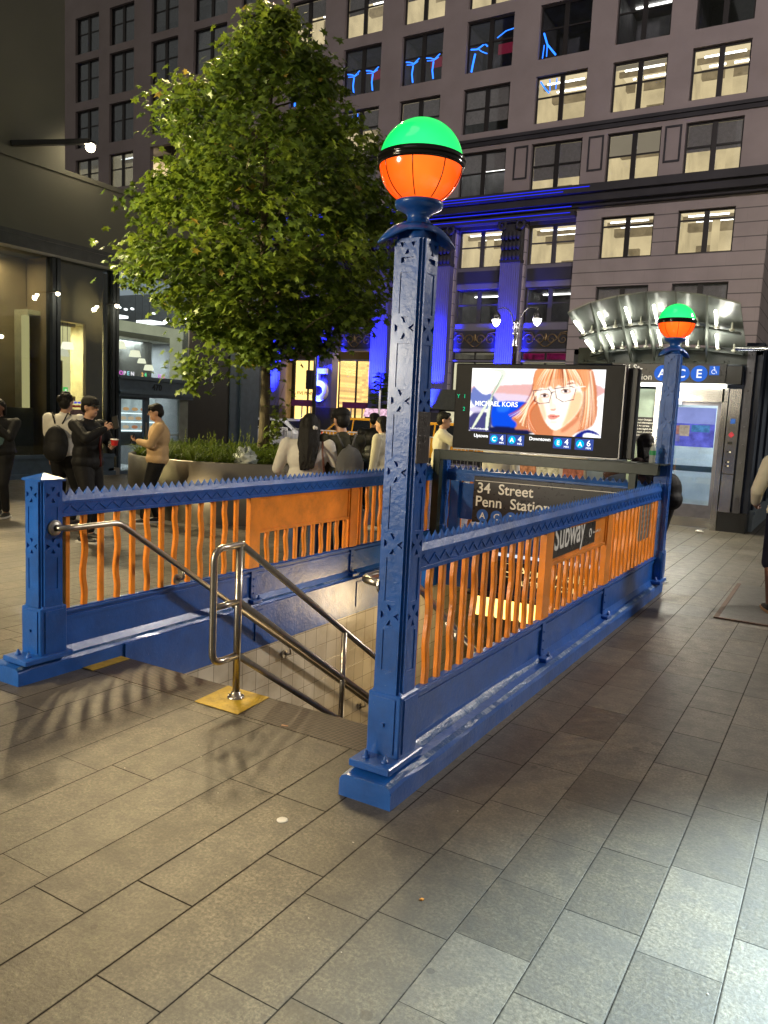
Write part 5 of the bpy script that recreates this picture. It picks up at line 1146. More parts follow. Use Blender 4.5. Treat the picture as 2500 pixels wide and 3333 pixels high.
state = {('A', 0): 'lit', ('A', 1): 'lit', ('A', 2): 'litneon', ('A', 3): 'blinds', ('A', 4): 'half', ('A', 5): 'neonhalf', ('A', 10): 'lit', ('A', 11): 'lit',
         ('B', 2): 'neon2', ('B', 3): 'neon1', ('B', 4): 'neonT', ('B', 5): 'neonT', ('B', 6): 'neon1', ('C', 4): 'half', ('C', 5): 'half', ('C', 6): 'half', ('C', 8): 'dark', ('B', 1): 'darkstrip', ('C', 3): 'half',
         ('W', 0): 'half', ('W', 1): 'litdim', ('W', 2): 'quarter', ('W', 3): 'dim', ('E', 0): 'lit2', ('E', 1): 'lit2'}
rnd = random.Random(11)
def squig(b, pts, y, r=0.035): b.tube([(p[0], y, p[1]) for p in pts], r, 6)
def window(X0, X1, Z0, Z1, y, st, kind='cross'):
    W, H = X1-X0, Z1-Z0; b = MB(); f = 0.09; yf = y+0.22
    b.box(X0, X0+f, yf, yf+0.1, Z0, Z1); b.box(X1-f, X1, yf, yf+0.1, Z0, Z1); b.box(X0+f, X1-f, yf, yf+0.1, Z0, Z0+f); b.box(X0+f, X1-f, yf, yf+0.1, Z1-f, Z1)
    xm = (X0+X1)/2; b.box(xm-0.13, xm+0.13, yf-0.01, yf+0.1, Z0+f, Z1-f)
    zt = Z0+H*(0.56 if kind == 'cross' else 0.78); b.box(X0+f, xm-0.13, yf+0.01, yf+0.09, zt-0.04, zt+0.04); b.box(xm+0.13, X1-f, yf+0.01, yf+0.09, zt-0.04, zt+0.04)
    wn = b.build('window', M['wframe'] if y < RY0 else M['wframe2'], ob)
    g = MB(); g.box(X0+f, xm-0.13, yf+0.045, yf+0.055, Z0+f, Z1-f); g.box(xm+0.13, X1-f, yf+0.045, yf+0.055, Z0+f, Z1-f); g.build('pane', M['dglass'], wn)
    yb = yf+0.12; lit = st in ('lit', 'lit2', 'half', 'litneon', 'quarter', 'litdim', 'neonhalf')
    rm = MB(); D = 3.6
    rm.add([(X0, yb, Z0), (X1, yb, Z0), (X1, yb, Z1), (X0, yb, Z1), (X0, yb+D, Z0), (X1, yb+D, Z0), (X1, yb+D, Z1), (X0, yb+D, Z1)], [(0, 1, 5, 4), (1, 2, 6, 5), (4, 5, 6, 7), (3, 0, 4, 7)])
    rm.cur = 1; rm.add([(X0, yb, Z1), (X1, yb, Z1), (X1, yb+D, Z1), (X0, yb+D, Z1)], [(0, 1, 2, 3)]); rm.cur = 0
    if lit and rnd.random() < 0.8: q = X0+W*rnd.uniform(0.2, 0.7); rm.cur = 0; rm.box(q, q+0.35, yb+1.6, yb+1.95, Z0, Z1-0.01)
    if lit:
        rm.cur = 2; rm.box(X0, X1, yb+2.4, yb+2.8, Z1-0.45, Z1-0.02); rm.box(X0, X1, yb+0.9, yb+1.1, Z1-0.28, Z1-0.02)
        q = X0+W*rnd.uniform(0.1, 0.6); rm.box(q, q+0.9, yb+3.2, yb+3.5, Z0, Z0+H*rnd.uniform(.35, .6)); rm.box(X0+W*rnd.uniform(.0, .3), X1-W*rnd.uniform(.0, .4), yb+1.6, yb+1.8, Z0, Z0+H*rnd.uniform(.06, .22)); rm.cur = 0
    rm.build('room', [M['roomlit'] if lit else M['darkroom'], M['ceillit'] if lit else M['darkroom'], M['beamlit']], wn, fix=False)
    if lit or st in ('darkstrip', 'dim'):
        sb_ = MB()
        for q in ((0.7, 1.9, 3.0) if st != 'darkstrip' else (2.0,)):
            o_ = rnd.uniform(0, 0.4); sb_.box(X0+0.1+W*o_*0.5, X1-0.1-W*(0.4-o_)*0.5, yb+q, yb+q+0.10, Z1-0.10, Z1-0.04)
        sb_.build('strip_light', M['strip'], wn)
    bl = {'half': 0.52, 'quarter': 0.72, 'blinds': 0.75, 'litdim': 0.42, 'neonhalf': 0.5, 'dim': 0.4}.get(st)
    if st == 'dark': bl = rnd.choice([0.95, 0.97, 0.6, 0.78] if X1 < fx(-36) else [0.5, 0.7, 0.95, 0.4])
    if st == 'lit': bl = rnd.choice([0.0, 0.25, 0.12])
    if bl:
        m_ = M['blind'] if st in ('dark', 'blinds', 'half', 'neonhalf', 'dim') else (M['blindlit'] if st in ('lit', 'litdim', 'lit2') else M['blind'])
        q = MB(); q.box(X0+f, xm, yb, yb+0.02, Z1-H*bl, Z1-f); q.box(xm, X1-f, yb+0.001, yb+0.021, Z1-H*min(0.95, bl*rnd.choice([1, 1, 0.7])), Z1-f); q.build('blind', m_, wn)
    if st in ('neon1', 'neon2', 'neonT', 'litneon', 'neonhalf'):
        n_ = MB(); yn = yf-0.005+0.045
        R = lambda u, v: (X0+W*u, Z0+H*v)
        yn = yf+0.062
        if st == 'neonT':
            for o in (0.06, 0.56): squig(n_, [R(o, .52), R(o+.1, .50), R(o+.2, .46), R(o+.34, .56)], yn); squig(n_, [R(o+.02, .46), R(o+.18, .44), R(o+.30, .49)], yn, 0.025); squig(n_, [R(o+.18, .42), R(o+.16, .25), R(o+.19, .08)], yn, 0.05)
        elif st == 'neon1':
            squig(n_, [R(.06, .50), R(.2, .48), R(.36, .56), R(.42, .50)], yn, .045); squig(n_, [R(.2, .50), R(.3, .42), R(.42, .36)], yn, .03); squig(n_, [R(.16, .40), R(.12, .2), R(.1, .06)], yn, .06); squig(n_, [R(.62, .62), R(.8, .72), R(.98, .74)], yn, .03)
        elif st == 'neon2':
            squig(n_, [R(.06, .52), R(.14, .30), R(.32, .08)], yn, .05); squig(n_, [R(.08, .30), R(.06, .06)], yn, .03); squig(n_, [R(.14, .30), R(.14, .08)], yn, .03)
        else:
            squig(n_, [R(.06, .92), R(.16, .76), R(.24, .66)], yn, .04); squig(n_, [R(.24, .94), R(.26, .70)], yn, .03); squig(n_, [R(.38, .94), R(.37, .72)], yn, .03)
        n_.build('neon_reflection', M['neon'], wn)  # glowing tubes behind the pane stand in for neon mirrored in it
        if st in ('neon1', 'neonT'): r_ = MB(); r_.box(X0+W*.6, X0+W*.95, yb+0.3, yb+0.32, Z0+H*.35, Z0+H*.55); r_.build('red_glow', M['redglow'], wn)
    return wn
for (a, c, z0, z1, k, i) in holes:
    if k == 'D' and i < 7: continue
    if k == 'C' and i < 3: continue
    if k == 'W' and i > 6: continue
    if i in (5, 6, 7, 8, 9) and k == 'A' and i not in (5,): continue
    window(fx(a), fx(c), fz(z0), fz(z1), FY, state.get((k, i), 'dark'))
for i in (0, 1):
    a, c = cols_x[i]; window(fx(a), fx(c), fz(rows['E'][0]), fz(rows['E'][1]), FY, 'lit2', 'hi'); window(fx(a), fx(c), fz(6.3), fz(8.6), FY, 'dark')
# colonnade bays: recessed infill with windows, spandrels, ornate panels and shop glass
RY = FY+0.55
b = MB(); hs3 = []
for i in range(2, 9):
    a, c = cols_x[i]; hs3 += [(a, c, *rows['E'], 'E', i), (a, c, *rows['F'], 'F', i), (a, c, 4.98, 5.45, 'T', i), (a, c, 2.4 if i < 4 else 0.3, 4.90, 'S', i)]
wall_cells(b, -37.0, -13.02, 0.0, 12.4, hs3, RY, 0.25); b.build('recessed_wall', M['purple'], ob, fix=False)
for i in (2, 3):
    a, c = cols_x[i]; b = MB(); b.box(fx(a)+0.05, fx(c)-0.05, RY-0.09, RY, fz(9.12), fz(9.75)); b.build('spandrel_panel', M['darkst'], ob)
for i in (2, 3, 4):
    a, c = cols_x[i]; window(fx(a), fx(c), fz(rows['E'][0]), fz(rows['E'][1]), RY, 'lit2' if i < 4 else 'dark', 'cross'); window(fx(a), fx(c), fz(rows['F'][0]), fz(rows['F'][1]), RY, 'darkstrip' if i < 4 else 'dark')
M['gold'] = mat('tarnished_gold', (0.22, 0.155, 0.075), 0.4, 0.6, var=0.4, vs=5)
for i in range(2, 9):
    a, c = cols_x[i]; X0, X1, Z0, Z1 = fx(a), fx(c), fz(5.62), fz(6.58); b = MB(); b.box(X0, X1, RY-0.05, RY-0.002, Z0, Z1); op = b.build('ornate_panel', M['darkst'], ob)
    if i > 5: continue
    b = MB(); xm = (X0+X1)/2; zm = (Z0+Z1)/2; w_ = (X1-X0)/2
    for s_ in (-1, 1):
        for (cx, r0, tn) in ((xm+s_*w_*0.70, 0.36, 1.6), (xm+s_*w_*0.24, 0.33, 1.4)):
            b.tube([(cx+s_*r0*(1-t_/26)*cos(t_/24*tn*2*pi), RY-0.07, zm-0.02+r0*(1-t_/26)*sin(t_/24*tn*2*pi)) for t_ in range(24)], [0.045-0.0012*t_ for t_ in range(24)], 6)
        b.tube([(xm+s_*w_*0.92, RY-0.07, Z1-0.1), (xm+s_*w_*0.6, RY-0.07, Z1-0.18), (xm+s_*w_*0.45, RY-0.07, zm), (xm+s_*w_*0.1, RY-0.07, Z0+0.12), (xm, RY-0.07, Z0+0.1)], 0.035, 6)
    b.ell((xm, RY-0.07, zm+0.1), (0.10, 0.05, 0.22), 10, 8); b.build('scrollwork', M['gold'], op)
def shopwin(a, c, z0, z1, m, parent=ob, nm='shop_window', y=RY):
    X0, X1, Z0, Z1 = fx(a), fx(c), fz(z0), fz(z1); b = MB(); f = 0.07; xm = (X0+X1)/2
    b.box(X0, X0+f, y+0.1, y+0.2, Z0, Z1); b.box(X1-f, X1, y+0.1, y+0.2, Z0, Z1); b.box(X0+f, X1-f, y+0.1, y+0.2, Z0, Z0+f); b.box(X0+f, X1-f, y+0.1, y+0.2, Z1-f, Z1); b.box(xm-0.05, xm+0.05, y+0.1, y+0.2, Z0+f, Z1-f)
    wn = b.build(nm, M['wframe'], parent); g = MB(); g.box(X0+f, X1-f, y+0.145, y+0.155, Z0+f, Z1-f); g.build('pane', M['dglass'], wn)
    q = MB(); q.box(X0, X1, y+2.6, y+2.7, Z0, Z1); q.box(X0-0.02, X0, y+0.25, y+2.6, Z0, Z1); q.box(X1, X1+0.02, y+0.25, y+2.6, Z0, Z1); q.box(X0, X1, y+0.25, y+2.6, Z1, Z1+0.02); q.build('room', m, wn, fix=False)
    return wn
M['shoplit'] = emat('lit_shop', (0.90, 0.80, 0.50), 1.1, var=0.3, vs=0.8); M['pinkroom'] = emat('pink_room', (0.55, 0.02, 0.16), 0.35, var=0.9, vs=1.4)
M['amber'] = emat('amber_lobby', (1.0, 0.60, 0.17), 2.6, var=0.22, vs=0.7); 
def lobby_mat():
    t = NT('amber_mosaic_wall'); sp = t.n('SeparateXYZ'); t.put(sp.inputs[0], t.wpos()); cx = t.n('CombineXYZ'); t.put(cx.inputs[0], t.math('MULTIPLY', sp.outputs[0], 1)); t.put(cx.inputs[1], sp.outputs[2])
    br = t.n('TexBrick'); t.put(br.inputs['Vector'], cx.outputs[0]); br.inputs['Scale'].default_value = 1.5; br.inputs['Color1'].default_value = (0.62, 0.38, 0.11, 1); br.inputs['Color2'].default_value = (0.30, 0.17, 0.06, 1); br.inputs['Mortar'].default_value = (0.45, 0.26, 0.08, 1)
    e = t.n('Emission'); t.put(e.inputs[0], br.outputs[0]); e.inputs[1].default_value = 3.0; t.t.links.new(e.outputs[0], t.out.inputs[0]); return t.m
M['mosaic'] = lobby_mat()
for i in range(2, 9):
    a, c = cols_x[i]
    if i < 4:
        shopwin(a, c, 4.98, 5.45, M['pinkroom'] if i == 2 else M['darkroom'], nm='transom_window'); shopwin(a, c, 2.4, 4.90, M['shoplit'])
    elif i == 5: shopwin(a+0.15, c+0.15, 0.3, 4.95, M['mosaic'], nm='lobby_window')
    elif i == 6: shopwin(a+0.65, c+0.35, 0.3, 4.95, M['amber'], nm='lobby_window')
    else: shopwin(a, c, 0.3, 4.90, M['darkroom'])
lamp('lobby_light', 'AREA', (fx(-27), RY+0.6, fz(4.6)), 60, (1, 0.7, 0.3), 1.5, target=(fx(-27), FY-6, 0))
# ground floor dark shopfront behind the screen, one lit shop door
b = MB(); b.box(fx(-20.0), fx(-13.0), FY-0.2, RY-0.02, 0, fz(2.3)); b.build('stall_riser', M['darkst'], ob)
b = MB(); b.box(fx(-21.3), fx(-17.2), FY-0.5, FY-0.2, fz(2.2), fz(3.3)); b.build('shop_fascia', mat('olive_sign', (0.07, 0.075, 0.06), 0.5), ob)
b = MB(); b.box(fx(-19.6), fx(-16.8), FY-0.26, FY-0.21, 0.2, fz(2.1)); b.build('shop_door', emat('door_glow', (0.92, 0.85, 0.55), 0.85, var=0.5, vs=2.5), ob)
# columns
def column(i, xc, w_):
    X = fx(xc); t_ = None
    b = MB(); n = 7
    b.box(X-w_/2-0.12, X+w_/2+0.12, FY-0.30, FY+0.5, 0, fz(1.75)); b.box(X-w_/2-0.06, X+w_/2+0.06, FY-0.24, FY+0.5, fz(1.75), fz(2.02)); b.build('column_base', M['darkst'], ob)
    b = MB(); N = 9; vs = []; outl = []
    for k in range(N):     # fluted shaft outline
        x0 = -w_/2+w_*k/N; x1 = -w_/2+w_*(k+1)/N; g = (x1-x0)
        outl += [(x0, -0.20), (x0+g*0.2, -0.20), (x0+g*0.35, -0.145), (x0+g*0.65, -0.145), (x0+g*0.8, -0.20)]
    outl += [(w_/2, -0.20), (w_/2, 0.5), (-w_/2, 0.5)]
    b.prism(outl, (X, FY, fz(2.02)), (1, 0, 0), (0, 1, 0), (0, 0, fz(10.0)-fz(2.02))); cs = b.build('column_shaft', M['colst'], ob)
    b = MB(); z0 = fz(10.0)
    b.box(X-w_/2-0.05, X+w_/2+0.05, FY-0.25, FY+0.5, z0, z0+0.18)
    for r_ in range(3):
        for k in range(5):
            xx = X-w_/2+w_*(k+0.5)/5; zz = z0+0.35+r_*0.55; b.ell((xx, FY-0.28-0.05*r_, zz), (0.12, 0.10, 0.24), 8, 6)
    for s_ in (-1, 1): b.tube([(X+s_*(w_/2-0.05+0.22*cos(q)), FY-0.35, z0+2.05+0.22*sin(q)) for q in [2*pi*j/12 for j in range(12)]], 0.09, 6, close=True)
    b.box(X-w_/2, X+w_/2, FY-0.2, FY+0.5, z0+0.18, fz(12.1)); b.box(X-w_/2-0.2, X+w_/2+0.2, FY-0.42, FY+0.5, fz(12.1)-0.12, fz(12.1)+0.06)
    b.build('column_capital', M['darkst'], ob)
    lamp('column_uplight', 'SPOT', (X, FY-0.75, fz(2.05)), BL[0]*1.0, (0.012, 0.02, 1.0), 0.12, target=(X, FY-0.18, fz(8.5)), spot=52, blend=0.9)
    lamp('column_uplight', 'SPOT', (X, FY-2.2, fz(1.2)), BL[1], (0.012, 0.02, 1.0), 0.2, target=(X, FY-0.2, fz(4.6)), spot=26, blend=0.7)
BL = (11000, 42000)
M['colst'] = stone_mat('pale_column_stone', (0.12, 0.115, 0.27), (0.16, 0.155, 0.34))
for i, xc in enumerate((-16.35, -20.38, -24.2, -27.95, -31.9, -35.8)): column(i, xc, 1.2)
# white quoin strips beside the recessed bays
b = MB()
for i in range(2, 8):
    a, c = cols_x[i]
    for x in (a-0.32, c+0.06): b.box(fx(x), fx(x+0.26), FY+0.30, RY+0.02, 0.2, fz(12.0))
b.build('quoin_strip', stone_mat('white_quoins', (0.36, 0.32, 0.36), (0.46, 0.41, 0.46), True), ob)
# building number and name
text('building_number', '5', 3.0, (fx(-28.55), FY-0.62, fz(2.45)), EX, EZ, M['lettw'], ob, depth=0.25, bold=0.012, sx=0.95)
text('building_name', 'FIVE PENN PLAZA', 0.30, (fx(-30.5), RY+0.06, fz(2.78)), EX, EZ, mat('dark_bronze_letters', (0.05, 0.03, 0.02), 0.4), ob, bold=0.02)
b = MB(); b.box(fx(-30.9), fx(-28.4), RY+0.02, RY+0.09, fz(2.05), fz(2.45)); b.box(fx(-27.0), fx(-24.6), RY+0.02, RY+0.09, fz(2.05), fz(2.42)); b.build('door_header', mat('plum_header', (0.16, 0.03, 0.12), 0.4), ob)
for x in (-30.0, -29.3, -28.7, -26.3, -25.5, -24.9):
    b = MB(); b.tube([(fx(x), RY-0.05, 0.3), (fx(x), RY-0.05, fz(2.05))], 0.05, 8); b.build('door_post', M['stpol'], ob)
b = MB(); b.box(fx(-32.8), fx(-32.5), FY-0.05, FY, fz(4.0), fz(5.3)); b.build('pink_banner', emat('pink_banner', (0.85, 0.10, 0.45), 0.7), ob)
# ------------------------------------------------------------------ planter, tree, undergrowth
PCX, PCY, PR, PHT = -8.75, 10.35, 1.95, 0.90
pl = thing('round_planter', 'round brushed steel planter ring holding the street tree', 'planter', (PCX, PCY, 0))
b = MB(); b.lathe((PCX, PCY, 0), [(PR, 0.0), (PR, PHT), (PR-0.03, PHT+0.012), (PR-0.07, PHT), (PR-0.07, PHT-0.2)], 72); b.build('steel_ring', mat('planter_steel', (0.24, 0.215, 0.17), 0.36, 0.9, var=0.3, vs=1.3, bump=0.08, bs=5), pl)
b = MB(); b.lathe((PCX, PCY, 0), [(0, 0.80), (PR-0.05, 0.80)], 40); b.build('soil', mat('soil', (0.03, 0.022, 0.015), 0.9, bump=0.6, bs=12), pl)
TXX, TYY = -8.95, 10.9
tree = thing('street_tree', 'leafy maple tree with slender trunk rising from the steel planter', 'tree', (TXX, TYY, 0.8))
def bark():
    t = NT('maple_bark'); sp = t.wpos(); mp = t.n('Mapping'); t.put(mp.inputs[0], sp); mp.inputs['Scale'].default_value = (6, 6, 1.4)
    n = t.noise(4, mp.outputs[0], 6, .7); t.bsdf(t.ramp(n, [(0.3, (0.03, 0.022, 0.014)), (0.55, (0.085, 0.065, 0.042)), (0.75, (0.15, 0.12, 0.08))]), 0.85, 0, t.bump(n, 0.8, 0.02)); return t.m
rnd = random.Random(21)
b = MB(); base = V((TXX, TYY, 0.78)); path = []; rr = []
for k in range(15):
    f = k/14; path.append(base+V((0.05*sin(f*7), 0.04*cos(f*5), f*6.6))); rr.append(0.088*(1-f)**0.8+0.012+(0.03 if k == 0 else 0))
b.tube(path, rr, 12); limbs = []
for k in range(26):
    f = 0.27+0.68*k/26; p0 = base+V((0, 0, f*6.6)); a = k*2.4+rnd.uniform(-.3, .3); L = (2.15*(1-((f-0.42)/0.62)**2 if f > .42 else .85))*rnd.uniform(.75, 1.0)+0.25; L = max(L, 0.4)
    d = V((cos(a), sin(a), rnd.uniform(0.25, 0.7))).normalized(); pts = [p0]
    for q in range(1, 6): pts.append(p0+d*L*q/5+V((rnd.uniform(-.05, .05), rnd.uniform(-.05, .05), -0.10*(q/5)**2*L)))
    b.tube(pts, [0.030*(1-q/6)*(1.3-f*0.7) for q in range(6)], 6); limbs.append(pts)
    for q in (2, 3, 4):
        dd = (d+V((rnd.uniform(-1, 1), rnd.uniform(-1, 1), rnd.uniform(-.2, .7)))).normalized(); p = pts[q]; pe = [p, p+dd*.25*L, p+dd*.45*L-V((0, 0, .04))]; b.tube(pe, [.011, .008, .004], 5); limbs.append(pe)
b.build('trunk', bark(), tree)
def leafmat(name, sc=1.0):
    t = NT(name); gi = t.n('Attribute', attribute_name='tone'); f = gi.outputs['Fac']
    c = t.ramp(f, [(0.0, tuple(x*sc for x in (0.042, 0.078, 0.012))), (0.5, tuple(x*sc for x in (0.095, 0.15, 0.020))), (0.93, tuple(x*sc for x in (0.18, 0.225, 0.028))), (1.0, tuple(x*sc for x in (0.28, 0.19, 0.04)))])
    b_ = t.bsdf(c, 0.42, 0, None, spec=0.45); tr = t.n('BsdfTranslucent'); t.put(tr.inputs[0], t.mix(0.3, c, (0.20, 0.24, 0.02))); m = t.n('MixShader'); m.inputs[0].default_value = 0.45
    t.t.links.new(b_.outputs[0], m.inputs[1]); t.t.links.new(tr.outputs[0], m.inputs[2]); t.t.links.new(m.outputs[0], t.out.inputs[0]); return t.m
M['leaf'] = leafmat('maple_leaves')
LEAF = [(0, -0.5), (0.12, -0.15), (0.48, -0.28), (0.36, 0.02), (0.56, 0.22), (0.24, 0.22), (0.12, 0.34), (0.0, 0.62), (-0.12, 0.34), (-0.24, 0.22), (-0.56, 0.22), (-0.36, 0.02), (-0.48, -0.28), (-0.12, -0.15)]
def leaves(name, parent, pts, mat_, rnd, smin, smax, droop=0.5):
    vs = []; fs = []; tone = []
    for (p, out, tn) in pts:
        s = rnd.uniform(smin, smax); n = (V((rnd.gauss(0, .55), rnd.gauss(0, .55), 0.75))+out*0.55).normalized()
        x = n.cross(V((rnd.uniform(-1, 1), rnd.uniform(-1, 1), rnd.uniform(-.4, .4)))).normalized(); y = n.cross(x)
        if y.z > 0: y = -y; x = -x
        k = len(vs); vs.append(p); tt = min(1, max(0, tn+rnd.uniform(-.16, .16)))
        for (u, v_) in LEAF: vs.append(p+x*u*s+y*v_*s-n*(abs(u)*0.28+max(0, v_)*0.2)*s)
        m_ = len(LEAF)
        for j in range(m_): fs.append((k, k+1+j, k+1+(j+1) % m_)); tone.append(tt)
    me = bpy.data.meshes.new(name); org = V((0, 0, 0)); q = parent
    while q is not None: org = org+q.location; q = q.parent
    me.from_pydata([tuple(v-org) for v in vs], [], fs); me.materials.append(mat_)
    at = me.attributes.new('tone', 'FLOAT', 'FACE'); at.data.foreach_set('value', tone)
    o = bpy.data.objects.new(name, me); o.parent = parent; COL.objects.link(o); return o
# crown profile: radius against height, uneven outline, clumps of leaves on the twigs
prof = [(2.45, 0.3), (2.85, 0.9), (3.3, 1.75), (3.75, 2.3), (4.6, 2.48), (5.4, 2.36), (6.1, 1.95), (6.8, 1.42), (7.3, 1.0), (7.8, 0.5), (8.15, 0.12)]
def crad(z):
    for (a, ra), (c, rc) in zip(prof, prof[1:]):
        if a <= z <= c: return ra+(rc-ra)*(z-a)/(c-a)
    return 0.05
cl = []; N = 620
for i in range(N):
    z = rnd.choices([p[0] for p in prof[:-1]], [0.9, 2.0, 2.6, 3.1, 3.1, 2.5, 1.7, 1.2, .8, .4])[0]+rnd.uniform(0, .75); z = min(max(z, 2.5), 8.1)
    a = rnd.uniform(0, 2*pi); R = crad(z)*(0.90+0.16*sin(3*a+z*2.1)+0.10*sin(7*a-z*3)); r_ = R*rnd.uniform(0.25, 1.0)**0.42
    cl.append((V((TXX+0.05+r_*cos(a), TYY+r_*sin(a), z)), r_/max(R, .05), a))
pts = []
for (c, e, a) in cl:
    out = V((cos(a), sin(a), 0.2)); n_ = rnd.randint(20, 36); rad_ = rnd.uniform(0.18, 0.36); t0 = rnd.uniform(0.2, 0.75)
    for k in range(n_):
        g = V((rnd.gauss(0, 1), rnd.gauss(0, 1), rnd.gauss(0, .62)))*rad_*0.62
        pts.append((c+g+out*abs(rnd.gauss(0, .05)), out, t0 if rnd.random() > .012 else 1.0))
for li in limbs:
    for k in range(16): p = li[-1].lerp(li[1], rnd.random()*.7); pts.append((p+V((rnd.gauss(0, .09), rnd.gauss(0, .09), rnd.gauss(0, .07))), V((0, 0, 1)), .4))
# low hanging sprays at the crown's foot, as on the photo's lower left and right
for (dx, dy, z, n_) in ((-0.75, -1.1, 2.45, 60), (-0.5, -1.15, 2.15, 55), (-0.2, -1.0, 2.35, 40), (1.5, 0.8, 3.35, 40)):
    for k in range(n_): pts.append((V((TXX+dx+rnd.gauss(0, .2), TYY+dy+rnd.gauss(0, .2), z+rnd.gauss(0, .12))), V((0, -1, 0)), .55))
leaves('crown', tree, pts, M['leaf'], rnd, 0.10, 0.175)
# sprouts round the trunk foot
pts = []
b = MB()
for k in range(9):
    a = rnd.uniform(-1.2, 1.4); L = rnd.uniform(0.6, 1.5); p0 = base+V((0.05, 0, 0.08)); d = V((cos(a)*.35+.12, sin(a)*.25, 1)).normalized()
    b.tube([p0, p0+d*L*.5, p0+d*L+V((.08, 0, -.03))], [.007, .005, .003], 5)
    for q in range(11): f = rnd.uniform(.25, 1.05); pts.append((p0+d*L*f+V((rnd.gauss(0, .07), rnd.gauss(0, .07), 0)), V((0, -.5, .2)), rnd.uniform(.45, .8)))
b.build('sprout_stem', bpy.data.materials['maple_bark'], tree)
leaves('sprout_leaves', tree, pts, M['leaf'], rnd, 0.08, 0.14)
# ground cover in the planter
M['grassm'] = leafmat('planter_foliage', 0.85)
vs = []; fs = []; tone = []
for k in range(330):
    a = rnd.uniform(0, 2*pi); r_ = (PR-0.1)*math.sqrt(rnd.random()); c = V((PCX+r_*cos(a), PCY+r_*sin(a), 0.8)); hgt = rnd.uniform(.16, .34); tt = rnd.uniform(.2, .8)
    for j in range(22):
        an = rnd.uniform(0, 2*pi); L = hgt*rnd.uniform(.7, 1.2); d = V((cos(an), sin(an), 0)); w_ = V((-sin(an), cos(an), 0))*rnd.uniform(.005, .011); lean = rnd.uniform(.2, 1.1)
        q = len(vs); p1 = c+d*L*.25*lean+V((0, 0, L*.6)); p2 = c+d*L*.75*lean+V((0, 0, L*.85)); p3 = c+d*L*1.15*lean+V((0, 0, L*.7))
        vs += [c-w_, c+w_, p1-w_, p1+w_, p2-w_*.7, p2+w_*.7, p3]; fs += [(q, q+1, q+3, q+2), (q+2, q+3, q+5, q+4), (q+4, q+5, q+6)]; tone += [tt]*3
for k in range(40):     # flowering spikes
    a = rnd.uniform(2.2, 5.4); r_ = (PR-0.15)*math.sqrt(rnd.random()); c = V((PCX+r_*cos(a), PCY+r_*sin(a), 0.8)); L = rnd.uniform(.3, .62)
    for j in range(14):
        z = L*(j+3)/17; an = rnd.uniform(0, 6.28); q = len(vs); p = c+V((0.04*z, 0, z)); d = V((cos(an), sin(an), .5))*.016; vs += [p, p+d+V((0, 0, .014)), p+d-V((0, 0, .010)), p+V((0, 0, .03))]; fs += [(q, q+1, q+2), (q, q+1, q+3)]; tone += [.85]*2
me = bpy.data.meshes.new('undergrowth'); me.from_pydata([tuple(v) for v in vs], [], fs); me.materials.append(M['grassm']); at = me.attributes.new('tone', 'FLOAT', 'FACE'); at.data.foreach_set('value', tone)
o = bpy.data.objects.new('undergrowth', me); COL.objects.link(o); tag(o, 'grassy green undergrowth filling the steel planter', 'undergrowth', kind='stuff')
# crumpled carrier bag on the planter rim
b = MB(); rnd2 = random.Random(4); n, m_ = 18, 12
for j in range(m_+1):
    for i in range(n):
        ph = pi*j/m_*0.62; a = 2*pi*i/n; r_ = 1+0.22*sin(5*a+j)+rnd2.uniform(-.16, .16)
        b.v.append(V((-7.72+0.17*sin(ph)*cos(a)*r_, 9.05+0.15*sin(ph)*sin(a)*r_, 0.90+0.15*(cos(ph)+0.35)*r_)))
for j in range(m_):
    for i in range(n): i2 = (i+1) % n; b.f.append((j*n+i, j*n+i2, (j+1)*n+i2, (j+1)*n+i)); b.mi.append(0); b.sm.append(True)
tag(b.build('plastic_bag', mat('pale_plastic', (0.42, 0.46, 0.44), 0.3, var=0.3, vs=20, bump=0.4, bs=25)), 'crumpled pale plastic bag lying on the planter rim', 'bag')

# ------------------------------------------------------------------ street furniture and traffic on the avenue
def lamp_twin(x, y, h=5.35):
    t_ = thing('street_lamp', 'twin-headed street lamp with curved arms before the stone block', 'street lamp', (x, y, 0))
    k = 1.3*y/30*1.0; b = MB()
    b.lathe((x, y, 0), [(0.22, 0), (0.22, 0.5), (0.13, 0.7), (0.10, 1.0), (0.075, h-1.2), (0.12, h-1.18), (0.12, h-1.12), (0.08, h-1.08), (0.08, h-0.75), (0.11, h-0.72), (0.11, h-0.66), (0.06, h-0.6), (0.06, h-0.35), (0.10, h-0.32), (0.10, h-0.25), (0.04, h-0.2), (0.0, h-0.05)], 16); b.build('pole', M['blackm'], t_)
    for s_ in (-1, 1):
        b = MB(); path = [(x+s_*0.06, y, h-0.7)]+[(x+s_*(0.10+0.75*(1-cos(a))*0.62), y, h-0.45+0.72*sin(a)) for a in [pi/2*q/8 for q in range(9)]]+[(x+s_*0.80, y, h+0.22), (x+s_*0.80, y, h+0.02)]
        b.tube(path, 0.022, 8); ar = b.build('arm', M['blackm'], t_)
        b = MB(); b.lathe((x+s_*0.80, y, h), [(0.03, 0.16), (0.07, 0.10), (0.16, 0.0), (0.165, -0.15), (0.15, -0.17)], 18); b.build('lamp_hood', M['blackm'], ar)
        b = MB(); b.lathe((x+s_*0.80, y, h), [(0.155, -0.14), (0.15, -0.22), (0.09, -0.36), (0.0, -0.43)], 18); b.build('lamp_bowl', emat('street_bulb', (1.0, 0.95, 0.85), 12) if s_ < 0 else bpy.data.materials['street_bulb'], ar)
        lamp('street_lamp_light', 'POINT', (x+s_*0.8, y-0.1, h-0.6), 260, (1, .9, .78), 0.15)
lamp_twin(-11.05, 27.9, 5.62)
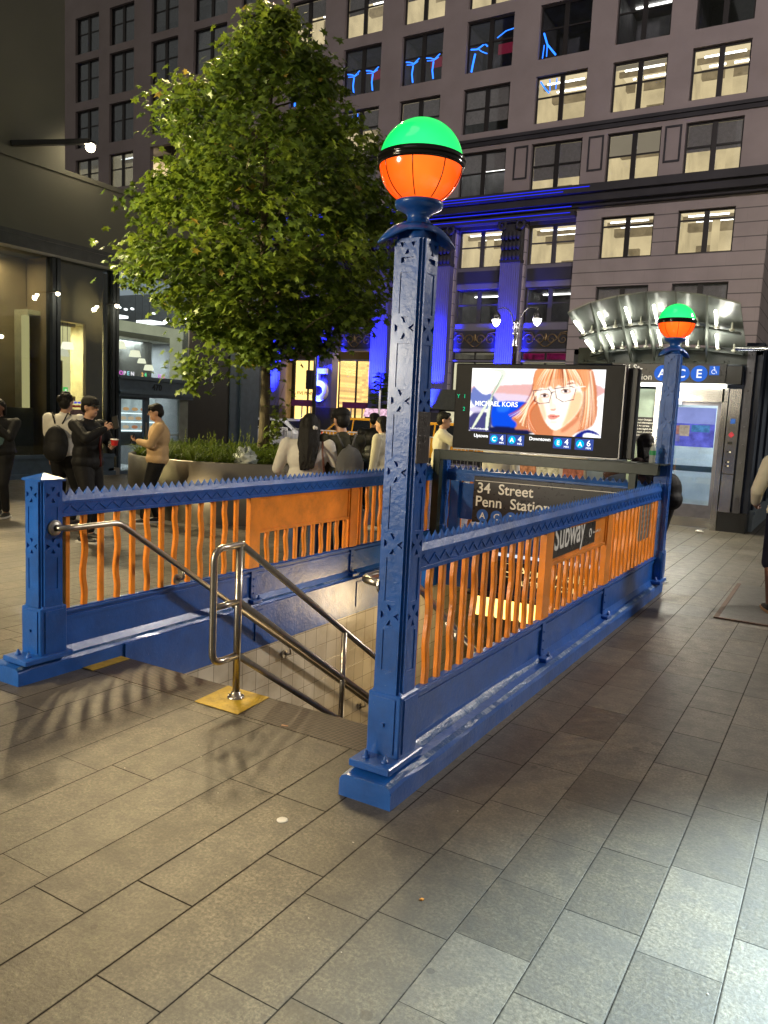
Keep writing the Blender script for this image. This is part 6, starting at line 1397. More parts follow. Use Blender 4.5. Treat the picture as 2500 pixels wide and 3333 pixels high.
# traffic signal pole seen through the tree
tp = thing('signal_pole', 'thin dark pole with signal box in front of the blue columns', 'signal pole', (-17.4, 24.2, 0)); b = MB(); b.tube([(-17.4, 24.2, 0), (-17.4, 24.2, 5.2)], 0.07, 10); b.build('pole', M['blackm'], tp)
b = MB(); b.bbox(-17.75, -17.45, 24.1, 24.4, 2.55, 3.25, 0.02); b.build('signal_box', M['blackm'], tp)
def carmesh(x, y, z0, flip, body, kind, label, group=None, plate=None, roofsign=None, lights=True):
    """car along X; nose towards +X unless flip"""
    t_ = thing('parked_car' if kind != 'taxi' else 'taxi', label, 'car' if kind != 'taxi' else 'taxi', (x, y, z0), group, rz=pi if flip else 0)
    hw = 0.92; side = [(-2.25, 0.42), (-2.30, 0.75), (-2.22, 1.05), (-2.02, 1.14), (-1.55, 1.60), (-1.2, 1.68), (0.1, 1.70), (0.45, 1.62), (1.15, 1.12), (1.95, 0.98), (2.22, 0.84), (2.30, 0.6), (2.26, 0.35), (1.75, 0.30), (1.0, 0.28), (-1.0, 0.28), (-1.75, 0.30)]
    if kind == 'sedan': side = [(px, pz if pz < 1.1 else pz-0.16) for px, pz in side]
    b = MB(); n = len(side); secs = ((-hw, .90), (-hw+.06, 1.0), (hw-.06, 1.0), (hw, .90)); vs = []
    for (yy, s_) in secs:
        for (px, pz) in side:
            tum = 0.20*max(0, (pz-1.05)/0.6); vs.append((px*(s_*.5+.5), yy*(1-tum), 0.28+(pz-0.28)*(1 if s_ == 1 else .985)))
    fs = [(j*n+i, j*n+(i+1) % n, (j+1)*n+(i+1) % n, (j+1)*n+i) for j in range(3) for i in range(n)]+[tuple(range(n)), tuple(3*n+i for i in range(n))[::-1]]
    b.smooth = False; b.add(vs, fs); bd = b.build('body', body, t_, local=True)
    dz = -0.16 if kind == 'sedan' else 0
    for s_ in (-1, 1):
        b = MB()
        yk = lambda z: s_*(hw*(1-0.20*max(0, (z-1.05)/0.6))+0.006)
        for q in ([(-1.85, 1.13), (-1.45, 1.54), (-0.75, 1.60), (-0.72, 1.13)], [(-0.66, 1.13), (-0.68, 1.60), (0.12, 1.60), (0.22, 1.13)], [(0.28, 1.13), (0.20, 1.60), (0.42, 1.54), (0.98, 1.12)]):
            b.add([(px, yk(pz+dz if pz > 1.2 else pz), pz+(dz if pz > 1.2 else dz*.3)) for px, pz in q], [(0, 1, 2, 3)])
        b.build('side_window', M['carglass'], t_, local=True)
        for wx in (-1.42, 1.42):
            b = MB(); R = 0.345; b.smooth = True; vs = []; nn = 24
            for (rr_, yy) in ((0.0, .02), (R*.62, .02), (R*.64, .0), (R*.95, 0), (R, -.03), (R, -.2), (0, -.2)):
                vs += [(wx+rr_*cos(2*pi*i/nn), s_*(hw+.01+yy), 0.345+rr_*sin(2*pi*i/nn)) for i in range(nn)]
            b.add(vs, [(j*nn+i, j*nn+(i+1) % nn, (j+1)*nn+(i+1) % nn, (j+1)*nn+i) for j in range(6) for i in range(nn)]); wh = b.build('wheel', M['tyre'], t_, local=True)
            b = MB()
            for i in range(5): a = 2*pi*i/5; b.obox((wx+.11*cos(a), s_*(hw+.035), .345+.11*sin(a)), (.09*cos(a), 0, .09*sin(a)), (0, .008, 0), (-.028*sin(a), 0, .028*cos(a)))
            b.tube([(wx+.205*cos(a), s_*(hw+.03), .345+.205*sin(a)) for a in [2*pi*i/20 for i in range(20)]], .016, 6, close=True); b.build('rim', M['steel2'], wh, local=True)
        b = MB(); b.bbox(0.55, 0.78, s_*(hw+.02) if s_ > 0 else -hw-.20, s_*(hw+.20) if s_ > 0 else -hw-.02, 1.05, 1.2, .03); b.build('mirror', body, t_, local=True)
        b = MB(); b.ell((2.16, s_*.68, .84), (.12, .2, .07), 12, 8); b.build('headlight', M['headl'] if lights else M['lettw'], t_, local=True)
        b = MB(); b.ell((-2.24, s_*.74, .95), (.07, .13, .12), 10, 6); b.build('tail_light', M['taill'], t_, local=True)
    b = MB()
    b.add([(1.11, -.72, 1.13+dz*.1), (1.11, .72, 1.13+dz*.1), (.50, .62, 1.60+dz), (.50, -.62, 1.60+dz)], [(0, 1, 2, 3)]); b.v = [v+V((.015, 0, .012)) for v in b.v]; b.build('windscreen', M['carglass'], t_, local=True)
    b = MB(); b.add([(-2.0, -.70, 1.17), (-2.0, .70, 1.17), (-1.58, .62, 1.55+dz), (-1.58, -.62, 1.55+dz)], [(0, 1, 2, 3)]); b.v = [v+V((-.02, 0, .01)) for v in b.v]; b.build('rear_window', M['carglass'], t_, local=True)
    b = MB(); b.box(-1.9, 1.9, -hw-.012, -hw+.05, .28, .42); b.box(-1.9, 1.9, hw-.05, hw+.012, .28, .42); b.box(2.24, 2.31, -.55, .55, .42, .62); b.build('trim', M['black'], t_, local=True)
    if roofsign == 'ad':
        b = MB(); b.prism([(-.62, 1.76), (.62, 1.76), (.5, 2.12), (-.5, 2.12)], (0, -.18, 0), EX, EZ, (0, .36, 0)); b.build('roof_sign', emat('roof_ad', (1.0, 0.62, 0.78), 0.95, var=.7, vs=9), t_, local=True)
        b = MB(); b.box(-.5, .5, -.1, .1, 1.69, 1.76); b.build('sign_mount', M['black'], t_, local=True)
    elif roofsign == 'taxi':
        b = MB(); b.bbox(-.2, .2, -.08, .08, 1.70, 1.83, .02); b.build('roof_sign', M['lettw'], t_, local=True)
    return t_
M['carglass'] = mat('car_glass', (0.012, 0.014, 0.016), 0.06, 0, var=0.1, coat=0.5)
M['tyre'] = mat('tyre_rubber', (0.015, 0.015, 0.015), 0.7)
M['taxiy'] = mat('taxi_yellow', (0.78, 0.36, 0.02), 0.22, var=0.04, coat=0.6)
M['carw'] = mat('car_white', (0.62, 0.64, 0.66), 0.22, var=0.03, coat=0.6)
M['headl'] = emat('headlight_glow', (1.0, 0.97, 0.9), 6); M['taill'] = emat('tail_glow', (1.0, 0.08, 0.02), 1.5)
RZ = -0.14
carmesh(-20.0, 26.0, RZ, False, M['carw'], 'sedan', 'white car in the near lane behind the tree planter')
carmesh(-17.5, 29.0, RZ, False, M['taxiy'], 'taxi', 'yellow taxi with a pink roof advert behind the embracing couple', 'yellow taxis on the avenue', roofsign='ad')
carmesh(-12.2, 26.2, RZ, False, M['taxiy'], 'taxi', 'yellow taxi van beside the drinking man and the lamp post', 'yellow taxis on the avenue', roofsign='taxi')
carmesh(-9.2, 29.3, RZ, False, M['taxiy'], 'taxi', 'yellow taxi partly hidden behind the LED screen', 'yellow taxis on the avenue', roofsign='taxi')
lamp('avenue_light', 'SPOT', (-15, 20, 9), 1700, (1, .90, .76), .3, target=(-16, 30, 0), spot=110, blend=.9)  # spot added high over the avenue, without a fixture
# white crowd barriers along the kerb
def barrier(x, label):
    t_ = thing('crowd_barrier', label, 'barrier', (x, 22.9, 0), 'white crowd barriers along the kerb'); y = 22.9
    b = MB(); b.tube(bend([(x-1.1, y, .12), (x-1.1, y, 1.08), (x+1.1, y, 1.08), (x+1.1, y, .12)], .12), .02, 8); b.tube([(x-1.1, y, .2), (x+1.1, y, .2)], .018, 8); b.build('frame', M['white'], t_)
    for s_ in (-1, 1): b = MB(); b.tube(bend([(x+s_*.9, y-.3, .02), (x+s_*.9, y-.2, .12), (x+s_*.9, y+.2, .12), (x+s_*.9, y+.3, .02)], .05), .018, 8); b.build('foot', M['white'], t_)
    b = MB()
    for k in range(15): b.tube([(x-1.0+k*2.0/14, y, .2), (x-1.0+k*2.0/14, y, 1.08)], .010, 6)
    b.build('bars', M['white'], t_)
for i, (x, l) in enumerate(((-18.7, 'white crowd barrier right behind the tree trunk sprouts'), (-16.3, 'white crowd barrier in front of the white car bonnet'), (-13.9, 'white crowd barrier between the couple and the leather jacket man'), (-11.5, 'white crowd barrier behind the man in the cream shirt'), (-9.1, 'white crowd barrier glimpsed under the green frame'))): barrier(x, l)
# shiny bollard posts of a bus shelter
sp_ = thing('sign_post', 'slender white pole standing at the kerb beside the yellow taxi', 'pole', (-13.1, 21.8, 0)); b = MB(); b.tube([(-13.1, 21.8, 0), (-13.1, 21.8, 2.5)], .03, 8); b.build('pole', M['white'], sp_)
# potted palm by the lobby
pp = thing('potted_palm', 'tall feathery potted plant before the amber lobby', 'plant', (-20.3, 30.9+9, 0)); rnd = random.Random(9); b = MB(); px, py = -21.5, 33.0
pp.location = (-19.0, 31.2+9, 0); px, py = -25.0, 41.5; pp.location = (px, py, 0)
b.tube([(px, py, .6), (px+.1, py, 4.2)], [.07, .03], 7); b.build('stem', bpy.data.materials['maple_bark'], pp)
vs = []; fs = []; tone = []
for k in range(170):
    f = rnd.uniform(.25, 1); c = V((px+.1*f, py, .6+3.7*f)); an = rnd.uniform(0, 6.28); L = rnd.uniform(.5, .95)*(1.2-.5*f); d = V((cos(an), sin(an), .25)); w_ = V((-sin(an), cos(an), .2))*.04; q = len(vs)
    vs += [c-w_, c+w_, c+d*L*.6+w_, c+d*L-V((0, 0, .25*L)), c+d*L*.6-w_]; fs += [(q, q+1, q+2, q+3, q+4)]; tone += [rnd.uniform(.1, .7)]
me = bpy.data.meshes.new('fronds'); me.from_pydata([tuple(v-V((px, py, 0))) for v in vs], [], fs); me.materials.append(M['grassm']); at = me.attributes.new('tone', 'FLOAT', 'FACE'); at.data.foreach_set('value', tone)
o = bpy.data.objects.new('fronds', me); o.parent = pp; COL.objects.link(o)
b = MB(); b.lathe((px, py, 0), [(.3, 0), (.42, .6), (.38, .62)], 16); b.build('pot', M['blackm'], pp)
# street food cart behind the screen
fc = thing('food_cart', 'street food cart with meal pictures behind the back railing', 'food cart', (-4.2, 12.6, 0))
b = MB(); b.bbox(-5.1, -3.5, 12.2, 13.2, .35, 1.15, .02); b.box(-5.1, -3.5, 12.2, 13.2, 1.15, 1.19); b.build('cart_body', M['steel2'], fc)
for i in range(4): b = MB(); b.box(-5.05+i*.39, -4.72+i*.39, 12.185, 12.198, .72, 1.12); b.build('menu_picture', emat('menu_glow_%d' % i, [(.9, .85, .75), (.75, .3, .12), (.9, .75, .4), (.6, .2, .1)][i], .55, var=.8, vs=16), fc)
for wx in (-4.9, -3.7): b = MB(); b.tube([(wx, 12.25, .2), (wx, 12.32, .2)], .2, 16); b.build('wheel', M['tyre'], fc)
# ------------------------------------------------------------------ people
def ev_remesh(mb, voxel, smooth=3):
    me = bpy.data.meshes.new('tmp'); me.from_pydata([tuple(v) for v in mb.v], [], mb.f); o = bpy.data.objects.new('tmp', me); COL.objects.link(o)
    bm = bmesh.new(); bm.from_mesh(me); bmesh.ops.recalc_face_normals(bm, faces=bm.faces); bm.to_mesh(me); bm.free()
    r = o.modifiers.new('r', 'REMESH'); r.mode = 'VOXEL'; r.voxel_size = voxel; s = o.modifiers.new('s', 'SMOOTH'); s.iterations = smooth; s.factor = 0.5
    bpy.context.view_layer.update(); dg = bpy.context.evaluated_depsgraph_get(); m2 = bpy.data.meshes.new_from_object(o.evaluated_get(dg))
    bpy.data.objects.remove(o); bpy.data.meshes.remove(me)
    for p in m2.polygons: p.use_smooth = True
    return m2
def ik(a, t, l1, l2, hint):
    a = V(a); t = V(t); d = t-a; L = min(d.length, (l1+l2)*0.999); dn = d.normalized(); t = a+dn*L
    c = (l1*l1-l2*l2+L*L)/(2*L); h = math.sqrt(max(0, l1*l1-c*c)); hn = V(hint); hn = (hn-dn*hn.dot(dn)).normalized()
    return a+dn*c+hn*h, t
SKIN = {'light': mat('skin_light', (0.52, 0.30, 0.20), 0.5, var=0.08, spec=0.4), 'tan': mat('skin_tan', (0.42, 0.24, 0.15), 0.5, var=0.08), 'brown': mat('skin_brown', (0.17, 0.075, 0.045), 0.45, var=0.08)}
HAIR = mat('black_hair', (0.008, 0.007, 0.006), 0.55, var=0.3, vs=40, bump=0.8, bs=70, spec=0.25)
def hand(mb, w, d, palm, curl, side, s=1.0):
    """five separate fingers: wrist w, pointing d, palm normal"""
    d = V(d).normalized(); pn = V(palm); pn = (pn-d*pn.dot(d)).normalized(); sd = d.cross(pn)*side; w = V(w)
    c = w+d*0.05*s
    for k in (-1.2, -.4, .4, 1.2): mb.cap(w+sd*.010*k*s, .017*s, w+d*.085*s+sd*.020*k*s, .0115*s, 8)
    ang0 = curl
    for k, L in ((-1.5, .062), (-.5, .076), (.5, .080), (1.5, .070)):
        p = w+d*.088*s+sd*.0185*k*s; a = 0; r_ = .0088*s
        for q in range(3):
            a += ang0*(.8 if q == 0 else 1.0); dd = d*cos(a)+pn*sin(a); p2 = p+dd*L*(.45, .32, .23)[q]*s; mb.cap(p, r_, p2, r_*.92, 6); p = p2; r_ *= .92
    p = w+d*.03*s+sd*.026*s; dd = (d*.6+sd*.75+pn*.35).normalized(); p2 = p+dd*.04*s; mb.cap(p, .012*s, p2, .010*s, 6); p3 = p2+(d*.85+pn*.55*max(.3, curl)+sd*.1).normalized()*.032*s; mb.cap(p2, .010*s, p3, .008*s, 6)
def person(label, pos, face, H, skin, top, topm, bot, botm, shoem, hands, feet=((-.10, 0), (.10, .05)), hair='short', lean=(0, 0), head=(0, 0), cap=None, glasses=False, sleeve='long', build=1.0, elbow=None, curl=.55, extras=None, shorts=False, loosehem=0.0, palmn=None, group=None):
    """face: heading angle in degrees from +Y towards -X (as the camera yaw); local x = the person's right, y = ahead"""
    k = H/1.75; th = thing('person', label, 'person', (pos[0], pos[1], 0), group, rz=rad(face)); B = build
    def J(x, y, z): return V((x*k+lean[0]*max(0, z-.9)*k, y*k+lean[1]*max(0, z-.9)*k, z*k))
    hip = J(0, 0, .95); ch = J(0, 0, 1.30); nk = J(0, 0.0, 1.50); hd = J(head[0]*.5, .02+head[1]*.5, 1.635)
    sh = {s: J(s*.185*B, 0, 1.425) for s in (-1, 1)}; hj = {s: J(s*.085, 0, .93) for s in (-1, 1)}
    el = {}; wr = {}; kn = {}; an = {}
    for s in (-1, 1):
        h = hands[s]; hint = (elbow or {}).get(s, (s*.6, -1, -.5)); el[s], wr[s] = ik(sh[s], V(h)*k, .285*k, .255*k, hint)
        f = feet[0 if s < 0 else 1]; fz_ = f[2] if len(f) > 2 else .085; an[s] = V((f[0]*k, f[1]*k-.02, fz_*k)); kn[s], an[s] = ik(hj[s], an[s], .44*k, .43*k, (s*.15, 1, 0))
    # skin: one continuous body
    mb = MB(); R = Matrix.Rotation(head[0]*-1.2, 3, 'Z') @ Matrix.Rotation(-head[1]*1.6, 3, 'X')
    mb.ell(hd+R @ V((0, -.004, .022))*k, (.076*k, .096*k, .100*k)); mb.ell(hd+R @ V((0, .028, -.050))*k, (.056*k, .062*k, .072*k)); mb.ell(hd+R @ V((0, .064, -.088))*k, (.026*k, .024*k, .022*k), 10, 8)
    mb.cap(hd+R @ V((0, .090, .018))*k, .010*k, hd+R @ V((0, .112, -.018))*k, .014*k, 8); mb.cap(hd+R @ V((-.02, .085, -.058))*k, .009*k, hd+R @ V((.02, .085, -.058))*k, .009*k, 6)
    for s in (-1, 1): mb.ell(hd+R @ V((s*.080, -.006, -.008))*k, (.011*k, .020*k, .032*k), 8, 6); mb.ell(hd+R @ V((s*.034, .078, .030))*k, (.024*k, .014*k, .010*k), 8, 6)
    mb.cap(nk-V((0, 0, .04))*k, .060*k, hd+V((0, -.01, -.05))*k, .052*k); mb.cap(sh[-1]*.8+nk*.2-V((0, 0, .03)), .055*k, sh[1]*.8+nk*.2-V((0, 0, .03)), .055*k)
    mb.ell(ch, (.15*k*B, .10*k, .20*k)); mb.ell(J(0, 0, 1.08), (.125*k*B, .09*k, .18*k)); mb.ell(hip, (.145*k*B, .10*k, .13*k))
    for s in (-1, 1):
        mb.cap(sh[s], .052*k, el[s], .041*k); mb.cap(el[s], .041*k, wr[s], .027*k); mb.cap(hj[s], .078*k, kn[s], .052*k); mb.cap(kn[s], .052*k, an[s], .036*k)
        mb.cap(kn[s]*.6+an[s]*.4+V((0, -.015, 0)), .05*k, kn[s]*.3+an[s]*.7, .036*k); mb.cap(an[s]-V((0, 0, .03)), .034*k, an[s]+V((0, .12*k, -.055*k)), .026*k)
    m2 = ev_remesh(mb, .0125, 2); hb = MB()
    for s in (-1, 1):
        d = (wr[s]-el[s]).normalized(); pn = (palmn or {}).get(s, (-s*.7, .2, .3)); hand(hb, wr[s]-d*.012, d, pn, curl if not isinstance(curl, dict) else curl[s], s, k*1.02)
    bm = bmesh.new(); bm.from_mesh(m2); base = [bm.verts.new(v) for v in hb.v]; bm.verts.ensure_lookup_table()
    for f in hb.f:
        try: bm.faces.new([base[i] for i in f]).smooth = True
        except ValueError: pass
    bm.to_mesh(m2); bm.free(); m2.materials.append(SKIN[skin]); o = bpy.data.objects.new('body', m2); o.parent = th; COL.objects.link(o)
    def part(name, mb_, m_, vox=.013, sm=3):
        me = ev_remesh(mb_, vox, sm); me.materials.append(m_); o_ = bpy.data.objects.new(name, me); o_.parent = th; COL.objects.link(o_); return o_
    # trousers or shorts
    t_ = MB(); t_.ell(hip+V((0, 0, .02)), (.165*k*B, .122*k, .13*k)); t_.cap(J(0, 0, 1.02), .12*k*B, hip, .13*k)
    for s in (-1, 1):
        t_.cap(hj[s], .100*k*B, kn[s], .072*k)
        if shorts: t_.cap(kn[s], .074*k, kn[s]*.92+an[s]*.08, .076*k)
        else: t_.cap(kn[s], .072*k, an[s]+V((0, 0, .035)), .056*k)
    part(bot, t_, botm)
    # top
    t_ = MB(); lo = 0.90-loosehem
    t_.ell(J(0, 0, 1.29), (.182*k*B, .122*k*B, .22*k)); t_.ell(J(0, 0, 1.08), (.168*k*B, .124*k*B, .20*k)); t_.ell(J(0, 0, lo+.10), (.180*k*B, .130*k*B, .13*k))
    t_.cap(sh[-1]-V((0, 0, .01)), .074*k, sh[1]-V((0, 0, .01)), .074*k); t_.cap(nk-V((0, 0, .06)), .088*k, nk-V((0, 0, .02)), .064*k)
    for s in (-1, 1):
        if sleeve == 'long': t_.cap(sh[s], .078*k, el[s], .064*k); t_.cap(el[s], .064*k, wr[s]*.93+el[s]*.07, .046*k)
        elif sleeve == 'short': t_.cap(sh[s], .078*k, sh[s]*.30+el[s]*.70, .072*k)
        else: t_.cap(sh[s], .068*k, sh[s]*.8+el[s]*.2, .062*k)
    for q in range(9): a = q*2.3; t_.ell(J(.14*B*sin(a), .10*cos(a), 1.0+q*.045), (.045*k, .035*k, .012*k), 8, 6)
    part(top, t_, topm)
    for s in (-1, 1):
        b_ = MB(); f = an[s]; b_.cap(f+V((0, -.035, -.035)), .042*k, f+V((0, .06*k, -.045)), .043*k); b_.cap(f+V((0, .06*k, -.045)), .043*k, f+V((0, .155*k, -.055)), .032*k); part('shoe', b_, shoem, .009, 2)
        if not shorts and shoem is M['shoeblack']:
            so = MB(); so.prism([(-.038, -.09), (.038, -.09), (.046, .1), (.03, .2), (-.03, .2), (-.046, .1)], (f.x, f.y, max(.001, f.z-.086)), EX, (0, 1, 0), (0, 0, .022)); so.build('sole', M['white'], th, local=True)
    # hair, cap, spectacles, eyes
    HP = lambda x, y, z: hd+R @ V((x, y, z))*k
    h_ = MB()
    if hair != 'none':
        for (x, y, z, r1, r2, r3) in ((0, -.018, .050, .086, .100, .088), (0, -.050, .0, .078, .070, .085)): h_.ell(HP(x, y, z), (r1*k, r2*k, r3*k), rot=R)
        if hair in ('short', 'fringe'):
            h_.ell(HP(0, .055, .088), (.062*k, .045*k, .034*k), rot=R)
            for s in (-1, 1): h_.ell(HP(s*.066, .03, .060), (.022*k, .042*k, .040*k))
        if hair == 'fringe':
            for q in range(5): h_.cap(HP(-.05+q*.025, .075, .095), .018*k, HP(-.058+q*.029, .098, .050), .010*k, 6)
        if hair == 'curly':
            rq = random.Random(3)
            for q in range(40): a = rq.uniform(0, 6.28); p_ = rq.uniform(-.2, 1.4); h_.ell(HP(.088*cos(p_)*cos(a), -.02+.10*cos(p_)*sin(a)*(1 if sin(a) < 0 else .6), .045+.09*sin(p_)), (.026*k,)*3, 8, 6)
        if hair == 'long':
            for q in range(11):
                f = (q-5)/5; x = f*.070; h_.cap(HP(x, -.06+.03*abs(f), .03), .036*k, HP(x*1.2, -.135+.03*abs(f), -.20), .040*k, 8); h_.cap(HP(x*1.2, -.135+.03*abs(f), -.20), .040*k, HP(x*.9, -.175, -.42-.05*cos(q*2)), .018*k, 8)
            for s in (-1, 1): h_.cap(HP(s*.085, .0, .05), .03*k, HP(s*.10, -.03, -.20), .024*k, 8)
        if hair == 'bob':
            for s in (-1, 1): h_.cap(HP(s*.075, -.02, .04), .034*k, HP(s*.07, -.05, -.09), .026*k, 8)
            h_.cap(HP(0, -.08, .02), .05*k, HP(0, -.085, -.09), .035*k)
        part('hair', h_, HAIR, .009, 2)
    if cap:
        c_ = MB(); c_.ell(HP(0, -.01, .072), (.096*k, .112*k, .072*k), rot=R); part('cap_crown', c_, cap, .008, 2)
        c_ = MB(); vs = []
        for (dz, ) in ((0,), (-.006,)):
            for q in range(9): a = rad(-80+20*q); vs.append(HP(.085*sin(a), .05+.125*cos(a), .052-.012*cos(a)*1.2-.02*abs(sin(a))+dz))
            vs.append(HP(0, .03, .062+dz))
        c_.add(vs, [tuple(range(10)), tuple(range(10, 20))]+[(q, (q+1) % 10, 10+(q+1) % 10, 10+q) for q in range(10)]); c_.build('cap_peak', cap, th, local=True)
    e_ = MB()
    for s in (-1, 1): e_.ell(HP(s*.034, .089, .016), (.013*k, .006*k, .0055*k), 8, 6); e_.cap(HP(s*.018, .094, .036), .004*k, HP(s*.052, .086, .038), .0035*k, 6)
    e_.build('eyes', HAIR, th, local=True)
    e_ = MB(); e_.cap(HP(-.018, .092, -.058), .0045*k, HP(.018, .092, -.058), .0045*k, 6); e_.build('lips', LIP, th, local=True)
    if glasses:
        g_ = MB()
        for s in (-1, 1): g_.tube([HP(s*.036+.027*cos(a), .104, .014+.021*sin(a)) for a in [2*pi*i/14 for i in range(14)]], .0024*k, 5, close=True); g_.tube([HP(s*.063, .100, .018), HP(s*.082, .0, .014)], .002*k, 5)
        g_.tube([HP(-.01, .106, .018), HP(.01, .106, .018)], .0022*k, 5); g_.build('spectacles', M['black'], th, local=True)
    if extras: extras(th, dict(k=k, J=J, sh=sh, el=el, wr=wr, hd=hd, HP=HP, hip=hip, an=an, part=part))
    return th
LIP = mat('lips', (0.28, 0.09, 0.07), 0.45, var=0)
M['shoeblack'] = mat('black_shoe', (0.014, 0.014, 0.015), 0.5); M['shoewhite'] = mat('white_shoe', (0.55, 0.54, 0.5), 0.5)
def cloth(n, c, v=.12, r=.85): return mat(n, c, r, var=v, vs=5, bump=.9, bs=11, spec=.2)
C = dict(black=cloth('black_cloth', (.010, .010, .011), .3, .65), white=cloth('white_cotton', (.62, .60, .54)), beige=cloth('sand_sweatshirt', (.52, .35, .19)), cream=cloth('cream_cotton', (.58, .54, .42)), denim=cloth('dark_denim', (.018, .024, .04), .3), teal=cloth('faded_teal', (.10, .17, .19)), olive=cloth('olive_cloth', (.045, .044, .028)), khaki=cloth('khaki_cotton', (.34, .26, .15)), grey=cloth('grey_cloth', (.10, .10, .10)), leather=mat('black_leather', (.012, .012, .012), .38, var=.2, bump=.5, bs=14), blue=cloth('blue_jeans', (.06, .09, .17), .3), navy=cloth('navy_shorts', (.012, .014, .03), .2), capd=cloth('dark_cap', (.03, .03, .027), .2), brown=cloth('dark_brown_top', (.03, .018, .016), .2))
def backpack(th, q, m=None, w=.15, h=.42, z=1.14, d=.11, sag=0):
    b = MB(); c = q['J'](0, -.19, z); k = q['k']; b.ell(c, (w*k, d*k, h/2*k)); b.ell(c+V((0, -.02, -.09)), (w*.95*k, d*1.1*k, h*.32*k)); b.cap(c+V((0, .02, h*.42)), .03, c+V((0, .03, h*.5)), .02); q['part']('backpack', b, m or C['black'], .013, 3)
    b = MB()
    for s in (-1, 1): b.tube([q['J'](s*.05, -.13, 1.36), q['J'](s*.11, -.10, 1.50), q['J'](s*.13, .10, 1.44), q['J'](s*.15, .13, 1.28), q['J'](s*.17, .02, 1.08)], .011, 6)
    b.build('strap', m or C['black'], th, local=True)
def phone(th, q, s, col=None):
    w = q['wr'][s]; d = (w-q['el'][s]).normalized(); b = MB(); b.obox(w+d*.10+V((0, 0.01, .02)), (.036, 0, 0), (0, .005, .003), V((0, -.03, .07))); b.build('phone', M['black'], th, local=True)
# 1 capped man with phone and cup, facing the shop's right
def ex1(th, q):
    w = q['wr'][1]; d = (w-q['el'][1]).normalized(); b = MB(); b.obox(w+d*.11+V((0, .03, .02)), (.008, 0, 0), (0, .036, .01), (0, -.015, .072)); b.build('phone', M['black'], th, local=True)
    w = q['wr'][-1]; d = (w-q['el'][-1]).normalized(); b = MB(); c = w+d*.10+V((.0, .02, .03)); b.lathe(c, [(.034, 0), (.044, .06), (.046, .065)], 16); b.build('food_tub', mat('red_tub', (.5, .02, .02), .4), th, local=True)
    b = MB(); b.lathe(c, [(.047, .065), (.047, .078), (0, .08)], 16); b.build('tub_lid', M['white'], th, local=True)
    b = MB(); z = .95
    b.tube([q['J'](-.05, .145, 1.40), q['J'](-.03, .15, 1.15), q['J'](-.04, .15, .93)], .018, 6); b.build('zip_placket', mat('dark_red_lining', (.10, .01, .01), .7), th, local=True)
    b = MB()
    for s in (-1, 1): b.prism([(-.01, 0), (-.004, 0), (-.004, .03), (.014, 0), (.02, 0), (.02, .04), (.014, .04), (.014, .012), (-.004, .04), (-.01, .04)], (q['an'][s].x+s*.047, q['an'][s].y+.02, .035), (0, 1, 0), EZ, (s*.003, 0, 0))
    b.build('shoe_emblem', M['white'], th, local=True)
person('man in black jacket and dark cap, holding a phone and a red tub', (-7.93, 6.40), -78, 1.74, 'light', 'jacket', C['black'], 'trousers', C['black'], M['shoeblack'], {-1: (-.02, .34, 1.18), 1: (.14, .36, 1.40)}, feet=((-.13, -.05), (.13, .06)), hair='short', cap=C['capd'], glasses=True, head=(0, .03), elbow={-1: (-1, -.2, -1), 1: (1, 0, -1)}, curl=1.0, build=1.28, loosehem=.02, extras=ex1)
# 2 man in white T-shirt with drawstring bag, back to us
person('man in white T-shirt with a black drawstring bag, back turned', (-9.14, 6.99), 22, 1.78, 'tan', 't_shirt', C['white'], 'trousers', C['black'], M['shoeblack'], {-1: (-.26, .10, .86), 1: (.12, .36, 1.25)}, hair='curly', sleeve='short', build=1.2, head=(.05, .0), elbow={-1: (-1, -.4, 0), 1: (1, -.2, -1)}, extras=lambda th, q: backpack(th, q, None, .17, .48, 1.10, .10))
# 3 young man in sand sweatshirt with phone, leaning by the planter
person('young man in sand coloured sweatshirt looking down at a phone', (-8.50, 8.05), 136, 1.70, 'light', 'sweatshirt', C['beige'], 'trousers', C['black'], M['shoeblack'], {-1: (-.04, .27, 1.21), 1: (.29, .04, .88)}, feet=((-.08, .20), (.10, .02)), hair='fringe', glasses=True, head=(0, .10), lean=(0, -.06), elbow={-1: (-1, -.6, -1), 1: (1, -1, 0)}, build=1.3, curl={-1: .5, 1: .35}, loosehem=.04, palmn={-1: (.2, 0, 1), 1: (-1, 0, 0)}, extras=lambda th, q: phone(th, q, -1))
# 4 woman at the left edge
person('woman in black cardigan and faded teal top at the left edge', (-10.35, 6.85), -150, 1.66, 'brown', 'cardigan', C['black'], 'trousers', C['black'], M['shoeblack'], {-1: (-.06, .22, 1.38), 1: (.05, .20, 1.10)}, hair='bob', build=1.35, feet=((-.10, .05), (.08, -.08)), elbow={-1: (-1, -.2, -1), 1: (1, 0, -1)}, curl=.9, extras=lambda th, q: q['part']('inner_top', (lambda b: (b.ell(q['J'](0, .045, 1.12), (.15, .13, .20)), b)[1])(MB()), C['teal'], .013, 2))
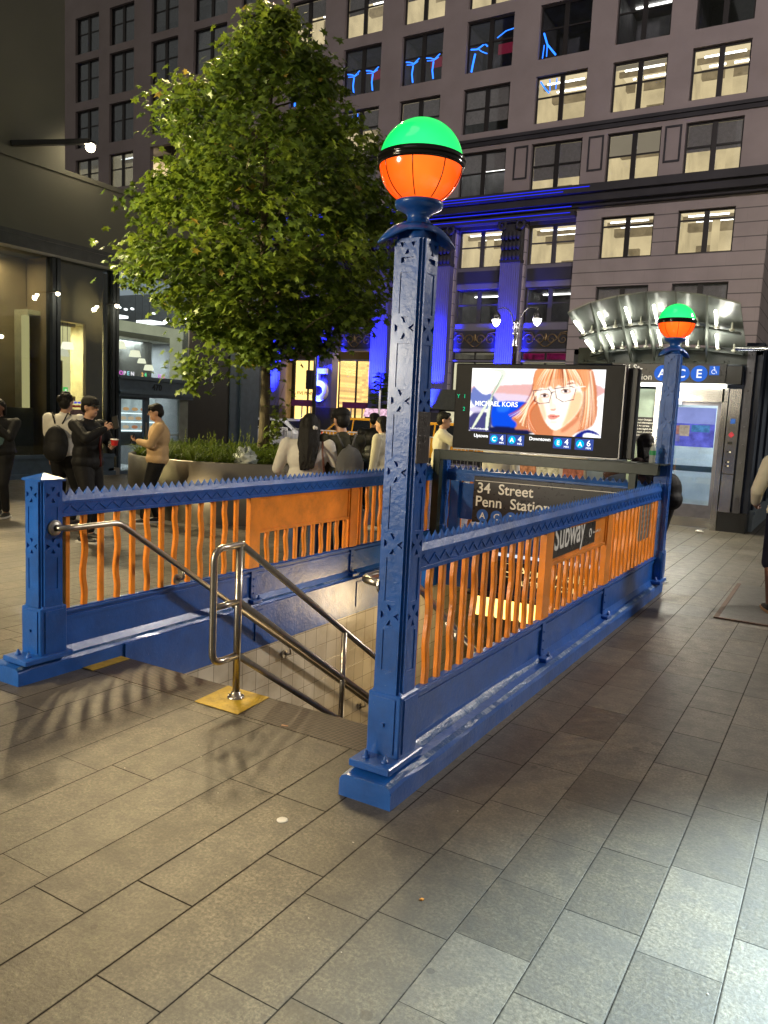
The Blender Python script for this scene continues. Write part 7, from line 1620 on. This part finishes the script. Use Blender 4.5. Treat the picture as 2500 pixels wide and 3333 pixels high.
# 5, 6 the embracing couple
def ex5(th, q):
    b = MB(); b.ell(q['HP'](.055, -.100, -.02), (.016, .012, .022), 8, 6); b.ell(q['HP'](.078, -.088, -.025), (.014, .012, .018), 8, 6); b.build('hair_clip', M['lettw'], th, local=True)
    b = MB(); b.tube([q['J'](.16, -.02, 1.49), q['J'](.17, -.13, 1.36), q['J'](.20, -.15, 1.15)], .013, 6); b.build('bag_strap', mat('brown_strap', (.10, .035, .02), .5), th, local=True)
person('woman with long black hair and white blouse, leaning on her companion', (-4.86, 6.66), 33, 1.67, 'light', 'blouse', C['white'], 'trousers', C['blue'], M['shoewhite'], {-1: (-.24, .22, 1.06), 1: (.26, .30, 1.18)}, hair='long', head=(.02, .02), build=1.22, lean=(.02, 0), extras=ex5, loosehem=.03)
person('man in olive jacket and black cap with a grey backpack, hugging the woman', (-4.63, 6.97), 62, 1.74, 'light', 'jacket', C['olive'], 'trousers', C['denim'], M['shoeblack'], {-1: (-.30, .20, 1.04), 1: (.05, .32, 1.30)}, hair='short', cap=C['black'], head=(0, .04), glasses=True, build=1.15, elbow={-1: (-1, .2, -.6), 1: (1, -.3, -.5)}, extras=lambda th, q: backpack(th, q, C['grey'], .16, .46, 1.15, .12))
# 7 man in black leather jacket
person('man in black leather jacket and cap seen from behind', (-7.30, 12.0), 30, 1.72, 'tan', 'leather_jacket', C['leather'], 'trousers', C['denim'], M['shoeblack'], {-1: (-.24, .02, .86), 1: (.20, .12, 1.0)}, hair='short', cap=C['black'], build=1.2)
# 8 person in cream shirt, profile to the left
person('person in loose cream shirt looking left, hair tied back', (-5.92, 9.98), 100, 1.68, 'light', 'shirt', C['cream'], 'trousers', C['grey'], M['shoewhite'], {-1: (-.24, .08, .84), 1: (.24, .05, .84)}, hair='bob', build=1.15, sleeve='long', loosehem=.06)
# 9 man drinking from a clear cup
def ex9(th, q):
    w = q['wr'][1]; d = (w-q['el'][1]).normalized(); b = MB(); p = w+d*.09+V((0, .04, .0)); b.tube([p, p+V((-.01, -.06, .15))], [.028, .034], 12); b.build('plastic_cup', mat('clear_cup', (.35, .38, .42), .1, .2), th, local=True)
person('man in white T-shirt with glasses drinking from a plastic cup', (-5.38, 10.85), -62, 1.79, 'light', 't_shirt', C['cream'], 'shorts', C['grey'], M['shoewhite'], {-1: (-.24, .10, .88), 1: (.10, .30, 1.44)}, hair='short', glasses=True, sleeve='short', build=1.15, elbow={1: (1, .3, -1), -1: (-1, -.6, 0)}, curl=1.0, extras=ex9)
# 10 woman leaning on the back rail behind the far lamp post
person('woman with black backpack leaning her arms on the back railing', (-1.72, 8.98), 55, 1.63, 'brown', 'top', C['brown'], 'trousers', C['black'], M['shoeblack'], {-1: (-.30, .62, 1.24), 1: (.10, .50, 1.26)}, hair='long', sleeve='none', lean=(-.22, .20), head=(-.02, .03), elbow={-1: (-1, .2, -1), 1: (1, -.6, -.3)}, build=1.1, extras=lambda th, q: backpack(th, q, None, .16, .42, 1.12, .13))
# 11 walker at the right edge
person('walker in cream hoodie and dark shorts cut by the right edge', (-0.44, 8.45), 20, 1.76, 'brown', 'hoodie', C['cream'], 'shorts', C['navy'], mat('black_trainer', (.02, .018, .018), .6), {-1: (-.25, .22, 1.02), 1: (.24, .1, .95)}, feet=((-.12, -.10, .09), (.10, .28, .10)), hair='short', sleeve='long', shorts=True, build=1.15, loosehem=.03, extras=lambda th, q: [(lambda so, f: (so.prism([(-.038, -.10), (.038, -.10), (.046, .1), (.03, .2), (-.03, .2), (-.046, .1)], (f.x, f.y, f.z-.088), EX, (0, 1, 0), (0, 0, .03)), so.build('sole', mat('tan_sole', (.45, .24, .12), .6) if s_ < 0 else bpy.data.materials['tan_sole'], th, local=True)))(MB(), q['an'][s_]) for s_ in (-1, 1)])
# 12 person in khaki trousers behind the back railing
person('person in khaki trousers, upper body hidden behind the screen', (-3.95, 9.75), 0, 1.60, 'tan', 'shirt', C['white'], 'trousers', C['khaki'], M['shoewhite'], {-1: (-.24, .05, .84), 1: (.24, .05, .84)}, build=1.1, feet=((-.09, 0), (.09, .1)))
